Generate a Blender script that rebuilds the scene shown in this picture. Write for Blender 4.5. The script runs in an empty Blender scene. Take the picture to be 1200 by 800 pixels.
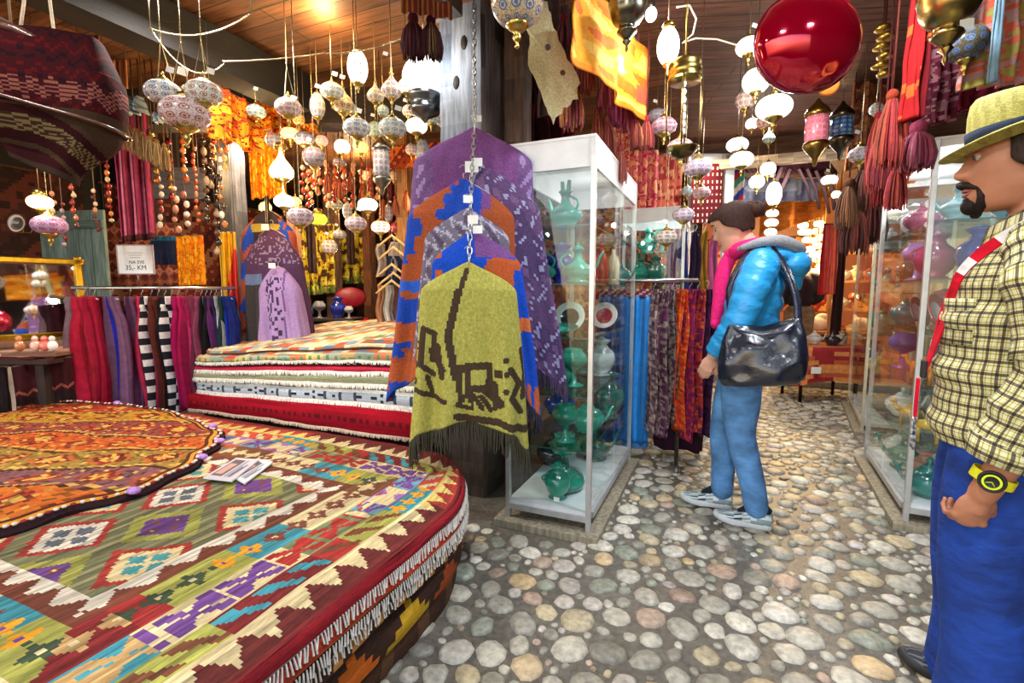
import bpy, math, random
from mathutils import Vector, Matrix, noise
random.seed(7)
PI = math.pi
# ---------------------------------------------------------------- camera model
F = 567.0; PITCH = math.radians(5.75); YAW = math.radians(23.5); CH = 1.2
CY, SY = math.cos(YAW), math.sin(YAW)
def ray(px, py):
    u = (px-600)/F; v = (400-py)/F
    x = u; y = math.cos(PITCH)+v*math.sin(PITCH); z = -math.sin(PITCH)+v*math.cos(PITCH)
    return Vector((x*CY-y*SY, x*SY+y*CY, z)), y
def at(px, py, d):            # point seen at a photo pixel, at forward distance d
    r, y = ray(px, py); t = d/y
    return Vector((r.x*t, r.y*t, CH+r.z*t))
def ground(px, py, z=0.0):
    r, y = ray(px, py); t = (z-CH)/r.z
    return Vector((r.x*t, r.y*t, z))
def px2m(px, d): return px*d/F

C = bpy.context.scene.collection
def lin(c):
    out = []
    for k in c[:3]:
        k = max(0.0, min(1.0, k/255.0))
        out.append(k/12.92 if k <= .04045 else ((k+.055)/1.055)**2.4)
    return (out[0], out[1], out[2], 1.0)
def mixc(a, b, t): return tuple(a[i]*(1-t)+b[i]*t for i in range(3))
def shade(c, k): return tuple(min(255, x*k) for x in c[:3])
# ---------------------------------------------------------------- materials
MATS = {}
def nodemat(name):
    m = bpy.data.materials.new(name); m.use_nodes = True
    nt = m.node_tree; b = nt.nodes['Principled BSDF']
    MATS[name] = m
    return m, nt, b
def N(nt, typ, **kw):
    n = nt.nodes.new(typ)
    for k, v in kw.items():
        if k in n.inputs.keys(): n.inputs[k].default_value = v
        else: setattr(n, k, v)
    return n
def vc(name, rough=.8, metal=0.0, nscale=40, nvar=.25, bump=.3, bscale=300, bdist=.002, spec=.5, coat=0, trans=0, emis=0, src='Col', stretch=(1,1,1), sheen=0):
    """colour from the mesh's own 'Col' attribute (or the object's colour), broken up by procedural noise and a bump"""
    m, nt, b = nodemat(name); L = nt.links
    if src == 'Col':
        a = N(nt, 'ShaderNodeVertexColor'); a.layer_name = 'Col'
    else:
        a = N(nt, 'ShaderNodeObjectInfo')
    tc = N(nt, 'ShaderNodeTexCoord'); mp = N(nt, 'ShaderNodeMapping'); mp.inputs['Scale'].default_value = stretch
    L.new(tc.outputs['Object'], mp.inputs['Vector'])
    n = N(nt, 'ShaderNodeTexNoise'); n.inputs['Scale'].default_value = nscale; n.inputs['Detail'].default_value = 3
    L.new(mp.outputs[0], n.inputs['Vector'])
    mr = N(nt, 'ShaderNodeMapRange'); mr.inputs['To Min'].default_value = 1-nvar; mr.inputs['To Max'].default_value = 1+nvar
    mr.inputs['From Min'].default_value = .3; mr.inputs['From Max'].default_value = .7
    L.new(n.outputs['Fac'], mr.inputs['Value'])
    mx = N(nt, 'ShaderNodeMix', data_type='RGBA', blend_type='MULTIPLY'); mx.inputs[0].default_value = 1
    L.new(a.outputs['Color'], mx.inputs[6]); L.new(mr.outputs[0], mx.inputs[7])
    L.new(mx.outputs[2], b.inputs['Base Color'])
    b.inputs['Roughness'].default_value = rough; b.inputs['Metallic'].default_value = metal
    b.inputs['Specular IOR Level'].default_value = spec
    b.inputs['Coat Weight'].default_value = coat; b.inputs['Coat Roughness'].default_value = .05
    if sheen: b.inputs['Sheen Weight'].default_value = sheen
    if trans: b.inputs['Transmission Weight'].default_value = trans
    if emis:
        L.new(mx.outputs[2], b.inputs['Emission Color']); b.inputs['Emission Strength'].default_value = emis
    if bump:
        n2 = N(nt, 'ShaderNodeTexNoise'); n2.inputs['Scale'].default_value = bscale; n2.inputs['Detail'].default_value = 2
        L.new(mp.outputs[0], n2.inputs['Vector'])
        bp = N(nt, 'ShaderNodeBump'); bp.inputs['Strength'].default_value = bump; bp.inputs['Distance'].default_value = bdist
        L.new(n2.outputs['Fac'], bp.inputs['Height']); L.new(bp.outputs[0], b.inputs['Normal'])
    return m
vc('cloth', .9, nscale=25, nvar=.18, bump=.5, bscale=350, bdist=.002, spec=.2)
vc('wool', .95, nscale=120, nvar=.22, bump=.7, bscale=260, bdist=.004, spec=.15)
vc('kilim', .92, nscale=60, nvar=.22, bump=.8, bscale=90, bdist=.003, spec=.15, stretch=(4, .6, 4))
vc('kilimx', .92, nscale=60, nvar=.22, bump=.8, bscale=90, bdist=.003, spec=.15, stretch=(.6, 4, 4))
vc('thread', .85, nscale=60, nvar=.2, bump=0)
vc('satin', .42, nscale=18, nvar=.15, bump=.35, bscale=30, bdist=.006, spec=.5)
vc('ceramic', .12, nscale=9, nvar=.28, bump=.12, bscale=120, bdist=.001, spec=.6, coat=.6)
vc('paint', .45, nscale=12, nvar=.06, bump=.08, bscale=80, bdist=.001)
vc('metal', .28, metal=1.0, nscale=30, nvar=.2, bump=.15, bscale=120, bdist=.001)
vc('alu', .38, metal=.75, nscale=20, nvar=.08, bump=0)
vc('leather', .26, nscale=30, nvar=.2, bump=.5, bscale=45, bdist=.004, spec=.7, coat=.25)
vc('skin', .5, nscale=22, nvar=.08, bump=.25, bscale=260, bdist=.0006, spec=.4)
vc('hair', .65, spec=.2, nscale=160, nvar=.4, bump=.8, bscale=260, bdist=.003, stretch=(1, 1, .25))
vc('straw', .75, nscale=200, nvar=.22, bump=.9, bscale=330, bdist=.003)
vc('paper', .7, nscale=30, nvar=.04, bump=0)
vc('wood', .7, nscale=8, nvar=.4, bump=.6, bscale=40, bdist=.004, stretch=(6, 6, .7))
vc('woodx', .7, nscale=8, nvar=.4, bump=.6, bscale=40, bdist=.004, stretch=(.7, 6, 6))
vc('woody', .7, nscale=8, nvar=.4, bump=.6, bscale=40, bdist=.004, stretch=(6, .7, 6))
vc('stone', .42, nscale=45, nvar=.30, bump=.5, bscale=120, bdist=.004, spec=.45)
vc('denim', .85, nscale=55, nvar=.22, bump=.6, bscale=420, bdist=.0015, stretch=(1, 1, .5))
vc('nylon', .38, nscale=14, nvar=.10, bump=.9, bscale=13, bdist=.02, stretch=(1, 1, 2.2))
vc('rubber', .6, nscale=60, nvar=.1, bump=.2)
vc('glowlamp', .5, nscale=20, nvar=.05, bump=0, emis=5.0)
vc('softglow', .4, nscale=20, nvar=.08, bump=0, emis=1.1)
vc('foil', .10, metal=.6, nscale=6, nvar=.08, bump=.25, bscale=6, bdist=.02, coat=1)
def mosaic(name, emis):
    m, nt, b = nodemat(name); L = nt.links
    oi = N(nt, 'ShaderNodeObjectInfo'); uv = N(nt, 'ShaderNodeUVMap'); uv.uv_map = 'UVMap'
    mp = N(nt, 'ShaderNodeMapping'); mp.inputs['Scale'].default_value = (10, 5, 1); L.new(uv.outputs[0], mp.inputs['Vector'])
    fr = N(nt, 'ShaderNodeVectorMath', operation='FRACTION'); L.new(mp.outputs[0], fr.inputs[0])
    sb = N(nt, 'ShaderNodeVectorMath', operation='SUBTRACT'); sb.inputs[1].default_value = (.5, .5, 0); L.new(fr.outputs[0], sb.inputs[0])
    ln = N(nt, 'ShaderNodeVectorMath', operation='LENGTH'); L.new(sb.outputs[0], ln.inputs[0])
    cr = N(nt, 'ShaderNodeValToRGB'); cr.color_ramp.interpolation = 'CONSTANT'
    e = cr.color_ramp.elements; e[0].color = (1, 1, 1, 1); e[1].position = .14; e[1].color = (0, 0, 0, 1)
    for p, v in ((.24, 1.0), (.34, .0)):
        q = e.new(p); q.color = (v, v, v, 1)
    L.new(ln.outputs['Value'], cr.inputs[0])
    vo = N(nt, 'ShaderNodeTexVoronoi', feature='DISTANCE_TO_EDGE'); vo.inputs['Scale'].default_value = 4; L.new(mp.outputs[0], vo.inputs['Vector'])
    r2 = N(nt, 'ShaderNodeValToRGB'); r2.color_ramp.elements[0].position = .02; r2.color_ramp.elements[0].color = (.25, .22, .2, 1); r2.color_ramp.elements[1].position = .1
    L.new(vo.outputs['Distance'], r2.inputs[0])
    hs = N(nt, 'ShaderNodeMix', data_type='RGBA', blend_type='MULTIPLY'); hs.inputs[0].default_value = .75
    L.new(oi.outputs['Color'], hs.inputs[6]); L.new(r2.outputs[0], hs.inputs[7])
    dk = N(nt, 'ShaderNodeMix', data_type='RGBA', blend_type='MULTIPLY'); dk.inputs[0].default_value = 1
    ac = N(nt, 'ShaderNodeValToRGB'); ac.color_ramp.interpolation = 'CONSTANT'
    cols = [(.25, .06, .10, 1), (.08, .16, .35, 1), (.12, .3, .25, 1), (.35, .12, .05, 1)]
    ac.color_ramp.elements[0].color = cols[0]; ac.color_ramp.elements[1].position = .3; ac.color_ramp.elements[1].color = cols[1]
    for p, c in ((.55, cols[2]), (.78, cols[3])):
        q = ac.color_ramp.elements.new(p); q.color = c
    L.new(oi.outputs['Random'], ac.inputs[0])
    mx = N(nt, 'ShaderNodeMix', data_type='RGBA'); L.new(cr.outputs[0], mx.inputs[0]); L.new(hs.outputs[2], mx.inputs[6]); L.new(ac.outputs[0], mx.inputs[7])
    L.new(mx.outputs[2], b.inputs['Base Color']); b.inputs['Roughness'].default_value = .2
    L.new(mx.outputs[2], b.inputs['Emission Color']); b.inputs['Emission Strength'].default_value = emis
mosaic('mosaic', .10); mosaic('mosaic_lit', 3.0)
def glassmat(name, tint, refl=1.0):
    m = bpy.data.materials.new(name); m.use_nodes = True; nt = m.node_tree; nt.nodes.clear(); L = nt.links
    out = N(nt, 'ShaderNodeOutputMaterial'); tr = N(nt, 'ShaderNodeBsdfTransparent'); tr.inputs[0].default_value = (*tint, 1)
    gl = N(nt, 'ShaderNodeBsdfGlossy'); gl.inputs['Roughness'].default_value = .02; gl.inputs[0].default_value = (refl, refl, refl, 1)
    lw = N(nt, 'ShaderNodeLayerWeight'); lw.inputs[0].default_value = .5; pw_ = N(nt, 'ShaderNodeMath', operation='POWER'); pw_.inputs[1].default_value = 5; L.new(lw.outputs['Facing'], pw_.inputs[0]); fr = N(nt, 'ShaderNodeMath', operation='MULTIPLY_ADD'); fr.inputs[1].default_value = .5; fr.inputs[2].default_value = .025; L.new(pw_.outputs[0], fr.inputs[0])
    nz = N(nt, 'ShaderNodeTexNoise'); nz.inputs['Scale'].default_value = 1.5
    bp = N(nt, 'ShaderNodeBump'); bp.inputs['Strength'].default_value = .05; bp.inputs['Distance'].default_value = .01; L.new(nz.outputs['Fac'], bp.inputs['Height']); L.new(bp.outputs[0], gl.inputs['Normal'])
    mx = N(nt, 'ShaderNodeMixShader'); L.new(fr.outputs[0], mx.inputs[0]); L.new(tr.outputs[0], mx.inputs[1]); L.new(gl.outputs[0], mx.inputs[2]); L.new(mx.outputs[0], out.inputs[0])
    MATS[name] = m
glassmat('glass', (.96, .985, .98)); glassmat('shelfglass', (.72, .86, .83)); glassmat('plastic_sheet', (.7, .75, .85), .8)
m, nt, b = nodemat('mirror'); b.inputs['Base Color'].default_value = (.85, .87, .87, 1); b.inputs['Metallic'].default_value = 1; b.inputs['Roughness'].default_value = .03
nz = N(nt, 'ShaderNodeTexNoise'); nz.inputs['Scale'].default_value = 3; bp = N(nt, 'ShaderNodeBump'); bp.inputs['Strength'].default_value = .03; nt.links.new(nz.outputs['Fac'], bp.inputs['Height']); nt.links.new(bp.outputs[0], b.inputs['Normal'])
# plaid: bands from the garment's own UV (in metres)
m, nt, b = nodemat('plaid'); L = nt.links
uv = N(nt, 'ShaderNodeUVMap'); uv.uv_map = 'UVMap'; sep = N(nt, 'ShaderNodeSeparateXYZ'); L.new(uv.outputs[0], sep.inputs[0])
def plaidband(sock):
    mu = N(nt, 'ShaderNodeMath', operation='MULTIPLY'); mu.inputs[1].default_value = 1/.030; L.new(sock, mu.inputs[0])
    fr = N(nt, 'ShaderNodeMath', operation='FRACT'); L.new(mu.outputs[0], fr.inputs[0])
    cr = N(nt, 'ShaderNodeValToRGB'); cr.color_ramp.interpolation = 'CONSTANT'; e = cr.color_ramp.elements
    e[0].color = lin((240, 238, 215)); e[1].position = .30; e[1].color = lin((186, 176, 84))
    for p, c in ((.38, (232, 228, 200)), (.56, (112, 104, 96)), (.80, (232, 228, 200)), (.90, (196, 186, 90)), (.97, (240, 238, 215))):
        q = e.new(p); q.color = lin(c)
    L.new(fr.outputs[0], cr.inputs[0]); return cr
c1 = plaidband(sep.outputs[0]); c2 = plaidband(sep.outputs[1])
mx = N(nt, 'ShaderNodeMix', data_type='RGBA', blend_type='MULTIPLY'); mx.inputs[0].default_value = 1.0
L.new(c1.outputs[0], mx.inputs[6]); L.new(c2.outputs[0], mx.inputs[7]); L.new(mx.outputs[2], b.inputs['Base Color']); b.inputs['Roughness'].default_value = .9
nz = N(nt, 'ShaderNodeTexNoise'); nz.inputs['Scale'].default_value = 22; bp = N(nt, 'ShaderNodeBump'); bp.inputs['Strength'].default_value = .7; bp.inputs['Distance'].default_value = .012
L.new(nz.outputs['Fac'], bp.inputs['Height']); L.new(bp.outputs[0], b.inputs['Normal'])
# ---------------------------------------------------------------- mesh builder
class MB:
    def __init__(s, col=(200, 200, 200)): s.v = []; s.f = []; s.c = []; s.uv = []; s.col = col
    def face(s, idx, col=None, uv=None):
        s.f.append(tuple(idx)); s.c.append(lin(col or s.col)); s.uv.append(uv or [(0, 0)]*len(idx))
    def grid(s, P, col=None, closeu=False, uvf=None, flip=False):
        """P[j][i] rows of points; col may be f(i,j)"""
        b = len(s.v); nj = len(P); ni = len(P[0])
        for row in P: s.v.extend([tuple(p) for p in row])
        lim = ni if closeu else ni-1
        for j in range(nj-1):
            for i in range(lim):
                i2 = (i+1) % ni
                q = [b+j*ni+i, b+j*ni+i2, b+(j+1)*ni+i2, b+(j+1)*ni+i]
                if flip: q = q[::-1]
                c = col(i, j) if callable(col) else (col or s.col)
                if uvf: u = [uvf(i, j), uvf(i+1, j), uvf(i+1, j+1), uvf(i, j+1)]
                else: u = [(i/lim, j/(nj-1)), ((i+1)/lim, j/(nj-1)), ((i+1)/lim, (j+1)/(nj-1)), (i/lim, (j+1)/(nj-1))]
                if flip: u = u[::-1]
                s.face(q, c, u)
        return b
    def cap(s, b, n, col=None, flip=False):
        idx = list(range(b, b+n)); s.face(idx[::-1] if flip else idx, col)
    def lathe(s, prof, n=20, c=(0, 0, 0), col=None, sx=1, sy=1, M=None):
        P = []
        for r, z in prof:
            row = []
            for i in range(n):
                a = 2*PI*i/n; p = Vector((r*sx*math.cos(a), r*sy*math.sin(a), z))
                if M: p = M @ p
                row.append(p+Vector(c))
            P.append(row)
        f = (lambda i, j: col(j)) if callable(col) else col
        b = s.grid(P, f, closeu=True)
        if prof[0][0] > .0005: s.cap(b, n, col(0) if callable(col) else col, True)
        if prof[-1][0] > .0005: s.cap(b+n*(len(prof)-1), n, col(len(prof)-2) if callable(col) else col)
        return s
    def tube(s, pts, r, n=8, col=None, caps=True, flat=1.0):
        pts = [Vector(p) for p in pts]; k = len(pts)
        rr = r if isinstance(r, (list, tuple)) else [r]*k
        T = [(pts[min(i+1, k-1)]-pts[max(i-1, 0)]).normalized() for i in range(k)]
        up = Vector((0, 0, 1)) if abs(T[0].z) < .9 else Vector((0, 1, 0))
        nrm = T[0].cross(up).normalized(); P = []
        for i in range(k):
            nrm = (nrm-T[i]*nrm.dot(T[i])); nrm = nrm.normalized() if nrm.length > 1e-6 else T[i].orthogonal().normalized()
            bi = T[i].cross(nrm)
            P.append([pts[i]+nrm*(rr[i]*math.cos(2*PI*q/n))+bi*(rr[i]*flat*math.sin(2*PI*q/n)) for q in range(n)])
        b = s.grid(P, col, closeu=True)
        if caps: s.cap(b, n, col(0, 0) if callable(col) else col, True); s.cap(b+n*(k-1), n, col(0, 0) if callable(col) else col)
        return s
    def box(s, c, d, col=None, M=None):
        cx, cy, cz = c; x, y, z = d[0]/2, d[1]/2, d[2]/2; b = len(s.v)
        for p in ((-x, -y, -z), (x, -y, -z), (x, y, -z), (-x, y, -z), (-x, -y, z), (x, -y, z), (x, y, z), (-x, y, z)):
            q = Vector(p)
            if M: q = M @ q
            s.v.append((q.x+cx, q.y+cy, q.z+cz))
        for q in ((3, 2, 1, 0), (4, 5, 6, 7), (0, 1, 5, 4), (1, 2, 6, 5), (2, 3, 7, 6), (3, 0, 4, 7)):
            s.face([b+k for k in q], col, [(0, 0), (1, 0), (1, 1), (0, 1)])
        return s
    def ell(s, c, r, nu=16, nv=10, col=None, M=None):
        prof = [(math.sin(PI*j/nv), -math.cos(PI*j/nv)) for j in range(nv+1)]; P = []
        for a, z in prof:
            row = []
            for i in range(nu):
                t = 2*PI*i/nu; p = Vector((r[0]*a*math.cos(t), r[1]*a*math.sin(t), r[2]*z))
                if M: p = M @ p
                row.append(p+Vector(c))
            P.append(row)
        s.grid(P, col, closeu=True); return s
    def build(s, name, mat, parent=None, smooth=True, loc=None, rz=0, bevel=0, solid=0, sub=0):
        me = bpy.data.meshes.new(name); me.from_pydata(s.v, [], s.f); me.update()
        ca = me.color_attributes.new('Col', 'FLOAT_COLOR', 'CORNER'); uvl = me.uv_layers.new(name='UVMap')
        cd = []; ud = []
        for f, c, u in zip(s.f, s.c, s.uv):
            for k in range(len(f)): cd.extend(c); ud.extend(u[k])
        ca.data.foreach_set('color', cd); uvl.data.foreach_set('uv', ud)
        if smooth:
            me.polygons.foreach_set('use_smooth', [True]*len(me.polygons))
            if smooth == 'auto': me.set_sharp_from_angle(angle=math.radians(40))
        me.materials.append(MATS[mat]); o = bpy.data.objects.new(name, me); C.objects.link(o)
        if parent: o.parent = parent
        if loc is not None: o.location = loc
        if rz: o.rotation_euler.z = rz
        if solid:
            q = o.modifiers.new('s', 'SOLIDIFY'); q.thickness = solid; q.offset = 0
        if bevel:
            q = o.modifiers.new('b', 'BEVEL'); q.width = bevel; q.segments = 2; q.limit_method = 'ANGLE'
        if sub:
            q = o.modifiers.new('u', 'SUBSURF'); q.levels = sub; q.render_levels = sub
        return o
def tag(o, label=None, cat=None, group=None, kind=None):
    if label: o['label'] = label
    if cat: o['category'] = cat
    if group: o['group'] = group
    if kind: o['kind'] = kind
    return o
def thing(name, label, cat, loc=(0, 0, 0), rz=0, group=None):
    o = bpy.data.objects.new(name, None); C.objects.link(o); o.empty_display_size = .05
    o.location = loc; o.rotation_euler = (0, 0, rz); return tag(o, label, cat, group)
def struct(name, mb, mat, **kw):
    o = mb.build(name, mat, **kw); o['kind'] = 'structure'; return o
def copytree(o, parent=None):
    c = o.copy(); C.objects.link(c)
    if parent: c.parent = parent
    for ch in list(o.children):
        if ch.name in KIDSKIP: continue
        copytree(ch, c)
    return c
KIDSKIP = set()
def tri(x, p):                # triangle wave 0..1..0
    k = (x/p) % 1.0; return 1-abs(2*k-1)
def smooth(a, b, t):
    t = max(0, min(1, (t-a)/(b-a))); return t*t*(3-2*t)
def lerp(a, b, t): return a+(b-a)*t
def interp(tab, x):
    if x <= tab[0][0]: return tab[0][1:]
    for a, b in zip(tab, tab[1:]):
        if x <= b[0]:
            t = (x-a[0])/(b[0]-a[0]); t = t*t*(3-2*t)*.4+t*.6
            return tuple(lerp(p, q, t) for p, q in zip(a[1:], b[1:]))
    return tab[-1][1:]
def rotz(a): return Matrix.Rotation(a, 3, 'Z')
# ---------------------------------------------------------------- camera
cam = bpy.data.cameras.new('camera'); co = bpy.data.objects.new('camera', cam); C.objects.link(co)
cam.sensor_width = 36; cam.lens = 36*F/1200; co.location = (0, 0, CH)
co.rotation_euler = (math.radians(90)-PITCH, 0, YAW); cam.clip_start = .02
bpy.context.scene.camera = co
# ================================================================ the room
def plankmat(name, c1, c2, along, width=.16, gap=(15, 9, 6), rough=.6, spec=.4):
    m, nt, b = nodemat(name); L = nt.links
    tc = N(nt, 'ShaderNodeTexCoord'); mp = N(nt, 'ShaderNodeMapping'); L.new(tc.outputs['Object'], mp.inputs[0])
    mp.inputs['Rotation'].default_value = along
    br = N(nt, 'ShaderNodeTexBrick'); br.inputs['Scale'].default_value = 1; br.inputs['Brick Width'].default_value = 2.4; br.inputs['Row Height'].default_value = width
    br.inputs['Mortar Size'].default_value = .004; br.inputs['Mortar'].default_value = lin(gap); br.inputs['Color1'].default_value = lin(c1); br.inputs['Color2'].default_value = lin(c2)
    L.new(mp.outputs[0], br.inputs['Vector'])
    m2 = N(nt, 'ShaderNodeMapping'); m2.inputs['Scale'].default_value = (1.2, 14, 14); L.new(mp.outputs[0], m2.inputs[0])
    n = N(nt, 'ShaderNodeTexNoise'); n.inputs['Scale'].default_value = 3; n.inputs['Detail'].default_value = 6; n.inputs['Distortion'].default_value = .6; L.new(m2.outputs[0], n.inputs[0])
    mr = N(nt, 'ShaderNodeMapRange'); mr.inputs['From Min'].default_value = .3; mr.inputs['From Max'].default_value = .7; mr.inputs['To Min'].default_value = .45; mr.inputs['To Max'].default_value = 1.5; L.new(n.outputs[0], mr.inputs[0])
    mx = N(nt, 'ShaderNodeMix', data_type='RGBA', blend_type='MULTIPLY'); mx.inputs[0].default_value = 1; L.new(br.outputs[0], mx.inputs[6]); L.new(mr.outputs[0], mx.inputs[7])
    L.new(mx.outputs[2], b.inputs['Base Color']); b.inputs['Roughness'].default_value = rough; b.inputs['Specular IOR Level'].default_value = spec
    bp = N(nt, 'ShaderNodeBump'); bp.inputs['Strength'].default_value = .5; bp.inputs['Distance'].default_value = .01; L.new(mx.outputs[2], bp.inputs['Height']); L.new(bp.outputs[0], b.inputs['Normal'])
plankmat('ceil_wood', (122, 78, 44), (86, 52, 30), (0, 0, 0), .12)
plankmat('ceil_dark', (112, 74, 58), (88, 58, 46), (0, 0, math.radians(-18)), .13)
plankmat('wall_wood', (82, 52, 38), (58, 38, 28), (PI/2, 0, 0))
plankmat('wall_wood_y', (82, 52, 38), (58, 38, 28), (PI/2, 0, PI/2))
ZC = 2.75
# floor: mortar bed with river pebbles set in it (one mesh: the pebbles are the floor's own pattern)
fb = MB((106, 100, 90))
def fcol(i, j): return shade((106, 100, 90), .93+.14*random.random())
nx, ny = 190, 300
fb.grid([[(-6.5+9.5*i/nx, -2.0+15.0*j/ny, 0.0) for i in range(nx+1)] for j in range(ny+1)], fcol)
pal = [((205, 198, 180), 5), ((176, 172, 158), 5), ((188, 170, 132), 3), ((196, 165, 120), 1.5), ((150, 146, 132), 3), ((130, 138, 122), 2), ((196, 186, 176), 3), ((180, 150, 130), 1.2), ((224, 218, 204), 3), ((112, 108, 100), 1.6)]
pc = [p for p, w in pal]; pw = [w for p, w in pal]
cell = .088; rnd = random.Random(5); spots = {}
x0, x1, y0, y1 = -1.25, 2.6, .15, 7.0
def ok(x, y, r):
    gx, gy = int(x/cell), int(y/cell)
    for a in (-1, 0, 1, 2, -2):
        for b_ in (-1, 0, 1, 2, -2):
            for (u, v, q) in spots.get((gx+a, gy+b_), ()):
                if (u-x)**2+(v-y)**2 < (1.03*(q+r))**2: return False
    return True
stones = []
for rlo, rhi, tries in ((.048, .060, 4000), (.036, .050, 16000), (.022, .034, 26000), (.012, .019, 20000)):
    for _ in range(tries):
        r = rnd.uniform(rlo, rhi); x = rnd.uniform(x0, x1); y = rnd.uniform(y0, y1)
        if x < -.6 and y > 2.1: continue
        if ok(x, y, r): spots.setdefault((int(x/cell), int(y/cell)), []).append((x, y, r)); stones.append((x, y, r))
for x, y, r in stones:
    c = rnd.choices(pc, pw)[0]; c = shade(c, rnd.uniform(.82, 1.1)); c = mixc(c, (178, 170, 150), .15+rnd.random()*.3)
    a = rnd.uniform(0, PI); el = rnd.uniform(.72, 1.0); n = 11 if r > .03 else 8
    wob = [rnd.uniform(.86, 1.06) for _ in range(n)]; h = rnd.uniform(.008, .016)*(r/.045)**.5; P = []
    for k, z in ((1.05, -.003), (1.0, .35*h), (.82, .8*h), (.5, h)):
        row = []
        for i in range(n):
            t = 2*PI*i/n; u = r*1.12*k*wob[i]*math.cos(t); v = r*1.12*el*k*wob[i]*math.sin(t)
            row.append((x+u*math.cos(a)-v*math.sin(a), y+u*math.sin(a)+v*math.cos(a), z))
        P.append(row)
    b = fb.grid(P, c, closeu=True); fb.cap(b+3*n, n, c)
struct('floor', fb, 'stone')
# ceiling and walls
cb = MB(); cb.box((-3.5, 3.2, ZC+.03), (6.2, 10.0, .06)); struct('ceiling', cb, 'ceil_wood', smooth=False)
cb = MB(); cb.box((1.05, 3.2, ZC+.06), (2.9, 10.0, .12)); o = struct('ceiling', cb, 'ceil_dark', smooth=False)
w = MB(); w.box((-6.45, 3.2, ZC/2), (.1, 10, ZC)); struct('wall_left', w, 'wall_wood_y', smooth=False)
w = MB(); w.box((-3.4, 7.35, ZC/2), (6.2, .1, ZC)); struct('wall_back', w, 'wall_wood', smooth=False)
w = MB(); w.box((2.45, 3.2, ZC/2), (.1, 10, ZC)); struct('wall_right', w, 'wall_wood_y', smooth=False)
# far room beyond the header
w = MB((150, 92, 45)); w.box((.9, 12.3, 1.6), (6.2, .1, 3.2)); struct('wall_far', w, 'paint', smooth=False)
w = MB((140, 84, 46)); w.box((-1.2, 9.8, 1.6), (.1, 4.9, 3.2)); struct('wall_far_left', w, 'paint', smooth=False)
w = MB((140, 84, 46)); w.box((3.4, 9.8, 1.6), (.1, 4.9, 3.2)); struct('wall_far_right', w, 'paint', smooth=False)
w = MB((120, 78, 45)); w.box((1.1, 10.3, 3.25), (4.7, 4.2, .1)); struct('ceiling', w, 'woodx', smooth=False)
w = MB((168, 96, 60)); w.box((1.1, 9.9, .03), (4.6, 5.0, .06)); struct('floor', w, 'woodx', smooth=False)
w = MB((150, 140, 125)); w.box((.6, 7.25, .04), (3.4, .3, .09)); struct('trim_1', w, 'stone', smooth='auto', bevel=.01)
# ceiling beams
def beam(label, p, q, w_, h_, col, mat='woody', name='ceiling_beam', kind=True):
    p, q = Vector(p), Vector(q); L_ = (q-p).length; mb = MB(col); rr = random.Random(int(L_*1000))
    n = 24; P = []
    for j in range(n+1):
        row = []
        for (u, v) in ((-1, -1), (-.3, -1), (.3, -1), (1, -1), (1, 0), (1, 1), (0, 1), (-1, 1), (-1, 0)):
            k = 1+.06*(rr.random()-.5)
            row.append(Vector((L_*j/n, u*w_/2*k, v*h_/2*k)))
        P.append(row)
    d = (q-p).normalized(); yv = Vector((0, 0, 1)).cross(d); yv = yv.normalized() if yv.length > .01 else Vector((0, 1, 0)); zv = d.cross(yv)
    P = [[d*a.x+yv*a.y+zv*a.z for a in row] for row in P]
    b = mb.grid(P, lambda i, j: shade(col, .8+.4*rr.random()), closeu=True); mb.cap(b, 9, col, True); mb.cap(b+9*n, 9, col)
    o = mb.build(name, mat, loc=p, smooth='auto')
    if kind: o['kind'] = 'structure'
    else: tag(o, label, 'post')
    return o
beam('', (-2.86, -1.2, 2.62), (-2.86, 2.75, 2.62), .20, .24, (18, 14, 12))
beam('', (-5.2, 2.1, 2.62), (-1.5, 3.62, 2.62), .2, .26, (40, 30, 26), 'woodx')  # cross beam added, dark, to stand in for the darkness beyond the ceiling
beam('', (-1.30, -1.2, 2.64), (-1.30, 2.2, 2.64), .16, .20, (60, 46, 40))
# right header: planks, pale sill beams, lattice
hb = MB((96, 70, 58)); hb.box((.55, 5.7, 2.66), (3.8, .1, .26)); struct('trim_2', hb, 'woodx', smooth=False)
beam('', (-.9, 5.55, 2.50), (2.3, 5.55, 2.50), .10, .09, (196, 176, 150), 'woodx', 'trim_3')
# the column in front
pm = MB((120, 132, 150)); rr = random.Random(3); P = []
n = 40
for j in range(n+1):
    row = []; z = ZC*j/n
    for (u, v) in ((-1, -1), (-.4, -1.02), (.3, -1.0), (.9, -1), (1, -.8), (1.02, 0), (1, 1), (-1, 1), (-1, 0)):
        k = 1+.035*(rr.random()-.5)+.02*noise.noise(Vector((u*3, v*3, z*4)))
        row.append((u*.135*k, v*.14*k, z))
    P.append(row)
def postc(i, j):
    z = ZC*j/n
    c = mixc((84, 98, 118), (158, 168, 182), max(0, min(1, .5+1.2*noise.noise(Vector((i*.7, 4.1, z*3))))))
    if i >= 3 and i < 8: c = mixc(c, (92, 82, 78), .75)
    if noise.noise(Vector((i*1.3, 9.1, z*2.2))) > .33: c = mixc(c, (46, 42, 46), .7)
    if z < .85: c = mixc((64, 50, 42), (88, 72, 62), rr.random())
    return c
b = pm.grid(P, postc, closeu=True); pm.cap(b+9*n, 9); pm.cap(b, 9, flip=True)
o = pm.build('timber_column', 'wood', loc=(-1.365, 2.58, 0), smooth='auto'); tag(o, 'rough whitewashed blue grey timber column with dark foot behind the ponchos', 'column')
pk = MB((36, 30, 28))
for k, (z, y) in enumerate(((2.35, 0), (2.05, .02), (1.75, -.01), (2.55, .01))):
    pk.ell((-.03+.05*(k % 2), -.139, z), (.022, .01, .04), 10, 6)
pk.build('knots', 'wood', parent=o)
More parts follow.
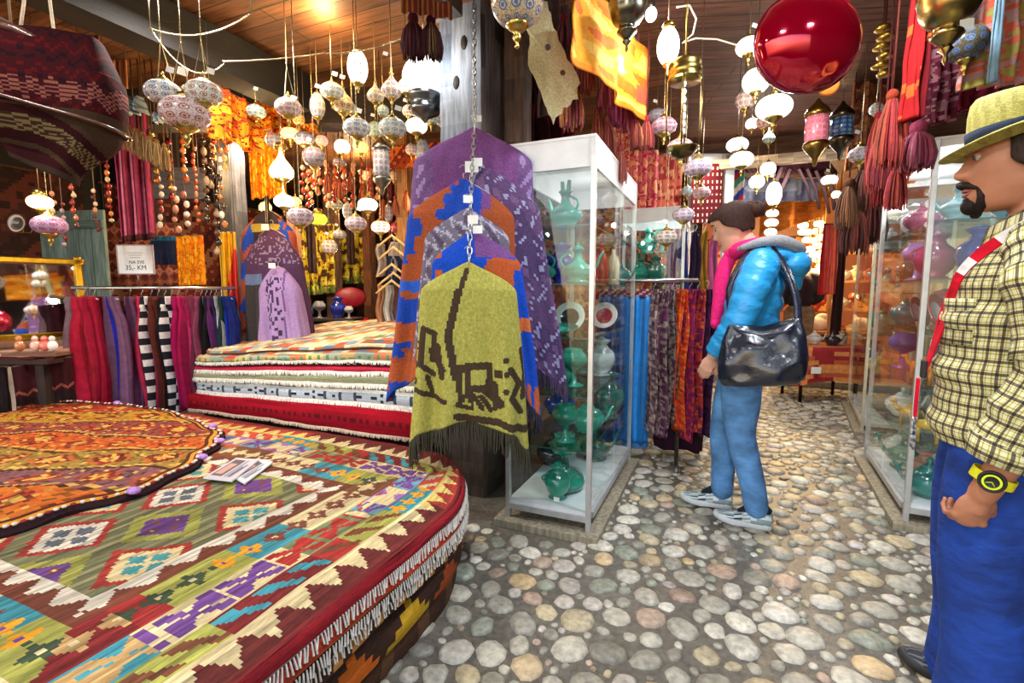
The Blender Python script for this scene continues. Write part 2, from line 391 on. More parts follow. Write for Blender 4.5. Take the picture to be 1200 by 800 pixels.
o = beam('dark brown timber post beside the blue grey column, left of glass cabinet', (-1.135, 2.70, 0), (-1.135, 2.70, ZC), .12, .12, (104, 84, 74), 'wood', 'timber_post', False); o['category'] = 'post'
# posts deeper on the left
for (px, d, w_, col, lab) in ((279, 4.6, .16, (74, 76, 84), 'grey timber post left of the blue and orange poncho stand'),
                              (392, 6.3, .14, (96, 68, 48), 'brown timber post left of the red chair'),
                              (434, 6.6, .12, (100, 58, 30), 'warm brown post right of the red chair'),
                              (478, 5.0, .13, (150, 104, 54), 'orange lit post right of the wooden hangers'),
                              (188, 5.6, .14, (70, 50, 42), 'dark post behind the small white price sign')):
    p = at(px, 343, d); beam(lab, (p.x, p.y, 0), (p.x, p.y, ZC), w_, w_, col, 'wood', 'timber_post', False)
# ================================================================ rugs
CR=(222,202,152); DR=(112,28,32); RD=(170,42,40); BR=(104,58,40); LI=(158,160,74); TE=(52,140,158); PU=(104,62,138); LV=(150,104,176)
OR=(230,158,34); GN=(88,108,76); GY=(106,116,128); WHI=(226,218,200); DG=(52,72,52); SA=(186,150,96)
def seg(t, tab):
    for a, v in tab:
        if t < a: return v
    return tab[-1][1]
def streak(c, s, t, k=.3):
    n = noise.noise(Vector((s*70, t*3.2, 1.7)))+.6*noise.noise(Vector((s*150, t*7, 5.1)))
    return shade(c, 1+k*n)
def bowtie(ds, dt, R=.05):
    a = (ds+dt)*.707; b = (ds-dt)*.707
    lobe = abs(a) > abs(b)*.75-.004
    return abs(ds) < R and abs(dt) < R*1.28 and abs(ds) < .016+.85*abs(dt)
def border(e, t):
    """bands counted from the rug's edge inwards; t runs along that edge"""
    if e < .018: return DR
    if e < .115:
        return seg(t, ((1.45, CR), (9, (226, 200, 110)))) if e > .026+.080*(1-tri(t, .1)) else (seg(t, ((1.5, (98, 34, 34)), (9, (170, 50, 44)))))
    if e < .122: return BR
    if e < .212:
        bg, fg = seg(t, ((.45, (LI, BR)), (.7, (LI, BR)), (1.02, (DR, TE)), (1.13, (RD, BR)), (1.36, (LI, (116, 62, 40))), (1.62, (TE, OR)), (9, ((200, 70, 50), CR))))
        u = e-.122; ph = (t/.1) % 1.0
        if fg == OR:
            q = abs(u-.045)+abs((t % .075)-.0375)*1.0
            return OR if (abs(u-.045) < .014 and abs((t % .075)-.0375) < .03) or (abs((t % .075)-.0375) < .012 and abs(u-.045) < .034) else bg
        tt = (t+u*.9) % .11
        return fg if (tt < .055 and u > .008 and u < .082 and not (tt < .02 and u < .045)) else bg
    if e < .335:
        bg = seg(t, ((.60, TE), (1.02, CR), (1.32, (110, 124, 88)), (9, LV)))
        fg = seg(t, ((.60, SA), (.95, PU), (1.28, RD), (9, CR)))
        if 1.32 < t < 1.6 and e > .28: bg = (172, 60, 60) if noise.noise(Vector((e*60, t*20, 0))) > 0 else LV
        if bg == LV and int(t/.155) % 2 == 0: bg = (96, 150, 176); fg = PU
        ds = e-.272; dt = ((t-.015) % .155)-.0775
        if bowtie(ds, dt, .056):
            if abs(ds+dt*.3) < .006 and abs(dt) > .012 and fg != CR: return bg
            return fg
        return bg
    if e < .475:
        bg = seg(t, ((.62, (128, 32, 36)), (.70, (160, 40, 40)), (.94, LI), (1.14, TE), (1.44, CR), (1.7, (116, 70, 42)), (9, (196, 100, 62))))
        fg = seg(t, ((.62, SA), (.78, DG), (.86, DG), (1.03, OR), (1.44, (118, 62, 52)), (1.7, CR), (9, TE)))
        ds = e-.41; dt = ((t-.044) % .0885)-.044; r = math.hypot(ds, dt); an = math.atan2(ds, dt)
        if r < .009: return CR if fg != OR else PU
        if r < .033*(1+.26*math.cos(4*an)): return fg
        return bg
    if e < .484: return BR
    return None
def topcol(s, t):
    s = round(s/.006)*.006; t = round(t/.006)*.006
    e = min(s, t-.08, 1.98-t)
    al = t if (s <= e+1e-6) else s+.35
    c = border(e, al)
    if c is None:
        if e < .565:
            c = WHI if e > .492+.066*(1-tri(al, .115)) and e > .5 else (112, 56, 42)
        else:
            i0 = round((s-.62)/.2); best = 9; bi = 0; bd = (0, 0)
            for i in (i0-1, i0, i0+1):
                si = .62+.2*i; off = .80 if i % 2 == 0 else .97
                k = round((t-off)/.34); tk = off+.34*k
                m_ = abs(s-si)/.2+abs(t-tk)/.17
                if m_ < best: best = m_; bi = i; bd = ((s-si)/.2, (t-tk)/.17); bk = k
            a = bd[0]+bd[1]; b = bd[0]-bd[1]; kind = bi % 3
            mm = max(abs(a), abs(b))
            if mm < .50:
                if kind == 2: c = WHI if (abs(a) < .07 or abs(b) < .07 or mm > .42) else (92, 104, 118)
                elif kind == 1:
                    c = PU
                    if abs(abs(a)-.24) < .09 and abs(abs(b)-.24) < .09: c = (128, 68, 44)
                    if abs(abs(a)-.24) < .03 and abs(abs(b)-.24) < .03: c = CR
                else: c = CR if (abs(a) < .06 or abs(b) < .06 or mm > .4) else (64, 150, 156)
            elif mm < .62: c = {2: WHI, 1: LI, 0: (226, 206, 150)}[kind]
            elif mm < .80: c = (164, 48, 44) if kind != 1 else LI
            else: c = (104, 112, 80) if int((s*1.0+9)/.018) % 3 else (150, 140, 100)
    c = shade(mixc(c, (140, 116, 90), .14), .94)
    return streak(c, s, t)
def warp(s, t, r, w_, l_):
    """round the corner at s=0 (right edge), t=l_ (back edge)"""
    a = (r-s)/r; b = (t-(l_-r))/r
    if a <= 0 or b <= 0: return s, t
    A = a*math.sqrt(1-b*b/2); B = b*math.sqrt(1-a*a/2)
    return r-A*r, (l_-r)+B*r
def sag(x, y): return .012*noise.noise(Vector((x*1.7, y*1.7, 0)))+.006*noise.noise(Vector((x*5, y*5, 3)))
# --- near stack: right edge x=-.87, back edge y~2.0, built from the floor up
PX, PY0, PY1 = -.885, .02, 2.04
stackgrp = None
def rug_layer(name, label, zt, th, off, sidecol, topf, r=.66, fringe=None, ns=40, nt_=60, mat='kilim', cell=None, wid=3.9, ztf=None, yoff=0, cat='rug'):
    mb = MB(); l_ = PY1-PY0; x0_ = PX+off
    if cell: ns, nt_ = int(wid/cell), int(l_/cell)
    svals = [wid*(i/ns)**(1.0 if cell else 1.35) for i in range(ns+1)]
    P = []
    for j in range(nt_+1):
        row = []
        for s in svals:
            t0 = l_*j/nt_; s2, t2 = warp(s, t0, r, wid, l_)
            x = x0_-s2; y = PY0+t2+yoff*0
            edge = min(s2, l_-t2)
            z = zt+sag(x, y)*1.0-(.016*(1-smooth(0, .09, edge)))
            row.append((x, y, z))
        P.append(row)
    mb.grid(P, lambda i, j: topf((svals[i]+svals[i+1])/2 if i+1 < len(svals) else svals[i], PY0+l_*(j+.5)/nt_), flip=True)
    # skirt: down the right and back edges, then a closed underside
    edge = [Vector(P[j][0]) for j in range(nt_+1)]+[Vector(P[nt_][i]) for i in range(1, len(svals))]
    nb = 4; S = []
    for k in range(nb+1):
        row = []
        for q, p in enumerate(edge):
            if q == 0: d = Vector((1, 0, 0))
            else: d = (edge[min(q+1, len(edge)-1)]-edge[max(q-1, 0)]); d = Vector((d.y, -d.x, 0)).normalized()
            f_ = k/nb; wv = .008*noise.noise(Vector((p.x*6, p.y*6, f_*2+zt*10)))
            bul = .014*math.sin(PI*f_)
            row.append(p+d*(bul+wv)+Vector((0, 0, -th*f_-.006*math.sin(p.y*7+zt*30)*f_)))
        S.append(row)
    L_ = [0]
    for a, b_ in zip(edge, edge[1:]): L_.append(L_[-1]+(b_-a).length)
    mb.grid(S, lambda i, j: streak(sidecol(L_[i], (j+.5)/nb), (j+.5)*.02, L_[i]), flip=False)
    b = len(mb.v); last = S[-1]
    mb.v.extend([tuple(p) for p in last]); mb.v.extend([(x0_-wid, PY1, zt-th), (x0_-wid, PY0, zt-th)])
    mb.face(list(range(b, b+len(last)+2)), (60, 40, 34))
    o = mb.build(name, mat)
    tag(o, label, cat, 'rugs of the near stack')
    if fringe:
        z_f, col, ln, stp = fringe; fm = MB(col); d0 = 0; rr = random.Random(int(zt*999))
        for q in range(len(edge)-1):
            a, b_ = edge[q], edge[q+1]
            if (b_-a).length < 1e-6: continue
            if a.x < -2.6: continue
            while d0 < L_[q+1]:
                f_ = (d0-L_[q])/(L_[q+1]-L_[q]); p = a.lerp(b_, f_); dd = (b_-a).normalized(); nrm = Vector((dd.y, -dd.x, 0))
                zz = p.z-th*z_f; l1 = ln*rr.uniform(.7, 1.15); sk = dd*rr.uniform(-.012, .004)
                w2 = .0026
                A = Vector((p.x, p.y, zz))+nrm*.016; B = A+nrm*.006+sk+Vector((0, 0, -l1))
                k = len(fm.v); fm.v.extend([tuple(A-dd*w2), tuple(A+dd*w2), tuple(B+dd*w2*1.4), tuple(B-dd*w2*1.4), tuple(A+nrm*.004), tuple(B+nrm*.004)])
                fm.face((k, k+4, k+5, k+3)); fm.face((k+4, k+1, k+2, k+5)); fm.face((k, k+3, k+2, k+1))
                d0 += stp
        fm.build('fringe', 'thread', o)
    return o
plain = lambda c: (lambda s, t: c)
def side_top(L_, f_): return (150, 34, 42) if f_ < .72 else (196, 188, 180)
def side_or(L_, f_): return (176, 64, 40) if f_ < .5 else ((196, 92, 50) if f_ < .75 else (120, 50, 40))
def side_dk(L_, f_): return (196, 140, 80) if (.35 < f_ < .7 and int(L_/.045) % 2 == 0) else (74, 46, 38)
def side_tri(L_, f_):
    k = tri(L_, .26); q = int(L_/.26) % 3
    return ((206, 104, 34), (190, 150, 40), (170, 78, 38))[q] if f_ > 1-k else (64, 44, 36)
def side_low(L_, f_): return (80, 54, 42) if int(L_/.07) % 3 else (106, 76, 52)
rug_layer('kilim_rug', 'dark brown layer in place of the shadowed pallet, lowest in the near stack', .125, .12, -.04, side_low, plain((70, 48, 40)), r=.66)  # dark bottom layer stands in for the shadow at the pallet
rug_layer('kilim_rug', 'rug with orange and mustard triangles showing on its edge, near stack, second from the floor', .235, .11, -.012, side_tri, plain((90, 50, 40)))
rug_layer('kilim_rug', 'dark brown rug with small tan squares on its edge, middle of the near stack', .31, .07, .004, side_dk, plain((90, 50, 40)), fringe=(.05, (206, 198, 184), .028, .012))
rug_layer('kilim_rug', 'orange red striped rug just under the topmost kilim of the near stack', .365, .052, .004, side_or, plain((150, 50, 40)), fringe=(.6, (214, 208, 198), .03, .0105))
rug_layer('kilim_rug', 'large kilim with lozenges, bow ties and triangle border, top of the near stack', .42, .052, 0, side_top, topcol, fringe=(.62, (226, 220, 210), .034, .0105), cell=.0085, wid=2.3)
# the far left half of the top kilim lies under the round rug: a plain continuation of the stack
# --- round embroidered rug
def rrcol(u, v):             # u,v in -1..1 (radial frame), metres
    x, y = u, v; r = 1
    band = math.sin(x*2.2+y*5.2)
    n = noise.noise(Vector((x*3, y*6, 2)))
    c = (190, 84, 38)
    k = (-x*.38+y*.92+.07*noise.noise(Vector((x*2.2, y*2.2, 9))))/.24; kk = int(math.floor(k)); fr = k-kk
    c = ((196, 92, 36), (128, 60, 62), (186, 150, 44), (176, 58, 38), (206, 112, 40), (118, 82, 96), (150, 132, 60))[kk % 7]
    if fr < .07: c = (64, 34, 26)
    elif .1 < fr < .16: c = (214, 180, 90)
    elif .2 < fr < .9:
        m_ = ((x+y*.5)/.26+kk*.5) % 1.0; d = abs(m_-.5)*2+abs(fr-.55)*1.9
        if d < .35: c = (214, 176, 80)
        elif d < .52: c = (150, 40, 34)
        elif d < .62: c = (84, 40, 30)
        elif d < .9: c = mixc(c, (200, 70, 30), .5)
    if noise.noise(Vector((x*38, y*38, 0))) > .22: c = shade(c, .62)
    if noise.noise(Vector((x*44, y*44, 7))) > .42: c = (222, 186, 96)
    return shade(mixc(c, (150, 80, 40), .22), .98+.2*noise.noise(Vector((x*90, y*90, 0))))
cx, cy_ = PX-2.56, .98; A_, B_ = 1.40, .93
rb = MB(); NR, NA = 70, 300; P = []
def rim(an, k):
    ex = 2/2.35; c_, s_ = math.cos(an), math.sin(an)
    wv = 1+.012*math.sin(an*9)+.01*math.sin(an*23)
    return (A_*k*wv*math.copysign(abs(c_)**ex, c_), B_*k*wv*math.copysign(abs(s_)**ex, s_))
for j in range(NR+1):
    k = 1-j/NR*.995; row = []
    for i in range(NA):
        x, y = rim(2*PI*i/NA, k)
        z = .448+.016*noise.noise(Vector((x*3.2, y*3.2, 0)))+.008*noise.noise(Vector((x*9, y*9, 0)))-.014*max(0, (k-.96)/.04)
        row.append((x, y, z+sag(x+cx, y+cy_)))
    P.append(row)
def rcl(i, j):
    k = 1-(j+.5)/NR*.995; x, y = rim(2*PI*(i+.5)/NA, k)
    if k > .975: return (44, 24, 30)
    if k > .955: return (206, 140, 50)
    if k > .94: return (80, 40, 26)
    return rrcol(x, y)
rb.grid(P, rcl, closeu=True)
S = [[(P[0][i][0]*1.002, P[0][i][1]*1.002, P[0][i][2]-dz) for i in range(NA)] for dz in (0, .022)]
rb.grid(S, (44, 24, 30), closeu=True, flip=True)
o = rb.build('round_rug', 'kilim', loc=(cx, cy_, 0)); tag(o, 'round orange embroidered rug with dark edging laid over the near stack', 'rug')
st = MB((230, 210, 190))
for i in range(0, 300):
    a = 2*PI*i/300; x, y = rim(a, .985); z = .448+sag(x+cx, y+cy_)+.002
    st.ell((x, y, z), (.009, .009, .006), 6, 4, (232, 214, 196) if i % 3 else (150, 40, 50))
for a in (.05, .42, .68, 1.0, 5.9, 5.55, 1.75): x, y = rim(a, 1.0); pom = MB((190, 140, 214)); pom.ell((x, y, .452), (.028, .022, .014), 10, 6); pom.build('pompon', 'wool', o)
st.build('edge_stitching', 'thread', o)['kind'] = 'stuff'
# --- booklet left on the kilim
def booklet(label, corners, z, cov, th=.006):
    mb = MB(); q = [ground(px, py, z) for px, py in corners]
    mbv = [tuple(p) for p in q]+[(p.x, p.y, z-th) for p in q]; mb.v.extend(mbv)
    mb.face((0, 1, 2, 3)[::-1], cov, [(0, 0)]*4)
    for k in range(4): mb.face((k, (k+1) % 4, 4+(k+1) % 4, 4+k), (228, 228, 226))
    o = mb.build('booklet', 'paper', smooth=False); tag(o, label, 'booklet', 'booklets on the kilim')
    c = sum(q, Vector())/4; e1 = q[1]-q[0]; e2 = q[3]-q[0]; pm = MB()
    for (a0, a1, b0, b1, col) in ((.12, .9, .1, .48, (96, 84, 88)), (.2, .7, .15, .4, (196, 150, 140)), (.12, .9, .56, .62, (150, 150, 160)), (.12, .6, .68, .71, (90, 90, 100)), (.12, .7, .75, .78, (90, 90, 100))):
        k = len(pm.v); dz = .0008+.0005*len(pm.f)
        for (a, b_) in ((a0, b0), (a1, b0), (a1, b1), (a0, b1)): p = q[0]+e1*a+e2*b_; pm.v.append((p.x, p.y, z+dz))
        pm.face((k, k+1, k+2, k+3), col)
    pm.build('cover_print', 'paper', o, smooth=False)
booklet('thin white booklet with a photo cover, underneath on the kilim', [(268, 556), (302, 537), (320, 541), (287, 566)], .438, (210, 212, 220))
booklet('thin grey white booklet with a dark photo cover, upper one lying on the kilim', [(238, 559), (277, 536), (304, 538), (272, 563)], .446, (196, 190, 198))
# --- middle stack
MX0, MX1, MY0, MY1 = -3.82, -1.56, 2.35, 3.75
mt_cache = {}
def mz(x, y, f_):            # f_ 0..1 up the stack
    top = lerp(.76, .885, smooth(0, 1, (x-MX0)/(MX1-MX0)*1.1)) + (y-MY0)/(MY1-MY0)*.15
    bot = .29
    return lerp(bot, top, f_)+.010*noise.noise(Vector((x*2.1, y*1.5, f_*3)))+.006*noise.noise(Vector((x*7, y*5, f_*9)))
def mid_rug(label, f0, f1, inset, side, topf, fringecol=None, fl=.03, name='kilim_rug', group='rugs of the middle stack'):
    mb = MB(); ni, nj = 90, 20; x0_, x1_ = MX0+inset, MX1; y0_ = MY0+inset*.5; P = []
    for j in range(nj+1):
        row = []
        for i in range(ni+1):
            u = i/ni; v = j/nj; x = lerp(x0_, x1_, u); y = lerp(y0_, MY1, v)
            r = .12; 
            if x < x0_+r and y < y0_+r:
                a = (x0_+r-x)/r; b_ = (y0_+r-y)/r; x = x0_+r-a*math.sqrt(1-b_*b_/2)*r; y = y0_+r-b_*math.sqrt(1-a*a/2)*r
            e = min(x-x0_, y-y0_); row.append((x, y, mz(x, y, f1)-.010*(1-smooth(0, .06, e))))
        P.append(row)
    mb.grid(P, lambda i, j: topf(i/ni*(x1_-x0_), j/nj*(MY1-y0_)))
    edge = [Vector(P[j][0]) for j in range(nj, -1, -1)]+[Vector(P[0][i]) for i in range(1, ni+1)]+[Vector(P[j][ni]) for j in range(1, nj+1)]
    L_ = [0]
    for a, b_ in zip(edge, edge[1:]): L_.append(L_[-1]+(b_-a).length)
    nb = 5; S = []
    for k in range(nb+1):
        row = []
        for q, p in enumerate(edge):
            d = edge[min(q+1, len(edge)-1)]-edge[max(q-1, 0)]; d = Vector((d.y, -d.x, 0)).normalized(); f_ = k/nb
            zb = mz(p.x, p.y, f0)
            row.append(Vector((p.x, p.y, lerp(p.z, zb, f_)))+d*(.012*math.sin(PI*f_)+.010*noise.noise(Vector((p.x*5, p.y*5, f1*20)))))
        S.append(row)
    mb.grid(S, lambda i, j: streak(side(L_[i], 1-(j+.5)/nb), (j+.5)*.02, L_[i]*.5, .2))
    o = mb.build(name, 'kilimx'); tag(o, label, 'rug', group)
    if fringecol:
        fm = MB(fringecol); rr = random.Random(int(f0*999)); step = .0085; d0 = 0
        for q in range(len(edge)-1):
            a, b_ = S[nb][q], S[nb][q+1]
            dd = (b_-a).normalized(); nrm = Vector((dd.y, -dd.x, 0))
            while d0 < L_[q+1]:
                f_ = (d0-L_[q])/(L_[q+1]-L_[q]+1e-9); p = Vector(a).lerp(b_, f_); l1 = fl*rr.uniform(.6, 1.15); w2 = .0042
                A = p+nrm*.008+Vector((0, 0, fl*.35)); B = p+nrm*.016+dd*rr.uniform(-.008, .008)+Vector((0, 0, -l1*.8)); M_ = A.lerp(B, .5)+nrm*.006; k = len(fm.v)
                fm.v.extend([tuple(A-dd*w2), tuple(A+dd*w2), tuple(M_+dd*w2*1.2), tuple(M_-dd*w2*1.2), tuple(B+dd*w2*.8), tuple(B-dd*w2*.8)])
                fm.face((k, k+1, k+2, k+3)); fm.face((k+3, k+2, k+4, k+5)); d0 += step
        fm.build('fringe', 'thread', o)
    return o
def faded(s, t):
    s = round(s/.02)*.02; t = round(t/.02)*.02
    a = (s/.30+t/.24) % 1.0; b = (s/.30-t/.24) % 1.0; k = (int(math.floor(s/.30+t/.24))*3+int(math.floor(s/.30-t/.24))*5) % 6
    c = ((226, 206, 160), (206, 138, 84), (150, 168, 176), (214, 178, 96), (190, 110, 76), (140, 150, 110))[k]
    if abs(a-.5) < .16 and abs(b-.5) < .16: c = ((206, 90, 60), (236, 222, 186), (110, 130, 150))[(k+1) % 3]
    elif a < .1 or b < .1: c = (236, 224, 190)
    return streak(c, t, s, .2)
mid_rug('dark brown rug at the bottom of the middle stack', .0, .10, .06, lambda l, f: (70, 42, 34) if f < .6 else (176, 84, 44), plain((80, 50, 40)))
mid_rug('bright red rug with pale fringe, lowest clearly seen in the middle stack', .06, .33, .0, lambda l, f: (110, 24, 30) if .45 < f < .55 and int(l/.03) % 2 else (172, 20, 38), plain((172, 20, 38)), (222, 196, 170), .022)
def blu(l, f):
    if f < .10 or f > .88: return (226, 226, 216)
    if .14 < f < .18 or .80 < f < .84: return (50, 54, 64)
    d = abs(((l/.062) % 1)-.5)*2; g = abs(f-.5)*2.6
    if d+g < .55: return (46, 54, 68) if d+g > .25 else (196, 206, 212)
    if d > .86: return (70, 84, 100)
    return (196, 208, 216)
mid_rug('white rug with blue grey medallions on its edge and shaggy white fringe, middle stack', .34, .52, .08, blu, plain((206, 212, 212)), (240, 234, 222), .042)
mid_rug('thin dark rug with cream dots above the blue patterned rug, middle stack', .52, .56, .09, lambda l, f: (232, 226, 206) if int(l/.03) % 3 == 0 else (74, 64, 58), plain((206, 212, 212)))
mid_rug('olive grey green rug with white fringe, middle stack', .56, .68, .06, lambda l, f: (150, 154, 118) if f > .4 else (170, 172, 142), plain((160, 160, 130)), (236, 232, 216), .03)
mid_rug('raspberry red rug with thick white fringe, middle stack', .69, .77, .07, lambda l, f: (190, 44, 66), plain((190, 44, 66)), (240, 236, 226), .03)
mid_rug('black rug with small white dots, upper part of the middle stack', .77, .815, .09, lambda l, f: (220, 210, 200) if int(l/.022) % 3 == 0 and .3 < f < .7 else (50, 30, 36), plain((190, 44, 66)))
def pastel(l, f):
    k = int(l/.14) % 5; c = ((206, 170, 120), (150, 166, 150), (214, 130, 90), (222, 196, 120), (176, 180, 160))[k]
    if f < .2: return (216, 216, 200)
    return (110, 150, 100) if tri(l, .07) > .3+f*.8 else c
mid_rug('pastel kilim with green triangles on its edge, second from the top of the middle stack', .815, .93, .08, pastel, faded, (220, 220, 206), .02)
mid_rug('faded cream and orange kilim spread on top of the middle stack', .93, 1.0, .16, lambda l, f: (112, 76, 54) if f < .45 else faded(l, 0), faded)
# low pallet below the middle stack
pl = thing('pallet', 'dark low wooden pallet under the middle rug stack', 'pallet')
for k in range(5):
    mb = MB((44, 34, 30)); mb.box((MX0+.35+k*.45, (MY0+MY1)/2, .20), (.3, 1.15, .04)); mb.build('board', 'woody', pl, smooth=False, bevel=.004)
for yy in (MY0+.2, (MY0+MY1)/2, MY1-.2):
    mb = MB((40, 30, 26)); mb.box(((MX0+MX1)/2, yy, .09), (2.1, .12, .18)); mb.build('bearer', 'woodx', pl, smooth=False, bevel=.004)
mb = MB((48, 36, 30)); mb.box(((MX0+MX1)/2+.02, (MY0+MY1)/2, .25), (2.1, 1.2, .07)); mb.build('folded_rug', 'cloth', pl, smooth=False, bevel=.02)
# ================================================================ glass cabinets
ALU = (206, 208, 210)
def cabinet(label, x0, y0, x1, y1, h, shelves, head=.12, rz=0, plinth=True, loc=None, lit=True, postc=ALU, headc=(232, 234, 236)):
    """corner (x0,y0) is the origin; room-aligned footprint before rz"""
    w_, d_ = x1-x0, y1-y0
    t = thing('glass_cabinet', label, 'cabinet', (x0, y0, 0), rz)
    ps = .024; zb = .135
    for (x, y) in ((0, 0), (w_, 0), (w_, d_), (0, d_)):
        mb = MB(postc); mb.box((x, y, h/2+.02), (ps, ps, h-.04)); mb.build('corner_post', 'alu', t, smooth=False, bevel=.002)
    if plinth:
        mb = MB((150, 140, 118)); mb.box((w_/2, d_/2, .02), (w_+.12, d_+.12, .04)); mb.build('plinth', 'wood', t, smooth=False, bevel=.003)
    mb = MB((222, 224, 226)); mb.box((w_/2, d_/2, zb-.012), (w_, d_, .024)); mb.build('base_board', 'paint', t, smooth=False, bevel=.001)
    mb = MB(postc)
    for (cx_, cy2, a, b) in ((w_/2, 0, w_, ps), (w_/2, d_, w_, ps), (0, d_/2, ps, d_), (w_, d_/2, ps, d_)):
        mb.box((cx_, cy2, zb-.035), (a*.99, b*.9, .03))
    mb.build('bottom_rail', 'alu', t, smooth=False)
    mb = MB(headc)
    for (cx_, cy2, a, b) in ((w_/2, 0, w_, .016), (w_/2, d_, w_, .016), (0, d_/2, .016, d_), (w_, d_/2, .016, d_)):
        mb.box((cx_, cy2, h-head/2), (a, b, head))
    mb.build('header_panel', 'paint', t, smooth=False)
    mb = MB(headc); mb.box((w_/2, d_/2, h+.004), (w_+.02, d_+.02, .014)); mb.build('top_board', 'paint', t, smooth=False, bevel=.002)
    for (cx_, cy2, a, b) in ((w_/2, -.004, w_-ps, .004), (w_/2, d_+.004, w_-ps, .004), (-.004, d_*.26, .004, d_*.5-ps), (w_+.004, d_*.26, .004, d_*.5-ps), (w_+.010, d_*.74, .004, d_*.5-ps), (-.010, d_*.74, .004, d_*.5-ps)):
        mb = MB(); mb.box((cx_, cy2, (zb+h-head)/2), (a, b, h-head-zb)); mb.build('glass_pane', 'glass', t, smooth=False)
    for z in shelves:
        mb = MB(); mb.box((w_/2, d_/2, z-.004), (w_-.03, d_-.03, .007)); mb.build('glass_shelf', 'shelfglass', t, smooth=False)
        mb = MB((60, 96, 90)); mb.box((w_/2, .016, z-.004), (w_-.03, .002, .007)); mb.box((w_-.016, d_/2, z-.004), (.002, d_-.03, .007)); mb.build('shelf_edge', 'paint', t, smooth=False)
    return t
TQ = (28, 140, 116); TQ2 = (50, 164, 142); TQ3 = (22, 108, 98); CB = (14, 16, 140)
def sc_(prof, h): return [(r*h, z*h) for r, z in prof]
EWER = [(.22, 0), (.30, .02), (.30, .06), (.20, .10), (.34, .20), (.40, .30), (.36, .40), (.20, .50), (.11, .60), (.09, .72), (.12, .80), (.16, .84), (.13, .86)]
POT = [(.30, 0), (.34, .03), (.30, .08), (.44, .2), (.52, .36), (.48, .52), (.34, .64), (.20, .70), (.21, .73), (.14, .80), (.05, .86), (.08, .92), (.04, 1.0), (0, 1.0)]
JAR = [(.24, 0), (.26, .03), (.18, .08), (.30, .22), (.36, .42), (.32, .60), (.18, .72), (.14, .80), (.22, .88), (.24, .92), (.10, .95), (.04, 1.0), (0, 1.0)]
GOB = [(.28, 0), (.30, .03), (.10, .10), (.07, .34), (.10, .44), (.30, .54), (.38, .68), (.34, .84), (.24, .94), (.26, 1.0), (.22, 1.0), (.20, .94)]
HOOK = [(.26, 0), (.34, .05), (.38, .14), (.34, .24), (.18, .33), (.09, .38), (.07, .60), (.10, .64), (.22, .68), (.27, .76), (.25, .86), (.16, .93), (.19, 1.0), (.14, 1.0)]
def pot(kind, label, p, h, col, rz=0, group=None, mat='ceramic'):
    h *= 1.12
    names = {'ewer': ('ceramic_ewer', 'ewer'), 'pot': ('teapot', 'teapot'), 'jar': ('ceramic_jar', 'jar'), 'gob': ('ceramic_goblet', 'goblet'), 'hook': ('tall_vase', 'vase'), 'twin': ('ceramic_ewer', 'ewer')}
    nm, cat = names[kind]; t = thing(nm, label, cat, p, rz, group)
    prof = {'ewer': EWER, 'pot': POT, 'jar': JAR, 'gob': GOB, 'hook': HOOK, 'twin': EWER}[kind]
    rr = random.Random(int(p[0]*1000+p[2]*77))
    mb = MB(col); mb.lathe(sc_(prof, h), 26, col=lambda j: shade(col, .82 if j % 4 == 1 else 1.0)); mb.build('body', mat, t)
    if kind in ('ewer', 'pot', 'jar', 'twin'):
        r0 = {'ewer': .32, 'pot': .46, 'jar': .30, 'twin': .3}[kind]*h; top = {'ewer': .78, 'pot': .6, 'jar': .7, 'twin': .72}[kind]*h; low = .28*h
        mb = MB(col); pts = []
        for k in range(11):
            a = PI*k/10; pts.append((-(r0*.35+math.sin(a)*h*.28)-.04*h, 0, lerp(low, top, k/10)+.03*h*math.sin(a)))
        mb.tube(pts, .028*h, 8); mb.build('handle', mat, t)
    if kind in ('ewer', 'pot', 'twin'):
        mb = MB(col); r0 = {'ewer': .30, 'pot': .42, 'twin': .30}[kind]*h
        pts = [(r0*.8, 0, .30*h), (r0+.10*h, 0, .36*h), (r0+.20*h, 0, .52*h), (r0+.24*h, 0, .68*h), (r0+.32*h, 0, .76*h)]
        mb.tube(pts, [.07*h, .055*h, .04*h, .03*h, .035*h], 8); mb.build('spout', mat, t)
    if kind == 'twin':
        mb = MB(col)
        mb.tube([(-.02*h, 0, .75*h), (-.10*h, 0, .9*h), (-.12*h, 0, 1.08*h)], [.06*h, .05*h, .045*h], 8); mb.tube([(.02*h, 0, .75*h), (.10*h, 0, .9*h), (.12*h, 0, 1.08*h)], [.06*h, .05*h, .045*h], 8); mb.build('neck', mat, t)
    if kind == 'ewer':
        mb = MB(col); mb.lathe([(.13*h, .85*h), (.10*h, .9*h), (.03*h, .94*h), (.045*h, .97*h), (0, 1.0*h)], 14); mb.build('lid', mat, t)
    return t
def tagcard(p, rz=0, s=.03, parent=None):
    mb = MB((240, 240, 236)); mb.box((0, 0, 0), (s, .002, s*.8), M=rotz(rz)); o = mb.build('price_tag', 'paper', parent, smooth=False, loc=p); return o
